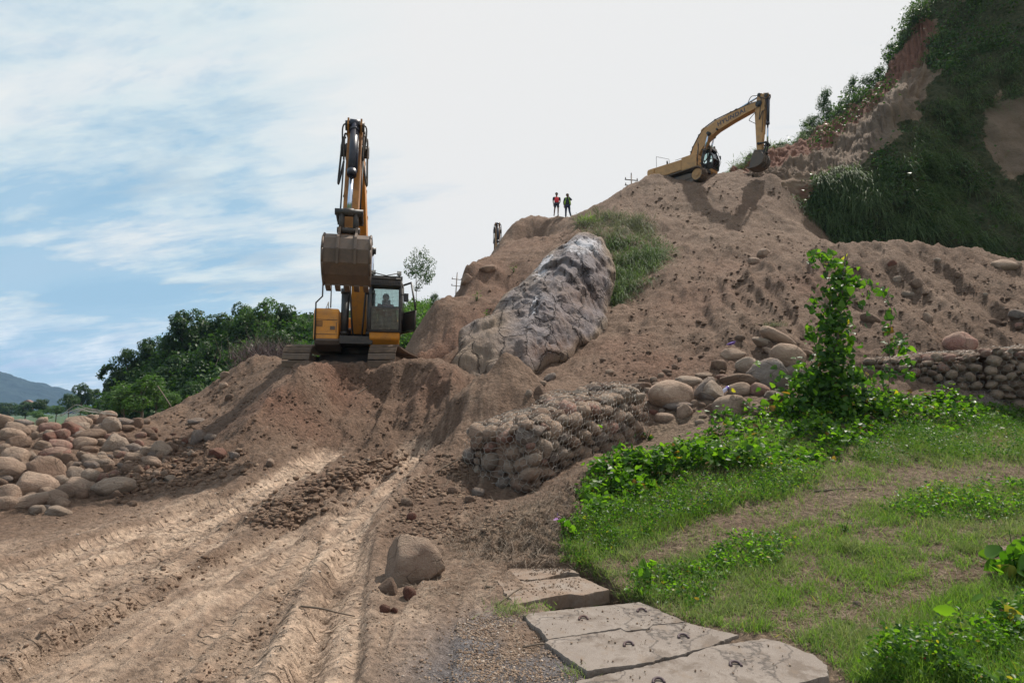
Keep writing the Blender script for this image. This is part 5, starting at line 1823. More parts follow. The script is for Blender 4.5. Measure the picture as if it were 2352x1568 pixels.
# smaller stones that fill the heap: nothing tells these apart
def fill_heap(n, poly, szr, mats, label, group, name='stone', cat='stone', sub=2):
    xs = [p[0] for p in poly]; ys = [p[1] for p in poly]
    k = 0
    while k < n:
        vx, vy = random.uniform(min(xs), max(xs)), random.uniform(min(ys), max(ys))
        if not in_poly(np.array([vx]), np.array([vy]), poly)[0]: continue
        k += 1
        w_ = random.uniform(*szr)
        kd, mt = random.choice(('round', 'round', 'angular')), random.choice(mats)
        fx, fy = (vx - min(xs)) / (max(xs) - min(xs)), (vy - min(ys)) / (max(ys) - min(ys))
        pl = ('upper', 'middle', 'lower')[min(2, int(fy * 3))] + ' ' + ('left', 'centre', 'right')[min(2, int(fx * 3))]
        lb = ('big ' if w_ > szr[0] + .6 * (szr[1] - szr[0]) else 'small ') + {'round': 'rounded ', 'angular': 'broken '}[kd] + {'tan': 'tan', 'pink': 'pinkish', 'brown': 'brown', 'pale': 'pale', 'grey': 'grey', 'red': 'reddish'}[mt] + ' ' + label % pl
        stone_at(vx, vy, w_, w_ * random.uniform(.5, .8), random.uniform(-30, 30), kd, mt, lb, group, name, cat=cat, sub=sub, sink=.3)


fill_heap(95, [(0,965),(120,962),(240,958),(320,985),(360,1040),(330,1080),(250,1100),(230,1130),(150,1160),(0,1180)], (16, 36), ('tan', 'tan', 'pink', 'brown', 'pale', 'grey'),
          'stone wedged between boulders, %s of the left heap', 'smaller stones of the left heap')
fill_heap(46, [(300,985),(400,985),(460,1010),(440,1060),(360,1110),(260,1140),(240,1110),(330,1080),(360,1040)], (8, 19), ('tan', 'brown', 'brown', 'red', 'grey'),
          'stone in the dirt beside the left heap, %s', 'small stones in the dirt by the left heap')

ROCKS = 'boulders dumped behind the near gabion'
def C4(x, y, w, h, rot, kind, mat, label, seed=None, **k):
    return stone_at(1378 + x * .2197, 718 + y * .2197, w * .2197, h * .2197, rot, kind, mat, label, ROCKS, seed=seed, **k)


centre = [
 (740,850,450,270,0,'round','tan','largest smooth tan boulder, nearest the right end of the near gabion'),
 (930,712,255,104,2,'round','pale','long yellowish boulder behind the largest smooth tan one'),
 (1100,795,280,150,62,'round','grey','grey-brown boulder leaning upright right of the largest smooth one'),
 (1190,815,180,215,0,'block','pale','pale upright stone in front of the leaning grey-brown boulder'),
 (1440,692,350,118,0,'angular','brown','flat brown slab behind the plastic bottle'),
 (1457,797,215,132,0,'round','tan','speckled oval stone right of the plastic bottle'),
 (1732,642,390,310,0,'block','grey','biggest grey blocky boulder left of the vine'),
 (1960,452,355,240,-15,'round','tan','big rounded brown-tan boulder on top of the grey blocky one'),
 (1860,252,345,115,-32,'round','tan','long log-like boulder slanting above the rock pile'),
 (1710,318,235,72,-28,'round','pale','thin pale slab slanting left of the log-like boulder'),
 (1800,410,200,56,-26,'angular','tan','flat tan stone under the thin pale slab'),
 (1530,548,220,160,8,'round','pale','smooth pale boulder half hidden by the blocky grey one'),
 (1382,430,245,122,6,'angular','tan','flat pointed boulder tilted on the slope above the rock pile'),
 (1470,260,104,70,8,'round','brown','lone rounded stone highest on the slope above the rock pile'),
 (1242,552,150,112,0,'angular','brown','brown dusty boulder left of the smooth pale one'),
 (1676,802,180,125,-8,'round','pink','round purplish boulder right of the speckled oval stone'),
 (1372,980,362,225,8,'round','tan','large egg-shaped tan boulder at the front by the leaves'),
 (1650,1020,155,110,0,'round','pale','pale round stone at the edge of the leaves'),
 (1845,915,225,112,8,'angular','red','dark red-brown slab in shade beside the vine leaves'),
 (1800,850,180,80,10,'angular','grey','grey slab above the dark red-brown one'),
 (830,975,300,84,3,'round','grey','low grey flat stone in front of the largest smooth boulder'),
 (872,1030,132,150,-55,'angular','tan','wedge-shaped tan stone in front of the low grey one'),
 (672,1092,170,100,0,'round','tan','half-buried tan stone at the foot of the rock pile'),
 (440,766,205,80,0,'round','brown','brown stone just behind the far end of the near gabion'),
 (505,806,84,50,0,'round','pale','small pale stone behind the far end of the near gabion'),
 (1270,666,112,50,0,'round','pink','small orange stone behind the leaning grey-brown boulder'),
 (1085,646,165,50,0,'round','tan','flat tan stone behind the yellowish boulder'),
 (1622,1062,95,80,0,'round','brown','orange-brown stone between the egg-shaped and the pale round one'),
 (1575,1108,150,56,0,'round','pale','flat pale stone low among the leaves'),
 (560,1042,84,62,0,'round','red','small red-brown stone below the largest smooth boulder'),
 (990,942,80,62,0,'round','tan','small round tan stone right of the low grey one'),
 (1070,962,72,52,0,'round','brown','small brown stone right of the small round tan one'),
 (1160,1000,120,90,0,'angular','brown','dull brown stone left of the egg-shaped boulder'),
 (2035,602,200,120,0,'round','grey','grey boulder partly hidden behind the vine leaves'),
 (2170,430,160,70,-22,'round','brown','brown stone right of the big rounded boulder by the vine'),
 (1110,880,180,70,-20,'angular','grey','thin grey slab under the pale upright stone'),
]
random.seed(5)
for i, a in enumerate(centre):
    C4(*a, seed=i + 3)
for a in [(435,705,64,44),(490,700,52,42),(570,715,62,44),(640,645,64,44),(695,610,104,48),(785,560,62,50),(835,482,52,48),(30,490,60,40),(1040,940,40,34),(650,1020,60,40),(975,1020,70,40),(1080,1080,80,44),(1175,1080,60,40),(1040,1140,90,56),(490,1020,56,50),(730,640,60,30),(590,740,90,36),(560,690,70,40)]:
    C4(*a, 0, 'round', random.choice(('tan', 'brown', 'pale')), 'small cobble scattered among the dumped boulders behind the near gabion', sub=2).__setitem__('group', 'small cobbles among the dumped boulders')

SLOPE = 'stones lying loose on the slopes'
rest = [
 (2200,788,76,48,4,'round','pink','largest boulder on the right slope, resting behind the far gabion top'),
 (2306,607,56,26,0,'round','tan','lone boulder on the crest of the right mound near the picture edge'),
 (2338,606,18,12,0,'round','tan','small stone right of the lone boulder on the right crest'),
 (1754,582,30,22,8,'round','tan','round stone poking out above the middle of the slope'),
 (1731,598,24,16,0,'round','tan','smaller stone left of the round one in the middle of the slope'),
 (2062,641,19,15,0,'round','pale','pale round stone high on the right slope'),
 (2086,675,27,13,-8,'round','pale','pale flat stone on the right slope right of the vine'),
 (2048,604,17,14,0,'angular','red','red angular stone near the crest of the right mound'),
 (2130,728,19,24,10,'angular','tan','upright tan stone in the middle of the right slope'),
 (2000,733,46,20,-30,'round','brown','long brown stone behind the vine on the right slope'),
 (2154,597,19,10,-10,'round','pale','flat pale stone near the crest of the right mound'),
 (2203,630,17,14,-10,'round','brown','rounded brown stone high on the right slope'),
 (2342,747,20,14,0,'round','pink','pinkish stone at the right edge above the far gabion'),
 (2342,722,40,20,-12,'round','grey','dark boulder half buried at the right picture edge'),
 (2282,738,28,11,-14,'angular','brown','thin brown slab on the right slope'),
 (2109,651,32,22,-30,'angular','brown','dark broken clod right of the pale round stone'),
 (2264,676,10,9,0,'round','pale','tiny pale stone alone on the right slope'),
 (1263,866,30,16,32,'round','grey','smooth grey stone in the hollow under the big rock'),
 (1247,878,15,10,0,'round','tan','small tan stone beside the smooth grey one in the hollow'),
 (1241,897,30,27,20,'angular','brown','earth-covered brown stone left of the slope foot'),
 (1215,902,15,15,-30,'round','pale','pale stone left of the earth-covered brown one'),
 (1517,455,11,7,0,'round','brown','small stone on the upper slope left of the upper excavator'),
 (1400,852,18,10,0,'round','tan','small tan stone on the slope foot behind the near gabion'),
 (455,1004,0,0,0,'round','grey',''),
 (950,1290,130,104,-6,'block','tan','big square-shouldered boulder standing alone beside the wheel tracks'),
 (893,1345,44,38,-18,'angular','brown','brown stone in front left of the big lone boulder'),
 (941,1361,26,30,20,'round','red','small reddish stone in front of the big lone boulder'),
 (883,1397,24,18,-10,'angular','red','reddish broken clod left of the slabs'),
 (905,1400,15,14,0,'angular','red','smaller reddish clod beside the broken one left of the slabs'),
 (1120,775,0,0,0,'round','grey',''),
 (933,1150,22,16,0,'round','tan','rounded tan stone on the berm above the lone boulder'),
 (945,1185,20,18,0,'round','red','red-brown stone on the berm just above the lone boulder'),
 (1098,1130,26,20,0,'round','grey','grey stone in shade at the foot of the near gabion'),
 (1080,1145,24,16,0,'round','brown','brown stone in shade at the foot of the near gabion'),
 (1040,1125,20,16,0,'round','brown','dusty stone left of the near gabion foot'),
 (940,1155,18,14,0,'round','brown','dusty stone on the berm beside the rounded tan one'),
 (1968,1385,20,12,10,'angular','grey','small pale stone lying on the bare path in the grass'),
 (620,1062,16,20,20,'angular','tan','small upright stone left of the upper wheel track'),
 (1120,619,40,18,14,'angular','brown','dark flat rock ledge jutting from the left slope'),
 (1072,640,30,24,20,'angular','brown','dark smooth rock bulging on the left skyline'),
 (2310,1262,60,16,4,'round','pale','flat pale stone sunk in the bare path at the right edge'),
]
for i, a in enumerate(rest):
    if a[2] == 0: continue
    stone_at(*a, group=SLOPE if a[1] < 900 else None, seed=i, sub=4 if a[2] > 100 else 3, sink=.2)


# ------------------------------------------------------------------ loose clods and pebbles nobody could count
def ico(sub):
    bm = bmesh.new(); bmesh.ops.create_icosphere(bm, subdivisions=sub, radius=1.0)
    v = np.array([q.co[:] for q in bm.verts]); f = np.array([[l.index for l in q.verts] for q in bm.faces])
    bm.free(); return v, f


def stamp(tv, tf, pos, mats3, jitter=0.0):
    """copies of a small template as one array mesh; mats3: (n,3,3)"""
    n, k = len(pos), len(tv)
    T = np.repeat(tv[None], n, 0)
    if jitter: T = T * (1 + jitter * RNG.uniform(-1, 1, (n, k, 1)))
    V = np.einsum('nij,nkj->nki', mats3, T) + pos[:, None, :]
    F = (tf[None] + (np.arange(n) * k)[:, None, None]).reshape(-1, tf.shape[1])
    return V.reshape(-1, 3), F


def rand_rot(n, scale):
    q = RNG.normal(size=(n, 4)); q /= np.linalg.norm(q, axis=1, keepdims=True)
    w_, x, y, z = q.T
    Rm = np.stack([1 - 2 * (y * y + z * z), 2 * (x * y - z * w_), 2 * (x * z + y * w_), 2 * (x * y + z * w_), 1 - 2 * (x * x + z * z), 2 * (y * z - x * w_),
                   2 * (x * z - y * w_), 2 * (y * z + x * w_), 1 - 2 * (x * x + y * y)], 1).reshape(n, 3, 3)
    return Rm * scale[:, None, :] if scale.ndim == 2 else Rm * scale[:, None, None]


def sample(polys, n, bv=None, dens=None, soft_=0):
    out, nor = [], []
    ws = []
    for poly in polys:
        a = 0
        for i in range(len(poly)):
            x1, y1 = poly[i][:2]; x2, y2 = poly[(i + 1) % len(poly)][:2]; a += x1 * y2 - x2 * y1
        ws.append(abs(a))
    tot = sum(ws)
    for poly, a in zip(polys, ws):
        m = int(n * a / tot)
        xs = [p[0] for p in poly]; ys = [p[1] for p in poly]
        X = RNG.uniform(min(xs), max(xs), m * 4); Yv = RNG.uniform(min(ys), max(ys), m * 4)
        ok = in_poly(X, Yv, poly)
        if dens is not None: ok &= RNG.uniform(0, 1, m * 4) < dens(X, Yv)
        X, Yv = X[ok][:m], Yv[ok][:m]
        X = X + RNG.normal(0, soft_, len(X)); Yv = Yv + RNG.normal(0, soft_ * .5, len(X))
        for vx, vy in zip(X, Yv):
            l, nn = hit(vx, vy, bv)
            if l is not None: out.append(l[:]); nor.append(nn[:])
    return np.array(out), np.array(nor)


def clod_mat():
    m, w = new_mat('clods')
    tc = w.n('ShaderNodeTexCoord').outputs['Object']
    at = w.n('ShaderNodeAttribute', attribute_name='rnd').outputs['Fac']
    n3 = w.noise(tc, 30.0, 4, 0.7)
    c = w.ramp(at, [(0.0, (0.115, 0.074, 0.053)), (0.3, (0.18, 0.122, 0.088)), (0.6, (0.235, 0.168, 0.122)), (0.92, (0.30, 0.23, 0.175)), (1.0, (0.46, 0.4, 0.35))])
    c = w.mix(w.ramp(n3, [(0.35, 0.6), (0.6, 0.0)]), c, w.mix(1.0, c, (0.6, 0.58, 0.56, 1), 'MULTIPLY'))
    bp = w.n('ShaderNodeBump', {'Height': n3, 'Strength': 0.7, 'Distance': 0.02})
    b = w.n('ShaderNodeBsdfPrincipled', {'Base Color': c, 'Roughness': 0.95, 'Normal': bp.outputs[0]})
    b.inputs['Specular IOR Level'].default_value = 0.15
    finish(w, b)
    return m


M['clods'] = clod_mat()
IV, IF = ico(1)
IV1, IF1 = ico(2)


def clods(name, polys, n, lo, hi, rlo=0.0, rhi=1.0, flat=0.75, power=2.5, dens=None, big=False, soft_=16, mat='clods'):
    """lo..hi: radius in view pixels, turned into metres at each point's depth"""
    p, nn = sample(polys, n, None, dens or (lambda X, Y: np.clip(.55 + .9 * fbm(X / 40, Y / 22, octv=3, seed=n % 97), .04, 1)), soft_)
    if len(p) == 0: return
    r = (lo + (hi - lo) * RNG.uniform(0, 1, len(p)) ** power) / (FPX * S / p[:, 1])
    sc = r[:, None] * RNG.uniform(0.7, 1.25, (len(p), 3))
    cut = np.quantile(r * p[:, 1] ** -1, .8) if big else 1e9
    VS, FS, RS, nv_ = [], [], [], 0
    for sel_, tv, tf, jt in ((r / p[:, 1] > cut, IV1, IF1, .2), (r / p[:, 1] <= cut, IV, IF, .28)):
        if not sel_.any(): continue
        V, F = stamp(tv, tf, (p + np.array([0, 0, 1]) * (r * 0.15)[:, None])[sel_], rand_rot(sel_.sum(), sc[sel_]) * np.array([1, 1, .62])[None, :, None], jt)
        VS.append(V); FS.append(F + nv_); nv_ += len(V)
        RS.append(np.repeat(np.clip(rlo + (rhi - rlo) * RNG.uniform(0, 1, sel_.sum()), 0, 1), len(tv)))
    V, F, rnd = np.concatenate(VS), np.concatenate(FS), np.concatenate(RS)
    o = np_obj(name, V, F, M[mat], None, False, attrs={'rnd': rnd})
    return tag(o, kind='stuff')


road_poly = [(0,1190),(300,1160),(600,1060),(760,1030),(960,1030),(1060,1050),(900,1200),(870,1300),(1180,1420),(1330,1568),(0,1568)]
clods('pebbles', [road_poly], 3400, 0.45, 4.2, 0.25, 1.0, power=3.6)
clods('clods', [[(700,1110),(860,1045),(930,1045),(880,1090),(770,1165),(640,1215),(560,1215),(600,1165)]], 1700, 0.8, 8, 0.0, 0.5, power=2.6, big=True)
clods('spoil_clods', [[(250,1090),(340,1060),(420,1010),(520,1040),(620,1060),(560,1090),(420,1120),(280,1140)]], 1200, 0.8, 8, 0.0, 0.5, power=2.6, big=True)
clods('track_clods', [[(250,1350),(520,1240),(560,1270),(300,1420),(60,1520),(0,1500)],[(430,1560),(600,1420),(650,1300),(700,1290),(640,1450),(520,1568)]], 900, 0.8, 6, 0.05, 0.6, power=2.4)
clods('mound_clods', [[(320,970),(600,826),(700,840),(950,832),(1060,850),(1060,990),(1020,1040),(750,1030),(560,1050),(480,1010)]], 1900, 0.5, 4.6, 0.3, 0.9, power=4.5, mat='soil')
clods('slope_clods', [[(1060,760),(1330,500),(1480,415),(1760,405),(1950,575),(2060,566),(2352,612),(2352,790),(2000,850),(1850,870),(1500,880),(1280,870),(1400,820),(1440,720)]], 3800, 0.5, 4.4, 0.3, 0.95, power=5, mat='soil')
clods('slope_lumps', [[(1280,870),(1420,780),(1560,620),(1760,600),(2352,620),(2352,790),(2000,850),(1850,870),(1500,900)]], 260, 2.0, 8.0, 0.3, 0.75, power=2.6, big=True, mat='soil')
clods('gabion_foot_clods', [[(1000,1040),(1075,1060),(1090,1140),(1200,1160),(1100,1240),(880,1260),(900,1150)]], 1300, 0.8, 6.5, 0.0, 0.6, power=2.4, big=True)
clods('forecourt_grit', [[(860,1300),(1130,1300),(1250,1568),(900,1568),(800,1450)],[(1400,1330),(2352,1250),(2352,1380),(1700,1440)]], 2600, 0.5, 3.2, 0.2, 1.0, power=3.0)
clods('gravel', [[(1060,1400),(1180,1400),(1320,1568),(1040,1568),(1060,1480)]], 3400, 0.8, 3.4, 0.3, 1.0, power=1.5)

# ------------------------------------------------------------------ the great rock in the slope
def big_rock_mat():
    m, w = new_mat('great_rock')
    tc = w.n('ShaderNodeTexCoord').outputs['Object']
    A = lambda k: w.n('ShaderNodeAttribute', attribute_name=k).outputs['Fac']
    st = w.n('ShaderNodeMapping', {'Vector': tc, 'Scale': (1.6, 1.0, 0.55), 'Rotation': (0, R(-28), 0)}).outputs[0]
    n1 = w.noise(st, 1.4, 7, 0.68, 0.7)
    n2 = w.noise(tc, 6.0, 6, 0.7, 0.3)
    n3 = w.noise(st, 4.0, 7, 0.7, 0.5)
    c = w.mix(w.ramp(n1, [(0.35, 0.0), (0.65, 1.0)]), (0.17, 0.15, 0.16, 1), (0.30, 0.275, 0.285, 1))
    c = w.mix(w.ramp(n2, [(0.45, 0.0), (0.75, 0.6)]), c, (0.14, 0.11, 0.11, 1))
    c = w.mix(w.math('MULTIPLY', A('tan'), w.ramp(n1, [(0.2, 0.6), (0.6, 1.0)])), c, w.mix(n2, (0.19, 0.14, 0.10, 1), (0.33, 0.25, 0.185, 1)))
    c = w.mix(w.math('MULTIPLY', A('rust'), w.ramp(n3, [(0.3, 0.3), (0.6, 1.0)])), c, w.mix(n2, (0.11, 0.06, 0.045, 1), (0.23, 0.145, 0.1, 1)))
    wf = w.math('ADD', A('white'), w.math('MULTIPLY', w.math('SUBTRACT', n3, 0.5), 0.95))
    c = w.mix(w.ramp(wf, [(0.42, 0.0), (0.62, 0.9)]), c, w.mix(n2, (0.42, 0.41, 0.45, 1), (0.68, 0.67, 0.70, 1)))
    vo = w.n('ShaderNodeTexVoronoi', {'Scale': 0.9}, feature='DISTANCE_TO_EDGE')
    wv = w.n('ShaderNodeVectorMath', {0: st, 1: w.n('ShaderNodeVectorMath', {0: w.noise(tc, 1.3, 4, 0.6, out=1), 1: (0.9, 0.9, 0.9)}, operation='MULTIPLY')}, operation='ADD')
    w.t.links.new(wv.outputs[0], vo.inputs['Vector'])
    crack = w.ramp(vo.outputs['Distance'], [(0.0, 1.0), (0.035, 0.0)])
    grime = w.noise(tc, 0.7, 6, 0.7, 0.6)
    c = w.mix(w.ramp(grime, [(0.50, 0.0), (0.64, 0.5)]), c, w.mix(n2, (0.15, 0.105, 0.078, 1), (0.26, 0.19, 0.145, 1)))
    c = w.mix(w.math('MULTIPLY', crack, 0.5), c, (0.05, 0.04, 0.04, 1))
    hh = w.math('ADD', w.math('MULTIPLY', n3, 1.0), w.math('MULTIPLY', n2, 0.5))
    hh = w.math('SUBTRACT', hh, w.math('MULTIPLY', crack, 0.8))
    bp = w.n('ShaderNodeBump', {'Height': hh, 'Strength': 1.0, 'Distance': 0.16})
    b = w.n('ShaderNodeBsdfPrincipled', {'Base Color': c, 'Roughness': 0.9, 'Normal': bp.outputs[0]})
    b.inputs['Specular IOR Level'].default_value = 0.2
    finish(w, b)
    return m


M['great_rock'] = big_rock_mat()
outl = [(1036,842,15.9),(1046,800,16.9),(1066,765,17.8),(1110,722,19.2),(1150,692,20.3),(1200,650,21.6),(1250,602,23.2),(1300,560,24.6),(1335,543,25.2),(1368,540,25.3),
        (1390,556,24.9),(1402,600,23.6),(1410,645,22.4),(1406,700,21.0),(1398,748,19.8),(1372,782,18.6),(1335,806,17.6),(1300,826,16.9),(1262,846,16.2),(1215,868,15.5),(1150,885,15.0),(1090,885,14.9),(1050,870,15.3)]
cen = Vector(P(1245, 715, 18.6))
on = 240
op = [Vector(P(*q)) for q in outl]
op = [p + Vector((math.sin(i * 2.3) * .12, 0, math.cos(i * 3.1) * .12)) for i, p in enumerate(op)]
opr = spline3(op + [op[0]], 10)
_c = np.concatenate([[0], np.cumsum([(b_ - a_).length for a_, b_ in zip(opr[:-1], opr[1:])])])
_s = np.linspace(0, _c[-1], on, endpoint=False)
opr = [Vector([float(np.interp(s_, _c, [q[k] for q in opr])) for k in range(3)]) for s_ in _s]
rings = 90
vs = []
for k in range(-12, rings + 1):
    for i, p in enumerate(opr):
        if k < 0:
            s_ = -k / 12
            q = p.lerp(cen, 0.10 * s_) + Vector((0.0, 3.2 * s_, -0.6 * s_))
        else:
            s_ = k / rings
            q = p.lerp(cen, s_)
            b_ = math.sqrt(max(0, 1 - (1 - s_) ** 3)) * 0.75
            q = q + Vector((0.05, -0.85, 0.25)) * b_
        vs.append(q[:])
VV = np.array(vs)
rr_ = rings + 13
idx = np.arange(rr_ * on).reshape(rr_, on)
FF = np.stack([idx[:-1], np.roll(idx[:-1], -1, 1), np.roll(idx[1:], -1, 1), idx[1:]], -1).reshape(-1, 4)
x, y, z = VV.T
kk = np.repeat(np.arange(-12, rings + 1), on) / rings
aa = np.abs(fbm(x * .5 + 4, y * .5, z * .5, octv=2, seed=61))
rsw = np.random.default_rng(5)
lo_, hi_ = VV.min(0), VV.max(0)
def facets(nc, seed, tilt):
    rs2 = np.random.default_rng(seed)
    cc = rs2.uniform(lo_, hi_, (nc, 3)); off_ = rs2.uniform(-1, 1, nc); tl = rs2.normal(0, tilt, (nc, 3))
    pw = VV + 0.12 * np.stack([fbm(x * 1.5, y * 1.5, z * 1.5, octv=3, seed=seed + q_) for q_ in range(3)], 1)
    D = np.linalg.norm((pw[:, None] - cc[None]) * [1, .6, .8], axis=2)
    o_ = np.argsort(D, 1)[:, :2]
    f1 = D[np.arange(len(D)), o_[:, 0]]; f2 = D[np.arange(len(D)), o_[:, 1]]
    k0, k1 = o_[:, 0], o_[:, 1]
    v0 = off_[k0] + np.sum((VV - cc[k0]) * tl[k0], 1); v1 = off_[k1] + np.sum((VV - cc[k1]) * tl[k1], 1)
    t0 = smooth(0, .11, f2 - f1) * .5 + .5
    return v0 * t0 + v1 * (1 - t0)
dd = 0.075 * facets(34, 12, .8) + 0.045 * facets(220, 9, 1.4) + 0.05 * ridged(x * .9 - z * .5, y * .6, z * .5 + x * .25, octv=4, seed=33) + 0.10 * fbm(x * 2.2, y * 2.2, z * 1.4, octv=5, seed=35)
# long slanting joints and a ledge
t_ = (x * .86 + z * .5)
dd -= 0.0 * np.exp(-((t_ + 0.45 + 0.15 * vnoise(z * 1.2, x * 0)) / 0.14) ** 2)
dd -= 0.0 * np.exp(-((t_ - 0.9 + 0.2 * vnoise(z * .9, x * 0, seed=3)) / 0.10) ** 2)
led = z - (5.35 + 0.35 * x)
dd += 0.25 * (1 / (1 + np.exp(-led * 9))) - 0.1
low = 0 * smooth(0.55, 0.0, z - (2.2 + 0.28 * (x - .2)))
dd -= 0.5 * low * (x > -.4)
fade = smooth(-0.05, 0.05, kk) 
VV[:, 1] -= dd * (0.4 + 0.6 * fade)
VV[:, 2] += dd * 0.35
px_ = (x / y) ; pz_ = (z - EYE) / y
un = lambda vx, vy: (ray(vx, vy).x / ray(vx, vy).y, ray(vx, vy).z / ray(vx, vy).y)
def zone(vx, vy, rx, ry, w_=1.0, an=0.0):
    cx_, cz_ = un(vx, vy)
    k_ = FPX * S
    a_ = (px_ - cx_) * k_; b_ = (pz_ - cz_) * k_
    ca, sa = math.cos(R(an)), math.sin(R(an))
    a_, b_ = a_ * ca + b_ * sa, -a_ * sa + b_ * ca
    return w_ * np.exp(-(a_ / rx) ** 2 - (b_ / ry) ** 2)
white = np.maximum.reduce([zone(1340,565,60,28,.8), zone(1250,610,26,60,.65,-30), zone(1228,700,13,50,.6,-12), zone(1270,640,40,60,.3), zone(1380,600,22,60,.35), zone(1180,690,60,14,.35,35), zone(1400,760,20,40,.25), zone(1200,840,60,25,.2)])
tanz = np.clip(np.maximum.reduce([zone(1085,820,95,85,1.1), zone(1130,745,60,50,1,40), zone(1180,870,150,40,1.1), zone(1230,620,24,90,.7,-35)]), 0, 1)
tanz = np.clip(np.maximum(tanz, smooth(.20, .02, kk + .07 * fbm(x * 1.3, y, z * 1.3, octv=3, seed=71))), 0, 1.2)
rustz = np.clip(np.maximum.reduce([zone(1340,680,60,45,.8), zone(1260,800,90,26,.9,12), zone(1300,740,60,40,.5), zone(1380,640,25,60,.4)]), 0, 1)
rock = np_obj('great_rock', VV, FF, M['great_rock'], attrs={'white': white, 'tan': tanz, 'rust': rustz})
tag(rock, 'great grey rock with white streaks leaning in the slope below the hanging grass', 'rock')


# ------------------------------------------------------------------ gabions: wire baskets packed with stones
class Frame:
    """box frame: origin at a lower corner, u along, v across, w up; ends may differ in height"""
    def __init__(s, o, u, v, L_, W_, h0, h1, rise):
        s.o, s.u, s.v, s.L, s.W, s.h0, s.h1, s.rise = Vector(o), Vector(u).normalized(), Vector(v).normalized(), L_, W_, h0, h1, rise

    def pt(s, a, b, c):
        """a,b,c in metres along, metres across, 0..1 up"""
        f = a / s.L
        h = s.h0 + (s.h1 - s.h0) * f
        bulge = 0.11 * math.sin(PI * min(max(c, 0), 1))
        sag = 0.10 * vnoise(np.array([a * 1.3]), np.array([b * 1.9]), seed=5)[0] * c
        return s.o + s.u * a + s.v * (b + (bulge if b > s.W * .5 else -bulge)) + Vector((0, 0, s.rise * f + h * c + sag))


def pack(w_, h_, rmin, rmax, tries, rs):
    out = []
    for t in range(tries):
        r = rmax - (rmax - rmin) * (t / tries) ** 0.8
        r *= rs.uniform(0.9, 1.1)
        x_, y_ = rs.uniform(r * .6, w_ - r * .6), rs.uniform(r * .6, h_ - r * .6)
        if all((x_ - q[0]) ** 2 + ((y_ - q[1]) * 1.08) ** 2 > ((r + q[2]) * 0.86) ** 2 for q in out):
            out.append((x_, y_, r))
    return out


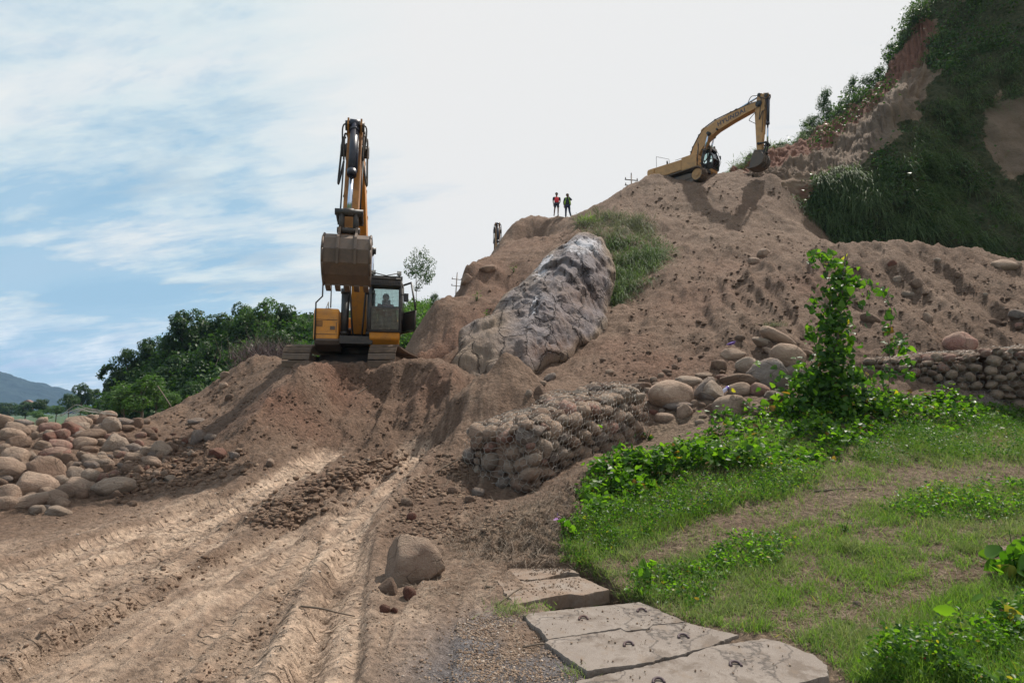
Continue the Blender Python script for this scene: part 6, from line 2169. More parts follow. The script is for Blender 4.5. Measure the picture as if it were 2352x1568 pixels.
def gabion(label, fr, faces, rmin, rmax, tries, mats, hexw=0.09, seed=1, wire_r=0.0022, group='wire gabions of river stones'):
    root = empty('gabion', fr.o, 0)
    tag(root, label, 'gabion', group)
    off = fr.o
    rs = random.Random(seed)
    mb = MB()
    e = 0.13
    c8 = [fr.pt(e, e, 0), fr.pt(fr.L - e, e, 0), fr.pt(fr.L - e, fr.W - e, 0), fr.pt(e, fr.W - e, 0), fr.pt(e, e, .86), fr.pt(fr.L - e, e, .86), fr.pt(fr.L - e, fr.W - e, .86), fr.pt(e, fr.W - e, .86)]
    mb.add([v - off for v in c8], [(3, 2, 1, 0), (4, 5, 6, 7), (0, 1, 5, 4), (1, 2, 6, 5), (2, 3, 7, 6), (3, 0, 4, 7)])
    mb.obj('inner_fill', ST['brown'], root)
    wires = []
    for (fc, ) in faces:
        if fc == 'front': fn = lambda a, c, d: fr.pt(a, 0, c) - fr.v * d; W_, Hh = fr.L, (fr.h0 + fr.h1) / 2
        if fc == 'end': fn = lambda a, c, d: fr.pt(0, a, c) - fr.u * d; W_, Hh = fr.W, fr.h0
        if fc == 'far': fn = lambda a, c, d: fr.pt(fr.L, a, c) + fr.u * d; W_, Hh = fr.W, fr.h1
        if fc == 'top': fn = lambda a, c, d: fr.pt(a, c * fr.W, 1.0) + Vector((0, 0, d)); W_, Hh = fr.L, fr.W
        st = pack(W_, Hh, rmin, rmax, tries if fc != 'end' else int(tries * .5), rs)
        for (a, c, r) in st:
            p = fn(a, c / Hh, -r * 0.62) - off
            el = rs.uniform(0.62, 1.0)
            dims = [r * 2.08, r * 2.08, r * 2.08 * el]
            if rs.random() < .3: dims[2] = r * 1.3
            o = put_stone('stone', p, dims, (rs.uniform(-.35, .35), rs.uniform(-.6, .6), rs.uniform(0, 3)), 'round' if rs.random() < .85 else 'angular', rs.choice(mats), root, 2, rs.randrange(7))
        # hexagonal netting lies over the stones
        def surf(a, c):
            d = 0.012
            for (sa, sc, r) in near.get((int(a / .2), int(c / .2)), ()):
                q_ = ((a - sa) ** 2 + (c - sc) ** 2) / (r * r)
                if q_ < 1: d = max(d, r * (math.sqrt(1 - q_) * 0.36) + .006)
            return fn(min(max(a, 0), W_), min(max(c / Hh, 0), 1), d) - off
        near = {}
        for (sa, sc, r) in st:
            for i in range(int((sa - r) / .2) - 1, int((sa + r) / .2) + 2):
                for j in range(int((sc - r) / .2) - 1, int((sc + r) / .2) + 2):
                    near.setdefault((i, j), []).append((sa, sc, r))
        hw = hexw; hh_ = hexw * 1.15
        rows = int(Hh / (hh_ * .75)) + 1; cols = int(W_ / hw) + 1
        jit = lambda i, j: (rs.uniform(-.012, .012), rs.uniform(-.012, .012))
        for r_ in range(rows):
            for c_ in range(cols):
                x0 = c_ * hw + (hw / 2 if r_ % 2 else 0); y0 = r_ * hh_ * .75
                A_ = (x0, y0 + hh_ * .5); B_ = (x0 + hw / 2, y0 + hh_ * .25); C_ = (x0 + hw / 2, y0 - hh_ * .25); D_ = (x0 - hw / 2, y0 + hh_ * .25)
                for (p_, q_) in ((A_, B_), (B_, C_), (A_, D_)):
                    if 0 <= p_[0] <= W_ and 0 <= q_[0] <= W_ and 0 <= p_[1] <= Hh and 0 <= q_[1] <= Hh:
                        j1 = math.sin(p_[0] * 91 + p_[1] * 57) * .010; j2 = math.sin(q_[0] * 91 + q_[1] * 57) * .010
                        wires.append((surf(p_[0] + j1, p_[1] + j1 * .7), surf(q_[0] + j2, q_[1] + j2 * .7)))
    # wires as slim three-sided bars
    n = len(wires)
    Aw = np.array([w_[0][:] for w_ in wires]); Bw = np.array([w_[1][:] for w_ in wires])
    t = Bw - Aw; t /= np.linalg.norm(t, axis=1, keepdims=True) + 1e-9
    u_ = np.cross(t, [0.3, 0.5, 0.8]); u_ /= np.linalg.norm(u_, axis=1, keepdims=True) + 1e-9
    w2 = np.cross(t, u_)
    V = []
    for E_ in (Aw, Bw):
        for k in range(3):
            a = 2 * PI * k / 3
            V.append(E_ + (u_ * math.cos(a) + w2 * math.sin(a)) * wire_r)
    V = np.stack(V, 1).reshape(-1, 3)
    base = (np.arange(n) * 6)[:, None]
    F = np.concatenate([base + np.array([[k, (k + 1) % 3, 3 + (k + 1) % 3, 3 + k]]) for k in range(3)])
    o = np_obj('wire_mesh', V, F, M['wire'], root, False); o['kind'] = 'stuff'
    return root


C0 = P(1212, 1133, 9.3); D0 = P(1478, 1012, 12.3)
u = (D0 - C0); u.z = 0
Lg = u.length; u.normalize(); v = Vector((-u.y, u.x, 0))
g1 = Frame((C0.x, C0.y, C0.z - .02), u, v, Lg, 1.35, 1.08, 1.26, D0.z - C0.z)
# 'front' is the long side facing the camera
gabion('near gabion at the picture centre, its end and long side bulging with tan river stones', g1, (('front',), ('end',), ('top',)), 0.06, 0.185, 5200, ('tan', 'tan', 'tan', 'tan', 'brown', 'pale', 'pink', 'grey'), 0.115, 3, 0.0038)
A0 = P(1985, 915, 14.2); B0 = P(2262, 905, 13.1); B1 = P(2560, 905, 12.2)
for (a, b, h0, h1, lb, sd_) in ((A0, B0, .95, .98, 'far gabion behind the vine with small stones, left one of the right pair', 9), (B0 + Vector((.03, 0, 0)), B1, 1.0, 1.15, 'far gabion running out of the right picture edge', 12)):
    u = b - a; rise = u.z; u.z = 0; Lg = u.length; u.normalize(); v = Vector((-u.y, u.x, 0))
    gabion(lb, Frame(a - Vector((0, 0, .3)), u, v, Lg, 1.2, h0 + .3, h1 + .3, rise), (('front',), ('top',)), 0.06, 0.135, 3400, ('tan', 'brown', 'tan', 'pink', 'brown', 'pale'), 0.13, sd_, 0.0026)
# ------------------------------------------------------------------ concrete drain slabs
def concrete_mat():
    m, w = new_mat('worn_concrete')
    tc = w.n('ShaderNodeTexCoord').outputs['Object']
    n1 = w.noise(tc, 1.6, 6, 0.65, 0.3)
    n2 = w.noise(tc, 18.0, 6, 0.7)
    n3 = w.noise(tc, 120.0, 4, 0.75)
    vo = w.n('ShaderNodeTexVoronoi', {'Vector': tc, 'Scale': 90.0})
    c = w.mix(w.ramp(n1, [(0.35, 0.0), (0.65, 1.0)]), (0.165, 0.135, 0.115, 1), (0.225, 0.19, 0.165, 1))
    c = w.mix(w.ramp(n2, [(0.5, 0.0), (0.75, 0.6)]), c, (0.135, 0.105, 0.085, 1))
    c = w.mix(w.ramp(n3, [(0.58, 0.0), (0.72, 0.7)]), c, (0.47, 0.44, 0.42, 1))
    c = w.mix(w.ramp(n3, [(0.28, 0.7), (0.40, 0.0)]), c, (0.13, 0.11, 0.1, 1))
    n5 = w.noise(tc, 3.4, 7, 0.75, 0.9)
    c = w.mix(w.ramp(n5, [(0.50, 0.0), (0.60, 0.75)]), c, (0.105, 0.078, 0.06, 1))
    c = w.mix(w.ramp(w.noise(tc, 5.5, 5, 0.7), [(0.34, 0.6), (0.46, 0.0)]), c, (0.17, 0.125, 0.09, 1))
    vo = w.n('ShaderNodeTexVoronoi', {'Scale': 1.1}, feature='DISTANCE_TO_EDGE')
    w.t.links.new(w.n('ShaderNodeVectorMath', {0: tc, 1: w.n('ShaderNodeVectorMath', {0: w.noise(tc, 4, 4, 0.6, out=1), 1: (0.3, 0.3, 0.3)}, operation='MULTIPLY')}, operation='ADD').outputs[0], vo.inputs['Vector'])
    c = w.mix(w.ramp(vo.outputs['Distance'], [(0.0, 0.85), (0.012, 0.0)]), c, (0.05, 0.04, 0.035, 1))
    bp = w.n('ShaderNodeBump', {'Height': w.math('ADD', n3, n2), 'Strength': 0.5, 'Distance': 0.008})
    b = w.n('ShaderNodeBsdfPrincipled', {'Base Color': c, 'Roughness': 0.9, 'Normal': bp.outputs[0]})
    finish(w, b)
    return m


M['concrete'] = concrete_mat()
m, w = new_mat('dusty_concrete')
tc = w.n('ShaderNodeTexCoord').outputs['Object']
n1 = w.noise(tc, 2.6, 6, 0.65, 0.5); n2 = w.noise(tc, 30.0, 6, 0.7)
c = w.mix(n2, (0.17, 0.135, 0.112, 1), (0.27, 0.225, 0.19, 1))
c = w.mix(w.ramp(n1, [(0.38, 0.0), (0.55, 1.0)]), c, w.mix(n2, (0.13, 0.09, 0.065, 1), (0.24, 0.17, 0.125, 1)))
bp = w.n('ShaderNodeBump', {'Height': w.math('ADD', n1, w.math('MULTIPLY', n2, 0.5)), 'Strength': 0.8, 'Distance': 0.03})
finish(w, w.n('ShaderNodeBsdfPrincipled', {'Base Color': c, 'Roughness': 0.95, 'Normal': bp.outputs[0]}))
M['dusty_concrete'] = m


def slab(label, outline, z, th, rings=(), tilt=0.0, mat='concrete'):
    """outline in the view, laid on the level z; edges slightly broken"""
    pts_ = [PZ(a[0], a[1], z) for a in outline]
    c = sum(pts_, Vector()) / len(pts_)
    root = empty('concrete_slab', (c.x, c.y, z), 0)
    tag(root, label, 'slab', 'concrete slabs over the roadside drain')
    rs = random.Random(int(c.x * 100))
    fine = []
    n = len(pts_)
    for i in range(n):
        a, b = pts_[i] - c, pts_[(i + 1) % n] - c
        k = max(1, int((b - a).length / 0.025))
        for q in range(k):
            p = a.lerp(b, q / k)
            nrm = Vector((-(b - a).y, (b - a).x, 0)).normalized()
            p = p + nrm * (0.006 * rs.uniform(-1, 1) + 0.010 * vnoise(np.array([q * .16 + i * 7.0]), np.array([c.x * 3]))[0])
            fine.append(p)
    bm = bmesh.new()
    top = [bm.verts.new((p.x, p.y, 0 + tilt * p.x)) for p in fine]
    edge = [bm.verts.new((p.x * 1.006, p.y * 1.006, -0.010 + tilt * p.x)) for p in fine]
    bot = [bm.verts.new((p.x, p.y, -th + tilt * p.x)) for p in fine]
    m_ = len(fine)
    f = bm.faces.new(top)
    for i in range(m_):
        j = (i + 1) % m_
        bm.faces.new((edge[i], edge[j], top[j], top[i])); bm.faces.new((bot[i], bot[j], edge[j], edge[i]))
    bm.faces.new(list(reversed(bot)))
    bmesh.ops.triangulate(bm, faces=[f_ for f_ in bm.faces if len(f_.verts) > 4])
    bmesh.ops.recalc_face_normals(bm, faces=bm.faces)
    me = bpy.data.meshes.new('slab_body'); bm.to_mesh(me); bm.free()
    me.materials.append(M[mat])
    link(bpy.data.objects.new('slab_body', me), root)
    for (vx, vy, an) in rings:
        p = PZ(vx, vy, z) - c
        p.z = tilt * p.x
        mb = MB()
        R_ = 0.034
        pl = []
        for k in range(13):
            a = PI * (-0.15 + 1.3 * k / 12)
            pl.append((p.x + math.cos(a) * R_ * math.cos(R(an)), p.y + math.cos(a) * R_ * math.sin(R(an)) + 0.03 * math.sin(a), p.z + 0.004 + math.sin(max(0, min(PI, a))) * 0.010))
        mb.tube(pl, 0.0085, 6)
        mb.obj('lifting_loop', M['rust'], root)
    return root


slab('concrete drain slab with two lifting loops, lying just below the open gap', [(1201,1409),(1330,1395),(1466,1381),(1520,1402),(1572,1426),(1500,1432),(1486,1443),(1436,1447),(1425,1440),(1261,1466)], 0.035, 0.11, [(1340,1421,10), (1474,1403,5)])
slab('middle concrete slab with two lifting loops between the first and the nearest slab', [(1251,1474),(1262,1468),(1425,1443),(1440,1450),(1492,1446),(1500,1435),(1574,1428),(1697,1456),(1625,1484),(1578,1496),(1567,1502),(1528,1508),(1500,1518),(1350,1538),(1305,1510)], 0.03, 0.11, [(1444,1481,15), (1570,1463,0)])
slab('nearest and largest concrete slab, cut by the lower picture edge', [(1322,1562),(1505,1521),(1532,1514),(1575,1505),(1586,1497),(1635,1484),(1757,1465),(1800,1474),(1864,1500),(1902,1530),(1900,1550),(1700,1600),(1560,1660),(1430,1720)], 0.03, 0.13, [(1690,1527,0), (1513,1566,10)])
slab('dirt-covered concrete slab above the open gap, its thick broken edge in shade', [(1140,1330),(1210,1334),(1330,1322),(1398,1352),(1340,1366),(1300,1362),(1184,1386),(1160,1360)], 0.032, 0.11, mat='dusty_concrete')
slab('farthest concrete slab, dusty, at the foot of the rooty bank', [(1150,1300),(1268,1289),(1300,1298),(1330,1316),(1305,1312),(1240,1328),(1205,1330),(1165,1322)], 0.026, 0.11, mat='dusty_concrete')

# dirt, grit and chips lying on the slabs
def grit_on(name, polys, n, z, lo, hi):
    P3 = []
    for poly in polys:
        xs = [p[0] for p in poly]; ys = [p[1] for p in poly]
        X = RNG.uniform(min(xs), max(xs), n); Y_ = RNG.uniform(min(ys), max(ys), n)
        ok = in_poly(X, Y_, poly) & (RNG.uniform(0, 1, n) < np.clip(.4 + 1.1 * fbm(X / 40, Y_ / 16, octv=3, seed=12), .05, 1))
        P3 += [PZ(a, b, z)[:] for a, b in zip(X[ok], Y_[ok])]
    P3 = np.array(P3); r = lo + (hi - lo) * RNG.uniform(0, 1, len(P3)) ** 4
    V, F = stamp(IV, IF, P3 + np.array([0, 0, 1]) * (r * .2)[:, None], rand_rot(len(P3), r[:, None] * RNG.uniform(.6, 1.2, (len(P3), 3))), .25)
    o = np_obj(name, V, F, M['clods'], None, False, {'rnd': np.repeat(RNG.uniform(.2, 1, len(P3)), len(IV))})
    tag(o, kind='stuff')


grit_on('slab_grit', [[(1150,1332),(1325,1324),(1385,1350),(1190,1378)], [(1155,1300),(1295,1296),(1320,1314),(1180,1322)]], 1500, .032, .002, .012)
grit_on('slab_crumbs', [[(1210,1412),(1466,1384),(1565,1425),(1262,1462)], [(1260,1475),(1570,1430),(1690,1455),(1350,1532)], [(1330,1562),(1757,1468),(1890,1530),(1500,1640)]], 500, .036, .002, .010)

# ------------------------------------------------------------------ foliage tools
M['grass'] = leaf_mat('fresh_grass', (0.08, 0.155, 0.028), (0.20, 0.30, 0.075), 0.45)
M['grass_olive'] = leaf_mat('olive_grass', (0.12, 0.18, 0.05), (0.28, 0.32, 0.14), 0.4, (1.2, 1.25, 0.8))
M['grass_hang'] = leaf_mat('hanging_grass', (0.05, 0.095, 0.035), (0.18, 0.225, 0.10), 0.35, (1.1, 1.3, 0.7))
M['grass_silver'] = leaf_mat('silvery_grass', (0.07, 0.085, 0.04), (0.20, 0.21, 0.13), 0.4, (1.1, 1.15, 0.9))
M['straw'] = leaf_mat('straw', (0.20, 0.145, 0.085), (0.42, 0.34, 0.24), 0.2, (1.1, 1.05, 0.9))
M['roots'] = leaf_mat('dead_roots', (0.10, 0.07, 0.05), (0.30, 0.24, 0.185), 0.0)
M['leaf'] = leaf_mat('broad_leaf', (0.035, 0.10, 0.016), (0.15, 0.27, 0.045), 0.5, (1.9, 2.1, 0.4), 0.38)
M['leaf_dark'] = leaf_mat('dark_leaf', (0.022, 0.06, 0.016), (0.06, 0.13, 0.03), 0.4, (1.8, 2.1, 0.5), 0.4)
M['leaf_tree'] = leaf_mat('tree_leaf', (0.022, 0.052, 0.016), (0.060, 0.105, 0.028), 0.35, (1.4, 1.7, 0.6), 0.5, 0.3)
M['leaf_pale'] = leaf_mat('pale_tree_leaf', (0.045, 0.095, 0.026), (0.11, 0.18, 0.05), 0.4, (1.4, 1.7, 0.6), 0.5, 0.3)
M['leaf_cliff'] = leaf_mat('cliff_leaf', (0.03, 0.065, 0.022), (0.09, 0.14, 0.045), 0.3, (1.3, 1.6, 0.6), 0.5, 0.3)
M['leaf_magenta'] = leaf_mat('magenta_leaf', (0.20, 0.015, 0.05), (0.42, 0.03, 0.10), 0.4, (1.6, 0.8, 1.0))
M['petal'] = leaf_mat('purple_petal', (0.42, 0.22, 0.5), (0.6, 0.4, 0.66), 0.4, (1.2, 1, 1.3))
M['bark'] = paint_mat('bark', (0.10, 0.075, 0.055), 0.9, dirt=(0.16, 0.13, 0.1), amount=0.6, scale=5)


def norm(v): return v / (np.linalg.norm(v, axis=1, keepdims=True) + 1e-9)


def blades(name, root_p, dirs, length, width, droop, mat, parent=None, seg=3, rnd=None, kind='stuff'):
    """thin tapering blades: p(t) = root + L (t dir - droop t^2 z)"""
    n = len(root_p)
    if n == 0: return None
    ts = np.linspace(0, 1, seg + 1)
    side = norm(np.cross(dirs, np.array([0, 0, 1.0]) + RNG.normal(0, .4, (n, 3))))
    P_ = []
    for t in ts:
        c = root_p + length[:, None] * (dirs * t + np.array([0, 0, -1.0]) * (droop * t * t)[:, None])
        wv = side * (width * (1 - t) ** 0.7)[:, None]
        if t < 1: P_ += [c - wv, c + wv]
        else: P_ += [c]
    V = np.stack(P_, 1)
    k = V.shape[1]
    base = (np.arange(n) * k)[:, None]
    quads = np.concatenate([base + np.array([[2 * i, 2 * i + 1, 2 * i + 3, 2 * i + 2]]) for i in range(seg - 1)]) if seg > 1 else np.zeros((0, 4), int)
    tris = base + np.array([[2 * seg - 2, 2 * seg - 1, 2 * seg]])
    r = RNG.uniform(0, 1, n) if rnd is None else rnd
    o = np_obj(name, V.reshape(-1, 3), [quads, tris] if len(quads) else [tris], mat, parent, True, {'rnd': np.repeat(r, k)})
    if kind: o['kind'] = kind
    return o


def leaf_tmpl(shape):
    if shape == 'heart': o_ = [(0, 0), (.30, -.10), (.46, .12), (.40, .42), (.2, .75), (0, 1.0)]
    elif shape == 'oval': o_ = [(0, 0), (.22, .18), (.30, .45), (.20, .78), (0, 1.0)]
    elif shape == 'quad': return np.array([(-.35, 0, 0), (.35, 0, .05), (.3, .9, 0), (-.3, .8, .1)]), np.array([[0, 1, 2], [0, 2, 3]])
    else: o_ = [(0, 0), (.12, .25), (.13, .5), (.06, .8), (0, 1.0)]
    v = []
    for (x_, y_) in o_: v.append((0, y_, -.10 * y_ * y_))
    m = len(o_)
    for sg in (1, -1):
        for (x_, y_) in o_[1:-1]: v.append((sg * x_, y_, .16 * x_ + .10 * x_ - .10 * y_ * y_))
    f = []
    L_ = len(o_) - 2
    for s_ in (0, 1):
        off = m + s_ * L_
        f.append((0, off, 1) if s_ == 0 else (0, 1, off))
        for i in range(L_ - 1):
            a, b = off + i, off + i + 1
            tri = [(a, b, i + 1), (b, i + 2, i + 1)] if s_ == 0 else [(b, a, i + 1), (i + 2, b, i + 1)]
            f += tri
        f.append((off + L_ - 1, m - 1, L_) if s_ == 0 else (m - 1, off + L_ - 1, L_))
    return np.array(v, float), np.array(f)


LT = {k: leaf_tmpl(k) for k in ('heart', 'oval', 'lance', 'quad')}


def leaves(name, pos, size, mat, shape='heart', up=0.8, parent=None, kind='stuff', rnd=None, facing=None):
    n = len(pos)
    if n == 0: return None
    nrm = norm(np.array([0, 0, up]) + RNG.normal(0, .55, (n, 3)) + (0 if facing is None else facing))
    fw = RNG.normal(size=(n, 3)); fw -= nrm * np.sum(fw * nrm, 1, keepdims=True); fw = norm(fw)
    rt = np.cross(fw, nrm)
    Mx = np.stack([rt, fw, nrm], 2) * size[:, None, None]
    tv, tf = LT[shape]
    V, F = stamp(tv, tf, pos, Mx)
    r = RNG.uniform(0, 1, n) if rnd is None else rnd
    o = np_obj(name, V, F, mat, parent, shape != 'quad', {'rnd': np.repeat(r, len(tv))})
    if kind: o['kind'] = kind
    return o


def unitdirs(n, up=1.0, spread=.45):
    d = RNG.normal(0, spread, (n, 3)); d[:, 2] = np.abs(d[:, 2]) * .3 + up
    return norm(d)


def patch(seed, sc, lo=0.0, hi=1.0):
    return lambda X, Y: np.clip((fbm(X / sc, Y / (sc * .5), octv=3, seed=seed) - lo) / (hi - lo) + .5, 0, 1)


def soft(poly, n, jit=(14, 6), dens=None, bv=None):
    """points over a view polygon with ragged borders"""
    X0 = [p[0] for p in poly]; Y0 = [p[1] for p in poly]
    X = RNG.uniform(min(X0), max(X0), n * 4); Yv = RNG.uniform(min(Y0), max(Y0), n * 4)
    ok = in_poly(X, Yv, poly)
    if dens is not None: ok &= RNG.uniform(0, 1, n * 4) < dens(X, Yv)
    X, Yv = X[ok][:n], Yv[ok][:n]
    X = X + RNG.normal(0, jit[0], len(X)); Yv = Yv + RNG.normal(0, jit[1], len(X))
    out, nor = [], []
    for vx, vy in zip(X, Yv):
        l, nn = hit(vx, vy, bv)
        if l is not None: out.append(l[:]); nor.append(nn[:])
    return np.array(out), np.array(nor)


# ------------------------------------------------------------------ grass bank in the right foreground
BANK = [(1290,1290),(1345,1100),(1500,1050),(1700,970),(1850,930),(2750,930),(2750,1650),(1960,1568),(1880,1500),(1760,1455),(1620,1440),(1560,1415),(1430,1380),(1370,1335)]
PATH = [[(1560,1205),(1700,1165),(1900,1108),(2100,1085),(2352,1070),(2352,1110),(2100,1125),(1950,1160),(1750,1230),(1600,1260),(1480,1290)],
        [(1790,1440),(1880,1385),(2050,1345),(2200,1305),(2352,1265),(2352,1300),(2200,1345),(2080,1400),(1950,1425),(1850,1455)]]


def lawn_d(X, Y):
    d = np.clip(0.50 + 1.25 * fbm(X / 60, Y / 20, octv=4, seed=55), 0.12, 1)
    for pth in PATH: d = np.where(in_poly(X, Y + 14 * fbm(X / 60, Y / 30, octv=2, seed=3), pth), d * 0.22, d)
    return d


p, nn = soft(BANK, 105000, (8, 4), lawn_d)
n = len(p)
dist = p[:, 1]
L_ = (0.05 + 0.15 * RNG.uniform(0, 1, n) ** 2) * (1 + .25 * (dist - 5) / 5)
gsel = RNG.uniform(0, 1, n) < np.clip(0.34 + 0.6 * fbm(p[:, 0] * 1.2, p[:, 1] * 1.2, octv=2, seed=66), .1, .95)
for nm, mk, mt in (('short_grass', gsel, M['grass']), ('olive_short_grass', ~gsel, M['grass_olive'])):
    q = p[mk]; m_ = len(q)
    blades(nm, q, unitdirs(m_, 1, .6), L_[mk], (0.0016 + .0006 * q[:, 1] * .35), RNG.uniform(.1, .6, m_), mt, seg=2)
# straw and dead stalks lying about
p, nn = soft(BANK, 22000, (10, 5), lambda X, Y: np.clip(0.25 + .8 * fbm(X / 70, Y / 26, octv=3, seed=77) + sum(in_poly(X, Y, q).astype(float) for q in PATH) * .8, 0, 1))
d = RNG.normal(size=(len(p), 3)); d[:, 2] = np.abs(d[:, 2]) * .22; d = norm(d)
blades('straw_litter', p + [0, 0, .006], d, RNG.uniform(.03, .13, len(p)), np.full(len(p), .0016), RNG.uniform(-.1, .2, len(p)), M['straw'], seg=2)
# taller grass, lower right and in clumps
TALL = [[(1950,1568),(2010,1500),(2080,1430),(2200,1370),(2352,1310),(2650,1310),(2650,1640)]]
p, nn = soft(TALL[0], 15000, (10, 8), lambda X, Y: np.clip(.6 + .7 * fbm(X / 60, Y / 30, octv=3, seed=5), 0, 1))
n = len(p)
blades('meadow_grass', p, unitdirs(n, 1, .38), RNG.uniform(.07, .22, n), RNG.uniform(.0018, .0034, n), RNG.uniform(.15, .7, n), M['grass'], seg=3)
def tuft(vx, vy, n, L0, mat, label, spread=.4, rad=.05, width=.0026, droop=(.15, .6), group='grass tufts on the bank', name='grass_tuft'):
    c, nr = hit(vx, vy)
    if c is None: return
    pp = np.array(c[:]) + RNG.normal(0, 1, (n, 3)) * [rad, rad, 0]
    o = blades(name, pp - np.array(c[:]), unitdirs(n, 1, spread), L0 * RNG.uniform(.5, 1.15, n), np.full(n, width), RNG.uniform(*droop, n), mat, seg=3, kind=None)
    o.location = c
    tag(o, label, 'grass tuft', group)
    return o


tuft(1955,1262,420,.24,M['grass_olive'],'thick olive grass tuft alone in the middle of the grass bank',.5,.06)
tuft(2222,1262,200,.16,M['grass_olive'],'low olive tuft right of the thick tuft on the bank',.5,.06)
tuft(2240,1150,260,.22,M['grass'],'fresh green grass tuft at the upper right of the bank',.35,.07)
tuft(1170,1400,200,.11,M['grass_olive'],'small yellowish grass tuft growing at the corner of the open gap by the slabs',.7,.09)
tuft(1330,1545,70,.09,M['grass_olive'],'thin tuft in the joint between the middle and nearest slabs',.6,.05)
tuft(1235,1395,80,.08,M['grass'],'few green blades in the open gap beneath the dusty slab',.7,.08)
tuft(1365,1385,220,.12,M['grass'],'grass tuft leaning over the right end of the open gap',.7,.12)
tuft(1590,1490,160,.07,M['grass_olive'],'dry low tuft on the joint at the right of the middle slab',.7,.07)
tuft(2040,1190,240,.16,M['grass'],'bushy green tuft in the middle right of the bank',.6,.10)
tuft(1720,1290,240,.13,M['grass'],'green tuft left of the thick olive tuft',.6,.12)

# lush broad-leaved creeper between the gabion and the vine
LUSH = [(1352,1085),(1420,1050),(1500,1040),(1620,1000),(1700,955),(1790,945),(1880,900),(1980,890),(2080,905),(2150,905),(2240,930),(2350,940),(2352,975),(2120,1000),(2000,1010),(1930,1050),(1800,1085),(1650,1090),(1560,1110),(1450,1150),(1380,1180),(1335,1170)]
p, nn = soft(LUSH, 9500, (9, 5))
n = len(p)
hgt = np.clip(.18 + .34 * fbm(p[:, 0] * 1.1, p[:, 1] * 1.1, octv=3, seed=101), .05, .75) * RNG.uniform(.3, 1.05, n)
lift = smooth(1780, 1900, 0)
p2_ = p + np.stack([RNG.normal(0, .05, n), RNG.normal(0, .05, n), hgt], 1)
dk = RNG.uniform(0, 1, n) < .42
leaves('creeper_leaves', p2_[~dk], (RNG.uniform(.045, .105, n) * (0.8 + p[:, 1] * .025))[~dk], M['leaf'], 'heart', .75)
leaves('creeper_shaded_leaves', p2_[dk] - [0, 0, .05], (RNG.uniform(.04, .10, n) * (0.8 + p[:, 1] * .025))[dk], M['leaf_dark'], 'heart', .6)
d = unitdirs(n // 2, .9, .6)
blades('creeper_stems', p[:n // 2], d, hgt[:n // 2] + .05, np.full(n // 2, .0025), RNG.uniform(0, .3, n // 2), M['leaf_dark'], seg=2)
# narrow-leaved weeds in front and to the right
WEED = [[(1290,1285),(1320,1200),(1400,1165),(1560,1115),(1760,1085),(1890,1085),(1870,1130),(1700,1160),(1620,1190),(1520,1220),(1420,1270),(1340,1300)],
        [(1960,1050),(2080,985),(2250,960),(2700,945),(2700,1045),(2150,1060),(2020,1085)],
        [(1980,1568),(2080,1500),(2200,1480),(2352,1420),(2600,1420),(2600,1640)], [(1660,1250),(1760,1225),(1840,1250),(1780,1300),(1640,1330),(1560,1330)],
        [(2020,1180),(2160,1120),(2352,1110),(2500,1150),(2352,1190),(2180,1200)], [(1430,1310),(1600,1290),(1680,1330),(1600,1400),(1480,1370)]]
for i, (poly, cnt, hh_) in enumerate(zip(WEED, (9500, 15000, 8500, 2000, 3200, 1500), (.15, .24, .20, .10, .11, .07))):
    p, nn = soft(poly, cnt, (8, 5), lambda X, Y: np.clip(.7 + .6 * fbm(X / 50, Y / 22, octv=3, seed=15 + i), .05, 1))
    n = len(p)
    hgt = hh_ * np.clip(.9 + .7 * fbm(p[:, 0] * 1.7, p[:, 1] * 1.7, octv=3, seed=121), .15, 1.8) * RNG.uniform(.1, 1.1, n)
    q = p + np.stack([RNG.normal(0, .02, n), RNG.normal(0, .02, n), hgt], 1)
    dk = RNG.uniform(0, 1, n) < .3
    s_ = RNG.uniform(.022, .05, n) * (.75 + p[:, 1] * .035)
    leaves('weed_leaves', q[~dk], s_[~dk], M['leaf'] if i != 1 else M['leaf_pale'], 'lance' if i < 2 else 'oval', .7)
    leaves('weed_leaves', q[dk], s_[dk], M['leaf_dark'], 'oval', .6)
    blades('weed_stems', p[::3], unitdirs(len(p[::3]), 1, .35), hgt[::3] + .05, np.full(len(p[::3]), .0018), RNG.uniform(0, .4, len(p[::3])), M['grass'], seg=2)
    blades('weed_grass', p[::2], unitdirs(len(p[::2]), 1, .5), hh_ * RNG.uniform(.5, 1.5, len(p[::2])), np.full(len(p[::2]), .0019), RNG.uniform(.1, .6, len(p[::2])), M['grass'], seg=2)


def plant(vx, vy, h, nl, size, mat, label, group=None, cat='plant', shape='heart', spread=.1, name='leafy_plant', stems=4, flower=None):
    c, nr = hit(vx, vy)
    c = c if c is not None else P(vx, vy, 8)
    root = empty(name, c, 0)
    tag(root, label, cat, group)
    mb = MB(); tips = []
    for k in range(stems):
        a = RNG.uniform(0, 2 * PI); r_ = spread * RNG.uniform(.2, 1)
        top = Vector((math.cos(a) * r_, math.sin(a) * r_, h * RNG.uniform(.55, 1)))
        path = [Vector((0, 0, -.02)), top * .5 + Vector((0, 0, h * .08)), top]
        mb.tube(spline3(path, 4), [.006 * h / .3 + .002] * 4 + [.003] * 5, 5); tips.append((path, top))
    mb.obj('stem', mat, root)
    pos = []
    for i in range(nl):
        path, top = tips[i % len(tips)]
        t = RNG.uniform(.15, 1)
        pos.append(np.array(top[:]) * t + RNG.normal(0, 1, 3) * [spread * .35, spread * .35, h * .05])
    leaves('leaves', np.array(pos), RNG.uniform(.6, 1.1, nl) * size, mat, shape, .6, root, None)
    if flower:
        leaves('flower', np.array(tips[0][1][:])[None] + RNG.normal(0, .012, (6, 3)), np.full(6, .04), M[flower], 'oval', .2, root, None)
    return root


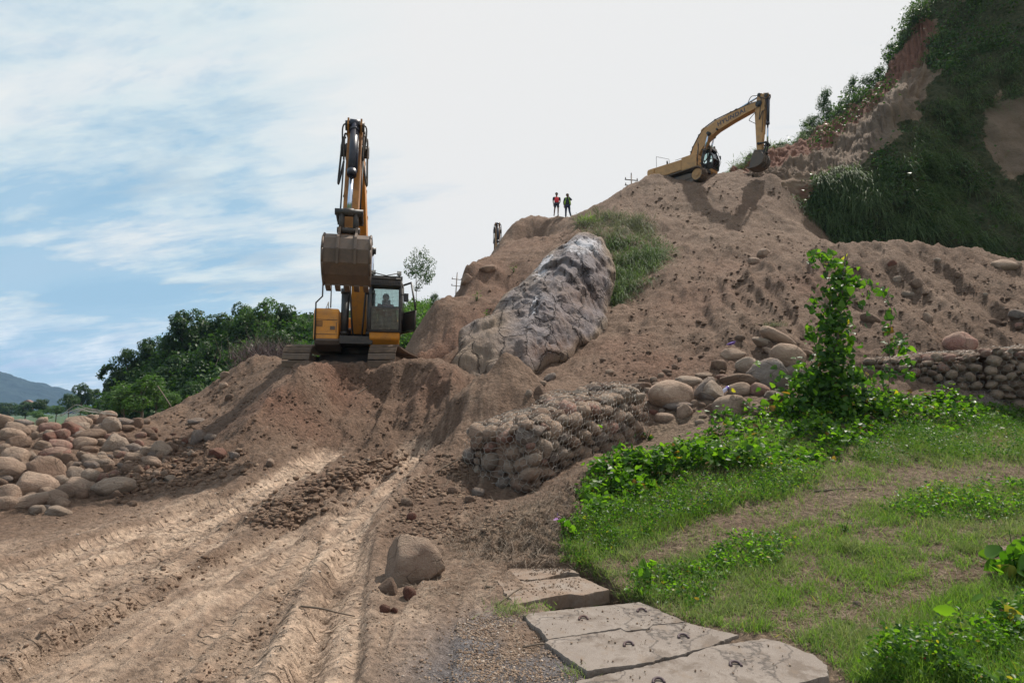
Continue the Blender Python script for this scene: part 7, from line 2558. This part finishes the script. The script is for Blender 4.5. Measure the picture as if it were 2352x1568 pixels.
PL = 'leafy plants standing out of the grass'
plant(1492,1352,.28,16,.085,M['leaf'],'upright broad-leaved plant at the upper edge of the slabs',PL,spread=.09)
plant(1470,1368,.12,22,.06,M['leaf'],'low leafy clump left of the upright plant by the slabs',PL,spread=.14,shape='oval')
plant(2335,1330,.42,26,.16,M['leaf'],'large-leaved plant cut by the right picture edge',PL,spread=.26)
plant(2350,1480,.30,20,.15,M['leaf'],'big leaves at the lower right picture edge',PL,spread=.25,shape='oval')
plant(2225,1560,.10,14,.06,M['leaf_magenta'],'low plant with magenta leaves at the bottom right',PL,spread=.14,shape='lance')
plant(2300,1562,.10,14,.06,M['leaf_magenta'],'second magenta-leaved plant nearest the lower right corner',PL,spread=.14,shape='lance')
plant(1296,1225,.20,8,.10,M['leaf'],'round-leaved sprig with a purple flower on the rooty bank',PL,spread=.08,flower='petal')
plant(1940,1225,.16,14,.05,M['leaf_pale'],'pale-leaved sprig behind the thick olive tuft',PL,spread=.06,shape='oval')
plant(1490,1010,.28,16,.08,M['leaf_dark'],'dark leafy sprig against the right end of the near gabion',PL,spread=.16)
plant(2140,955,.30,22,.10,M['leaf'],'bright broad-leaved plant in front of the far gabion',PL,spread=.2)
plant(2200,950,.30,22,.10,M['leaf'],'bright broad-leaved plant right of the one at the far gabion',PL,spread=.2)
plant(1395,1070,.30,20,.08,M['leaf'],'yellow-green sprig at the left corner of the creeper by the gabion',PL,spread=.14)

# dead roots and stalks on the cut face of the bank and round the gabion foot
ROOT = [[(1080,1180),(1200,1150),(1330,1060),(1360,1080),(1330,1180),(1285,1290),(1180,1290),(1080,1290),(1010,1240)], [(1030,1060),(1075,1040),(1090,1120),(1060,1140),(1020,1110)]]
for poly, cnt in zip(ROOT, (3400, 420)):
    p, nn = soft(poly, cnt, (12, 8))
    d = norm(RNG.normal(size=(len(p), 3)) + nn * 1.1)
    blades('dead_roots', p, d, RNG.uniform(.05, .26, len(p)), RNG.uniform(.0012, .0035, len(p)), RNG.uniform(.1, .9, len(p)), M['roots'], seg=3)
p, nn = soft([(1020,1240),(1300,1290),(1290,1350),(1100,1380),(950,1400),(940,1330)], 900, (14, 8))
d = RNG.normal(size=(len(p), 3)); d[:, 2] = np.abs(d[:, 2]) * .15; d = norm(d)
blades('stalk_litter', p + [0, 0, .008], d, RNG.uniform(.04, .20, len(p)), RNG.uniform(.001, .0028, len(p)), RNG.uniform(-.1, .1, len(p)), M['roots'], seg=2)


def stick(vx1, vy1, vx2, vy2, r, label, mat='bark', lift=.015):
    a, _ = hit(vx1, vy1); b, _ = hit(vx2, vy2)
    if a is None or b is None: return
    c = (a + b) / 2
    up_ = Vector((0, 0, lift))
    mb = MB(); mb.tube(spline3([a - c + up_, (a - c) * .3 + up_ * 1.6 + Vector((.01, 0, 0)), (b - c) * .35 + up_ * 1.2, b - c + up_], 4), [r] * 7 + [r * .7] * 6, 6)
    o = mb.obj('stick', M[mat]); o.location = c
    tag(o, label, 'stick', 'dead sticks on the dirt')


stick(1140,1392,1200,1350,.007,'thin dead stick slanting across the dirt left of the slabs')
stick(1115,1350,1225,1358,.010,'dark stick lying level above the open gap')
stick(690,1395,815,1418,.008,'brown stick lying across the wheel tracks at the bottom left', 'bark')
stick(1870,1130,1990,1122,.010,'pale stick in the straw strip of the bank')
stick(1000,1085,1080,1040,.010,'bent root sticking out beside the near gabion')
stick(820,905,845,888,.012,'dry forked twig on the left lip of the dug wall')
stick(1200,1490,1290,1480,.006,'reddish twig on the gravel left of the middle slab')

# ------------------------------------------------------------------ vine-covered stake
vb, _ = hit(1885, 948)
vY = vb.y - .1
root = empty('vine_on_stake', (vb.x, vY, vb.z - .05), 0)
tag(root, 'leafy vine climbing a tall bare stake in front of the rock pile', 'vine')
vo = Vector(root.location)
VP = lambda vx, vy, dy=0: P(vx, vy, vY + dy) - vo
mb = MB(); mb.tube([VP(1905, 970), VP(1925, 760), VP(1942, 584)], [.028, .022, .015], 8)
mb.tube([VP(1925, 700, .1), VP(1936, 640, .1), VP(1947, 588, .05)], .014, 6)
mb.obj('stake', M['bark'], root)
mb = MB()
for pl in ([(1900,950),(1915,800),(1905,650),(1870,574)], [(1915,900),(1930,700),(1960,640),(2040,690),(2045,760)], [(1930,930),(1990,860),(2060,785),(2100,752)], [(1880,930),(1860,850),(1900,730),(1925,640),(1960,610),(2000,600)], [(1900,930),(1830,870),(1760,830)], [(1925,720),(1880,690),(1845,675)], [(2040,900),(2045,840),(2040,780)]):
    mb.tube(spline3([VP(a, b, RNG.uniform(-.2, .1)) for a, b in pl], 6), .006, 5)
mb.obj('stems', M['bark'], root)
pos = []
def vine_blob(vx, vy, rx, ry, n, dy=.22):
    for k in range(int(n * 1.5)):
        pos.append(np.array(VP(vx + RNG.normal() * rx * .5, vy + RNG.normal() * ry * .5, RNG.normal() * dy)[:]))
for a in [(1888,940,110,40,420),(1890,880,80,50,380),(1912,810,46,45,200),(1915,740,38,42,150),(1925,680,34,36,95),(1935,635,36,26,54),(1925,606,26,16,24),(1900,590,22,16,24),(1873,590,12,22,16),(1975,650,26,14,18),(2022,668,22,10,12),(2045,700,8,18,9),(2040,750,10,18,8),
          (2060,790,22,20,22),(2085,800,18,30,18),(2090,860,18,20,10),(2040,860,24,22,18),(1965,860,30,40,60),(1960,930,50,30,110),(1990,700,10,40,6),(1870,700,14,30,14),(1862,760,12,20,10),(1840,880,24,18,16),(2010,940,40,24,60),(1800,940,44,18,50),(1740,835,6,5,2),(2005,905,16,18,10)]:
    vine_blob(*a)
pos = np.array(pos); n = len(pos)
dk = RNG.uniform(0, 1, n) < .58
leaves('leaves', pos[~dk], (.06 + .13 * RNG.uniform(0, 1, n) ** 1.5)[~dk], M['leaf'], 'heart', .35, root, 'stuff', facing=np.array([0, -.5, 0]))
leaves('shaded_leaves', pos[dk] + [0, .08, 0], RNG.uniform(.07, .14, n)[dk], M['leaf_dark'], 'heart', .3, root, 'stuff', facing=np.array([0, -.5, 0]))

# ------------------------------------------------------------------ litter
bp_, _ = hit(1668, 900)
root = empty('plastic_bottle', P(1668, 892, bp_.y - .05), 0)
root.rotation_euler = (0, R(60), R(25))
tag(root, 'clear crushed plastic bottle with a violet label lying between the boulders', 'bottle')
mb = MB(); mb.tube([(0, 0, -.14), (0, 0, -.13), (0, 0, -.02), (0, 0, .0), (0, 0, .06), (0, 0, .10), (0, 0, .13)], [.03, .042, .042, .036, .042, .028, .016], 14); mb.obj('bottle_body', M['plastic'], root)
mb = MB(); mb.cyl((0, 0, .13), (0, 0, .15), .018, 10); mb.obj('cap', flat_mat('violet_plastic', (.2, .12, .5), .4), root)
mb = MB(); mb.tube([(0, 0, .005), (0, 0, .055)], [.0385, .0435], 14, False); mb.obj('label_band', bpy.data.materials['violet_plastic'], root)
q, _ = hit(1677, 795)
mb = MB(); mb.add([(-.16, 0, 0), (.0, -.05, .05), (.18, 0, .12), (.14, .05, .02), (-.05, .06, -.02), (0.02, -.02, .09)], [(0, 1, 5), (1, 2, 5), (2, 3, 5), (3, 4, 5), (4, 0, 5), (0, 4, 3, 2, 1)])
o = mb.obj('torn_sandal', bpy.data.materials['violet_plastic']); o.location = q + Vector((0, -.04, .05)); o.scale = (.8, .8, .8)
tag(o, 'torn violet scrap of plastic lying on the slope above the rock pile', 'litter')

# ------------------------------------------------------------------ hanging grass above the great rock, and on the cliff
HANG = [(1335,500),(1380,490),(1460,495),(1520,530),(1530,570),(1510,610),(1480,650),(1440,690),(1415,705),(1404,660),(1405,610),(1392,560),(1350,540),(1330,528)]
def clumps(name, centres, normals, per, Lr, width, mat, spread=.16, parent=None, sil=0.0):
    """drooping tussocks: every blade of a tussock springs from one crown and arches over"""
    k = len(centres)
    c = np.repeat(centres, per, 0); nr = np.repeat(normals, per, 0); n = len(c)
    q = RNG.normal(0, 1, (n, 3))
    base = c + q * spread
    d = norm(q * [.55, .35, .25] + nr * .55 + [0, -.15, .55])
    tone = np.repeat(np.clip(RNG.uniform(0, 1, k), 0, 1), per) * .6 + RNG.uniform(0, .4, n)
    L_ = RNG.uniform(.55, 1.1, n) * np.repeat(RNG.uniform(Lr[0], Lr[1], k), per)
    return blades(name, base, d, L_, np.full(n, width), RNG.uniform(.7, 1.7, n), mat, seg=4, rnd=tone)


p, nn = soft(HANG, 150, (6, 5))
top_ = p[:, 2] > np.quantile(p[:, 2], .55)
clumps('hanging_grass', p[~top_], nn[~top_], 62, (.7, 1.35), .010, M['grass_hang'])
clumps('silvery_hanging_grass', p[top_], nn[top_], 62, (.7, 1.3), .010, M['grass_silver'])
tuft(1355,512,160,.9,M['grass'],'bright green tuft at the left top of the hanging grass',.5,.3,.014,group=None,name='grass_clump')
tuft(1470,505,120,.7,M['grass_silver'],'silvery tuft on the crown of the hanging grass',.5,.3,.014,group=None,name='grass_clump')
tuft(1775,750,130,.35,M['grass_silver'],'dead grass clump on a clod in the middle right slope',.8,.14,.006,group=None,name='grass_clump')

# cliff: blades where the face is green
me = cliff.data
nv = len(me.vertices)
co = np.empty(nv * 3); me.vertices.foreach_get('co', co); co = co.reshape(-1, 3)
gr = np.empty(nv); me.attributes['green'].data.foreach_get('value', gr)
vz_ok = (co[:, 0] / co[:, 1] < 1.08)
w_ = np.where(vz_ok, np.clip(gr - .25, 0, 1), 0)
me.vertices.foreach_get('normal', (nb := np.empty(nv * 3)))
vn = nb.reshape(-1, 3)
vn = np.where((vn[:, 1] > 0)[:, None], -vn, vn)
pick = RNG.choice(nv, 1500, p=w_ / w_.sum())
pick = pick[fbm(co[pick, 0] * .8, co[pick, 1] * .6, co[pick, 2] * .42, octv=4, gain=.6, seed=16) > -.12]
clumps('cliff_grass', co[pick], vn[pick], 44, (.6, 1.3), .015, M['grass_hang'], .2)
pick = RNG.choice(nv, 30000, p=w_ / w_.sum())
p = co[pick] + RNG.normal(0, .25, (len(pick), 3)) + [0, -.25, 0]
p = p[fbm(p[:, 0] * .7, p[:, 1] * .5, p[:, 2] * .6, octv=4, gain=.6, seed=19) > .30]
leaves('cliff_bush_leaves', p, RNG.uniform(.09, .2, len(p)), M['leaf_cliff'], 'quad', .5, rnd=np.clip(.5 + .6 * fbm(p[:, 0] * 1.6, p[:, 2] * 1.6, octv=2, seed=9) + RNG.normal(0, .1, len(p)), 0, 1))
for (vx, vy) in [(1930,398),(1900,412),(1960,405),(1985,420)]:
    l_, n_ = hit(vx, vy, BC)
    if l_ is None: continue
    pp = np.array(l_[:]) + RNG.normal(0, .3, (500, 3)) * [1, .3, .5]
    d = norm(np.stack([RNG.normal(-.2, .5, 500), RNG.normal(-.9, .3, 500), RNG.uniform(.2, 1, 500)], 1))
    blades('cliff_edge_grass', pp, d, RNG.uniform(.5, 1.2, 500), np.full(500, .017), RNG.uniform(.6, 1.5, 500), M['grass_silver'] if vx < 1950 else M['grass_hang'], seg=3)
# leafy scrub on the cliff crown
mk = (co[:, 0] / co[:, 1] < 1.02) & (gr > .5) & (co[:, 2] > 23)
ci = np.nonzero(mk)[0]
pick = ci[RNG.integers(0, len(ci), 16000)]
p = co[pick] + RNG.normal(0, .35, (len(pick), 3)) + [-.1, -.3, .2]
keepc = fbm(p[:, 0] * .8, p[:, 2] * .8, octv=2, seed=44) > -.1
p = p[keepc]
leaves('cliff_scrub', p, RNG.uniform(.10, .22, len(p)), M['leaf_cliff'], 'oval', .5)

# ------------------------------------------------------------------ bushes and trees
def crown_mesh(name, seed, nlobes, nleaf, ls, mat, squash=.8, openness=.0, spikes=0.0, shape='oval'):
    rs = np.random.default_rng(seed)
    lob = []
    for k in range(nlobes):
        a = rs.uniform(0, 2 * PI); t = rs.uniform(0, 1) ** .6
        r = rs.uniform(.22, .42)
        zc = rs.uniform(-.5, .85)
        rad = (1 - abs(zc) ** 1.6 * .75) * (1 - r * .5) * t
        lob.append((math.cos(a) * rad, math.sin(a) * rad, zc * squash, r))
    pos = []; wts = np.array([l[3] ** 2 for l in lob]); wts /= wts.sum()
    ch = rs.choice(nlobes, nleaf, p=wts)
    d = rs.normal(size=(nleaf, 3)); d /= np.linalg.norm(d, axis=1, keepdims=True)
    rr = rs.uniform(.55, 1.08, nleaf) ** .5
    lb = np.array(lob)[ch]
    pos = lb[:, :3] + d * (lb[:, 3] * rr)[:, None] * [1, 1, .75]
    if spikes:
        k = rs.uniform(0, 1, nleaf) < .18
        pos[k, 2] += rs.uniform(0, spikes, k.sum())
    # clumps read as light and dark masses: leave gaps between them
    g = fbm(pos[:, 0] * 5, pos[:, 1] * 5, pos[:, 2] * 5, octv=2, seed=seed) > -.35 + openness
    pos = pos[g]
    n = len(pos)
    nrm_ = d[g] * .7 + rs.normal(0, .5, (n, 3)) + [0, 0, .7]
    nrm_ /= np.linalg.norm(nrm_, axis=1, keepdims=True)
    fw = rs.normal(size=(n, 3)); fw -= nrm_ * np.sum(fw * nrm_, 1, keepdims=True); fw /= np.linalg.norm(fw, axis=1, keepdims=True)
    Mx = np.stack([np.cross(fw, nrm_), fw, nrm_], 2) * (ls * rs.uniform(.6, 1.3, n))[:, None, None]
    tv, tf = LT['quad']
    V, F = stamp(tv, tf, pos, Mx)
    rn = np.clip(.45 + .35 * fbm(pos[:, 0] * 3, pos[:, 1] * 3, pos[:, 2] * 3, octv=2, seed=seed + 1) + rs.normal(0, .15, n), 0, 1)
    return np_mesh(name, V, F, mat, False, {'rnd': np.repeat(rn, 4)}), lob


def trunk_mesh(name, lob, h0=-1.6, r=.06, seed=0):
    mb = MB()
    rs = random.Random(seed)
    top = Vector((rs.uniform(-.1, .1), rs.uniform(-.1, .1), .25))
    mb.tube(spline3([Vector((0, 0, h0)), Vector((rs.uniform(-.08, .08), 0, h0 * .5)), Vector((0, 0, -.3)), top], 4), [r, r * .95, r * .9, r * .85, r * .8, r * .75, r * .7, r * .65, r * .6, r * .5, r * .45, r * .35, r * .3], 7)
    for l in lob[::2]:
        st = Vector((0, 0, rs.uniform(-.7, .1)))
        e = Vector(l[:3])
        mb.tube(spline3([st, st.lerp(e, .5) + Vector((0, 0, -.06)), e], 3), [r * .45, r * .4, r * .35, r * .28, r * .2, r * .15, r * .1], 5)
    me = bpy.data.meshes.new(name); me.from_pydata(mb.v, [], mb.f); me.polygons.foreach_set('use_smooth', mb.sm); me.materials.append(M['bark'])
    return me


CR = {}
for i in range(4):
    c, l = crown_mesh('crown', 300 + i, 20, 7000, .075, M['leaf_tree'], .75, .05)
    CR[('dark', i)] = (c, trunk_mesh('trunk', l, seed=i))
for i in range(3):
    c, l = crown_mesh('crown', 330 + i, 16, 5200, .07, M['leaf_pale'], .85, .05, .12)
    CR[('pale', i)] = (c, trunk_mesh('trunk', l, seed=i + 9))
for i in range(3):
    c, l = crown_mesh('crown', 360 + i, 15, 3400, .06, M['leaf_tree'], 1.1, .16, .12)
    CR[('open', i)] = (c, trunk_mesh('trunk', l, r=.022, seed=i + 19))
for i in range(2):
    c, l = crown_mesh('crown', 380 + i, 22, 6500, .06, M['leaf_tree'], 1.0, .05, .3)
    CR[('shrub', i)] = (c, trunk_mesh('trunk', l, h0=-1.1, r=.018, seed=i + 29))


def tree(vx, vtop, wV, hV, Y, kind, label, group=None, name='tree', cat='tree', var=None, trunkk=1.0):
    """crown centre column vx, crown top vtop, crown width and height in the view"""
    cw = wV / pxm(Y); chh = hV / pxm(Y)
    c = P(vx, vtop + hV * .5, Y)
    var = random.randrange(10) if var is None else var
    nvar = {'dark': 4, 'pale': 3, 'open': 3, 'shrub': 2}[kind]
    cm, tm = CR[(kind, var % nvar)]
    root = empty(name, (c.x, c.y, c.z - chh * .5 - cw * .25), 0)
    tag(root, label, cat, group)
    o = bpy.data.objects.new('crown', cm); link(o, root)
    o.location = (0, 0, chh * .5 + cw * .25); o.scale = (cw / 2 * 1.02, cw / 2 * .9, chh / 2 * (1.25 if kind == 'dark' else 1.0)); o.rotation_euler = (0, 0, random.uniform(0, 6.28))
    t = bpy.data.objects.new('trunk', tm); link(t, root)
    t.location = o.location; t.scale = (o.scale[0], o.scale[1], o.scale[2] * trunkk); t.rotation_euler = o.rotation_euler
    return root


G1 = 'trees of the wooded hill on the left'
random.seed(3)
trees = [
 (425,712,120,110,60,'dark','flat-topped dark tree highest at the left shoulder of the wooded hill'),
 (505,718,90,100,62,'dark','dark tree right of the flat-topped one on the hill skyline'),
 (470,735,70,80,64,'dark','dark tree between the flat-topped one and its right neighbour'),
 (600,672,100,130,58,'pale','tallest tree of the wooded hill with a pointed crown'),
 (560,700,80,110,59,'dark','dark tree just left of the tallest one'),
 (652,695,70,100,60,'dark','dark tree just right of the tallest one'),
 (700,722,56,80,56,'pale','pale fresh tree near the hill right end of the skyline'),
 (728,716,44,80,52,'pale','light green tree touching the left side of the near excavator'),
 (345,775,90,90,62,'dark','dark rounded tree on the falling left skyline of the hill'),
 (295,800,80,90,61,'dark','dark tree low on the left skyline of the hill'),
 (385,768,60,80,60,'dark','dark tree between the rounded one and the flat-topped one'),
 (262,850,60,90,60,'dark','leftmost dark tree of the hill, lowest on its skyline'),
 (480,790,100,110,55,'dark','mid-hill dark tree below the flat-topped one'),
 (560,780,90,100,54,'pale','light mid-hill tree below the tallest tree'),
 (410,820,100,110,56,'dark','mid-hill dark tree left of centre'),
 (330,850,90,100,56,'dark','dark tree on the lower left of the hill'),
 (640,760,90,90,52,'dark','mid-hill dark tree under the right skyline'),
 (520,850,110,100,50,'dark','lower dark tree in the middle of the hill'),
 (440,880,100,90,48,'dark','lower dark tree behind the light green bush'),
 (600,830,90,80,46,'dark','lower dark tree just above the left mound skyline'),
 (690,780,70,70,48,'pale','light shrubby tree beside the near excavator track'),
 (280,890,60,80,52,'dark','lowest dark tree at the hill foot on the left'),
 (565,860,70,70,44,'dark','dark bushy tree over the mound left shoulder'),
]
for i, a in enumerate(trees):
    tree(*a[:6], a[6], G1, var=i)
G2 = 'bushes in front of the wooded hill'
tree(325,852,130,110,36,'pale','big light green bush in front of the wooded hill foot',G2,'bush','bush',0)
tree(390,895,60,50,34,'pale','small bright bush at the left mound skyline',G2,'bush','bush',1)
tree(285,905,70,60,36,'pale','darker end of the light bushes behind the boulder heap',G2,'bush','bush',2)
tree(360,870,60,90,38,'pale','bush just left of the leaning pole',G2,'bush','bush',1)
G3 = 'distant trees of the valley'
for i, (vx, vt, w_, h_, Y_, k_) in enumerate([(188,882,56,60,105,'dark'),(218,892,40,46,108,'dark'),(160,905,50,44,95,'dark'),(100,915,50,40,120,'dark'),(130,925,46,36,100,'pale'),(60,922,60,36,150,'dark'),(20,925,60,34,170,'dark'),(205,925,60,40,90,'pale'),(235,915,50,40,85,'dark'),(90,938,60,28,110,'pale'),(-20,928,60,34,170,'dark')]):
    tree(vx, vt, w_, h_, Y_, k_, ('tallest distant valley tree left of the wooded hill', 'round distant tree between the tallest valley one and the hill', 'dark low distant tree left of the tallest valley one', 'dark distant tree below the mountain foot', 'light distant tree under the mountain foot', 'far dark tree under the mountain slope', 'far dark tree at the left edge under the mountain', 'light low bush at the foot of the wooded hill', 'dark tree filling the gap at the wooded hill foot', 'light low thicket behind the boulder heap', 'far tree cut by the left edge')[i], G3, var=i)
tree(957,566,94,120,38,'open','slender thin-crowned tree standing right of the near excavator',None,'slender_tree','tree',0,1.35)
tree(1000,672,40,46,40,'shrub','wispy bush on the grassy bank right of the slender tree',None,'bush','bush',0)
# bare bush left of the machine
b_ = P(615, 815, 30)
root = empty('dry_bush', (b_.x, b_.y, b_.z - 1.0), 0); tag(root, 'leafless purplish brush left of the near excavator', 'bush')
p = np.zeros((1500, 3)) + RNG.normal(0, 1, (1500, 3)) * [.9, .5, .35]
blades('twigs', p + [0, 0, .6], unitdirs(1500, 1, .7), RNG.uniform(.5, 1.5, 1500), np.full(1500, .012), RNG.uniform(-.1, .3, 1500), leaf_mat('dry_twigs', (.10, .07, .07), (.22, .17, .16), 0), root, seg=3, kind='stuff')
# undergrowth that covers the hill between its trees
def cover(name, poly, n, size, mat, bv, hh_=.5):
    p, nn = soft(poly, n, (4, 4), None, bv)
    if len(p) == 0: return
    p = p + RNG.normal(0, hh_, p.shape) + [0, -.3, hh_ * .6]
    leaves(name, p, RNG.uniform(.6, 1.3, len(p)) * size, mat, 'quad', .5)


cover('hill_undergrowth', [(240,940),(300,850),(400,780),(560,740),(740,745),(740,860),(560,900),(400,960)], 22000, .34, M['leaf_tree'], BH)
cover('grassy_bank', [(915,800),(925,700),(960,690),(1005,680),(1000,740),(960,800)], 9000, .16, M['leaf_pale'], BH, .25)
cover('grassy_bank_edge', [(690,770),(760,735),(760,800),(700,810)], 2500, .2, M['leaf_pale'], BH, .25)

# shrubs along the top of the red strata
G4 = 'shrubs along the cliff skyline'
for i, (vx, vt, w_, h_, Y_, lb) in enumerate([
    (1868,262,66,60,41.5,'lowest shrub on the cliff skyline, right of the upper excavator'), (1900,200,50,100,41.5,'tall wispy shrub above the lowest shrub of the skyline'), (1935,225,60,70,41,'bushy shrub in the row on the cliff skyline'),
    (1962,172,44,100,41,'slim upright shrub, tallest in the middle of the skyline row'), (1990,170,50,80,41,'round-topped shrub right of the slim upright one'), (2022,150,50,80,40.5,'shrub where the skyline row steepens'),
    (2045,95,40,60,40,'dark sprig leaning out high on the skyline'), (2075,75,50,70,40,'upper shrub just below the leafy crown of the cliff'), (1845,300,40,30,41,'low bush at the foot of the skyline row'), (1790,330,50,22,41,'low grassy bush behind the raised bucket of the upper excavator'),
    (1722,350,22,26,39,'tiny bush just right of the upper excavator arm'), (2110,20,60,80,39.5,'leafy shrub on the shoulder of the cliff crown'), (2150,-20,60,60,39,'topmost leafy shrub on the cliff crown edge')]):
    tree(vx, vt, w_, h_, Y_, 'shrub', lb, G4, 'shrub', 'shrub', i)
p, nn = soft([(1860,320),(1960,240),(2040,180),(2060,205),(1960,285),(1870,345)], 3000, (5, 5), None, BC)
p = p[RNG.uniform(0, 1, len(p)) < .35]
if len(p): leaves('skyline_scrub', p + RNG.normal(0, .25, p.shape) + [0, 0, .2], RNG.uniform(.08, .18, len(p)), M['leaf_tree'], 'quad', .4)
# sprigs on the shaded slope left of the great rock
for i, (vx, vy) in enumerate([(1100,985),(1120,880)][:0]): pass
for i, (vx, vy, lb) in enumerate([(1120,735,'small pale sprig on the dark cut left of the great rock'),(1095,690,'tiny sprig on the lip above the dark cut'),(1180,625,'leafy sprig on the left slope above the great rock')]):
    plant(vx, vy, .5, 24, .14, M['leaf_pale'], lb, 'sprigs on the left slope', spread=.3, shape='lance', name='sprig')
# leaning pole in the bushes
a, b = P(362, 885, 33), P(388, 925, 33)
mb = MB(); mb.tube([a - b, Vector((0, 0, 0)), (b - a) * .4], .03, 8); o = mb.obj('leaning_pole', M['steel']); o.location = b
tag(o, 'pale thin pole leaning in the bushes left of the mound', 'pole')

# a far house, a drooping limb and a tangle of wire
h_, _ = P(65, 930, 260), 0
root = empty('house', (h_.x, h_.y, h_.z - 1.5), R(20)); tag(root, 'tiny red-brown house among the distant valley trees under the mountain', 'house')
mb = MB(); mb.box((0, 0, 1.4), (3.6, 3, 2.8)); mb.obj('wall', flat_mat('brick_wall', (.22, .1, .075)), root)
mb = MB(); mb.prism([(-2.1, 2.8), (2.1, 2.8), (0, 4.0)], -1.8, 1.8); mb.obj('roof', flat_mat('roof_sheet', (.2, .12, .1)), root)
for s_ in (-.9, .9):
    mb = MB(); mb.box((s_, -1.51, 1.5), (.7, .05, .9)); mb.obj('window', M['black'], root)
c_ = P(236, 853, 60)
root = empty('drooping_limb', c_, 0); tag(root, 'dark leafy limb drooping out from the left end of the wooded hill', 'branch')
pth = [P(a, b, 60) - c_ for a, b in [(262, 846), (250, 843), (240, 848), (233, 858), (231, 866)]]
mb = MB(); mb.tube(spline3(pth, 4), .06, 6); mb.obj('limb', M['bark'], root)
pp = np.array([q[:] for q in spline3(pth, 10)]); pp = np.repeat(pp, 9, 0) + RNG.normal(0, .16, (len(pp) * 9, 3))
leaves('leaves', pp, RNG.uniform(.15, .3, len(pp)), M['leaf_tree'], 'quad', .5, root, 'stuff')
w0 = P(190, 957, 12.9)
root = empty('wire_tangle', w0, 0); tag(root, 'tangle of loose grey wire on top of the left boulder heap', 'wire')
for k in range(6):
    mb = MB(); y_ = RNG.uniform(-.2, .2)
    mb.tube(spline3([Vector((-.5 + RNG.uniform(-.2, .2), y_, .02)), Vector((-.2, y_ + .1, .22 + RNG.uniform(-.08, .08))), Vector((.15, y_, .20 + RNG.uniform(-.08, .05))), Vector((.55 + RNG.uniform(-.1, .3), y_, .05))], 5), .005, 4)
    mb.obj('wire', M['wire'], root)

# small joined pieces of machines and plants are kept together as one part
for o in bpy.data.objects:
    if o.parent is not None and o.name.split('.')[0] in ('pins', 'hoses', 'hydraulic_pipes', 'pipe_clamps', 'rollers', 'levers', 'cylinder_lugs', 'cylinder_bracket', 'vent', 'panel_seam', 'insulators', 'bucket_links', 'stems', 'stem', 'leaves', 'eyes', 'face', 'seat', 'rear_mesh_guard', 'lower_mesh_guard', 'roof_guard', 'belly_frame', 'open_vest'):
        if o.name.split('.')[0] not in ('seat', 'face', 'open_vest', 'belly_frame', 'stem'): o['kind'] = 'stuff'
# ------------------------------------------------------------------ the thin haze of the valley air
def haze():
    m = bpy.data.materials.new('haze_air'); m.use_nodes = True
    w = NT(m.node_tree)
    v = w.n('ShaderNodeVolumePrincipled', {'Color': (0.42, 0.66, 1.0, 1), 'Density': 0.00017, 'Anisotropy': 0.0})
    w.n('ShaderNodeOutputMaterial', {'Volume': v.outputs[0]})
    mb = MB(); mb.box((-900, 980, 73), (3600, 2400, 164))
    o = mb.obj('haze', m)
    tag(o, kind='stuff')


haze()
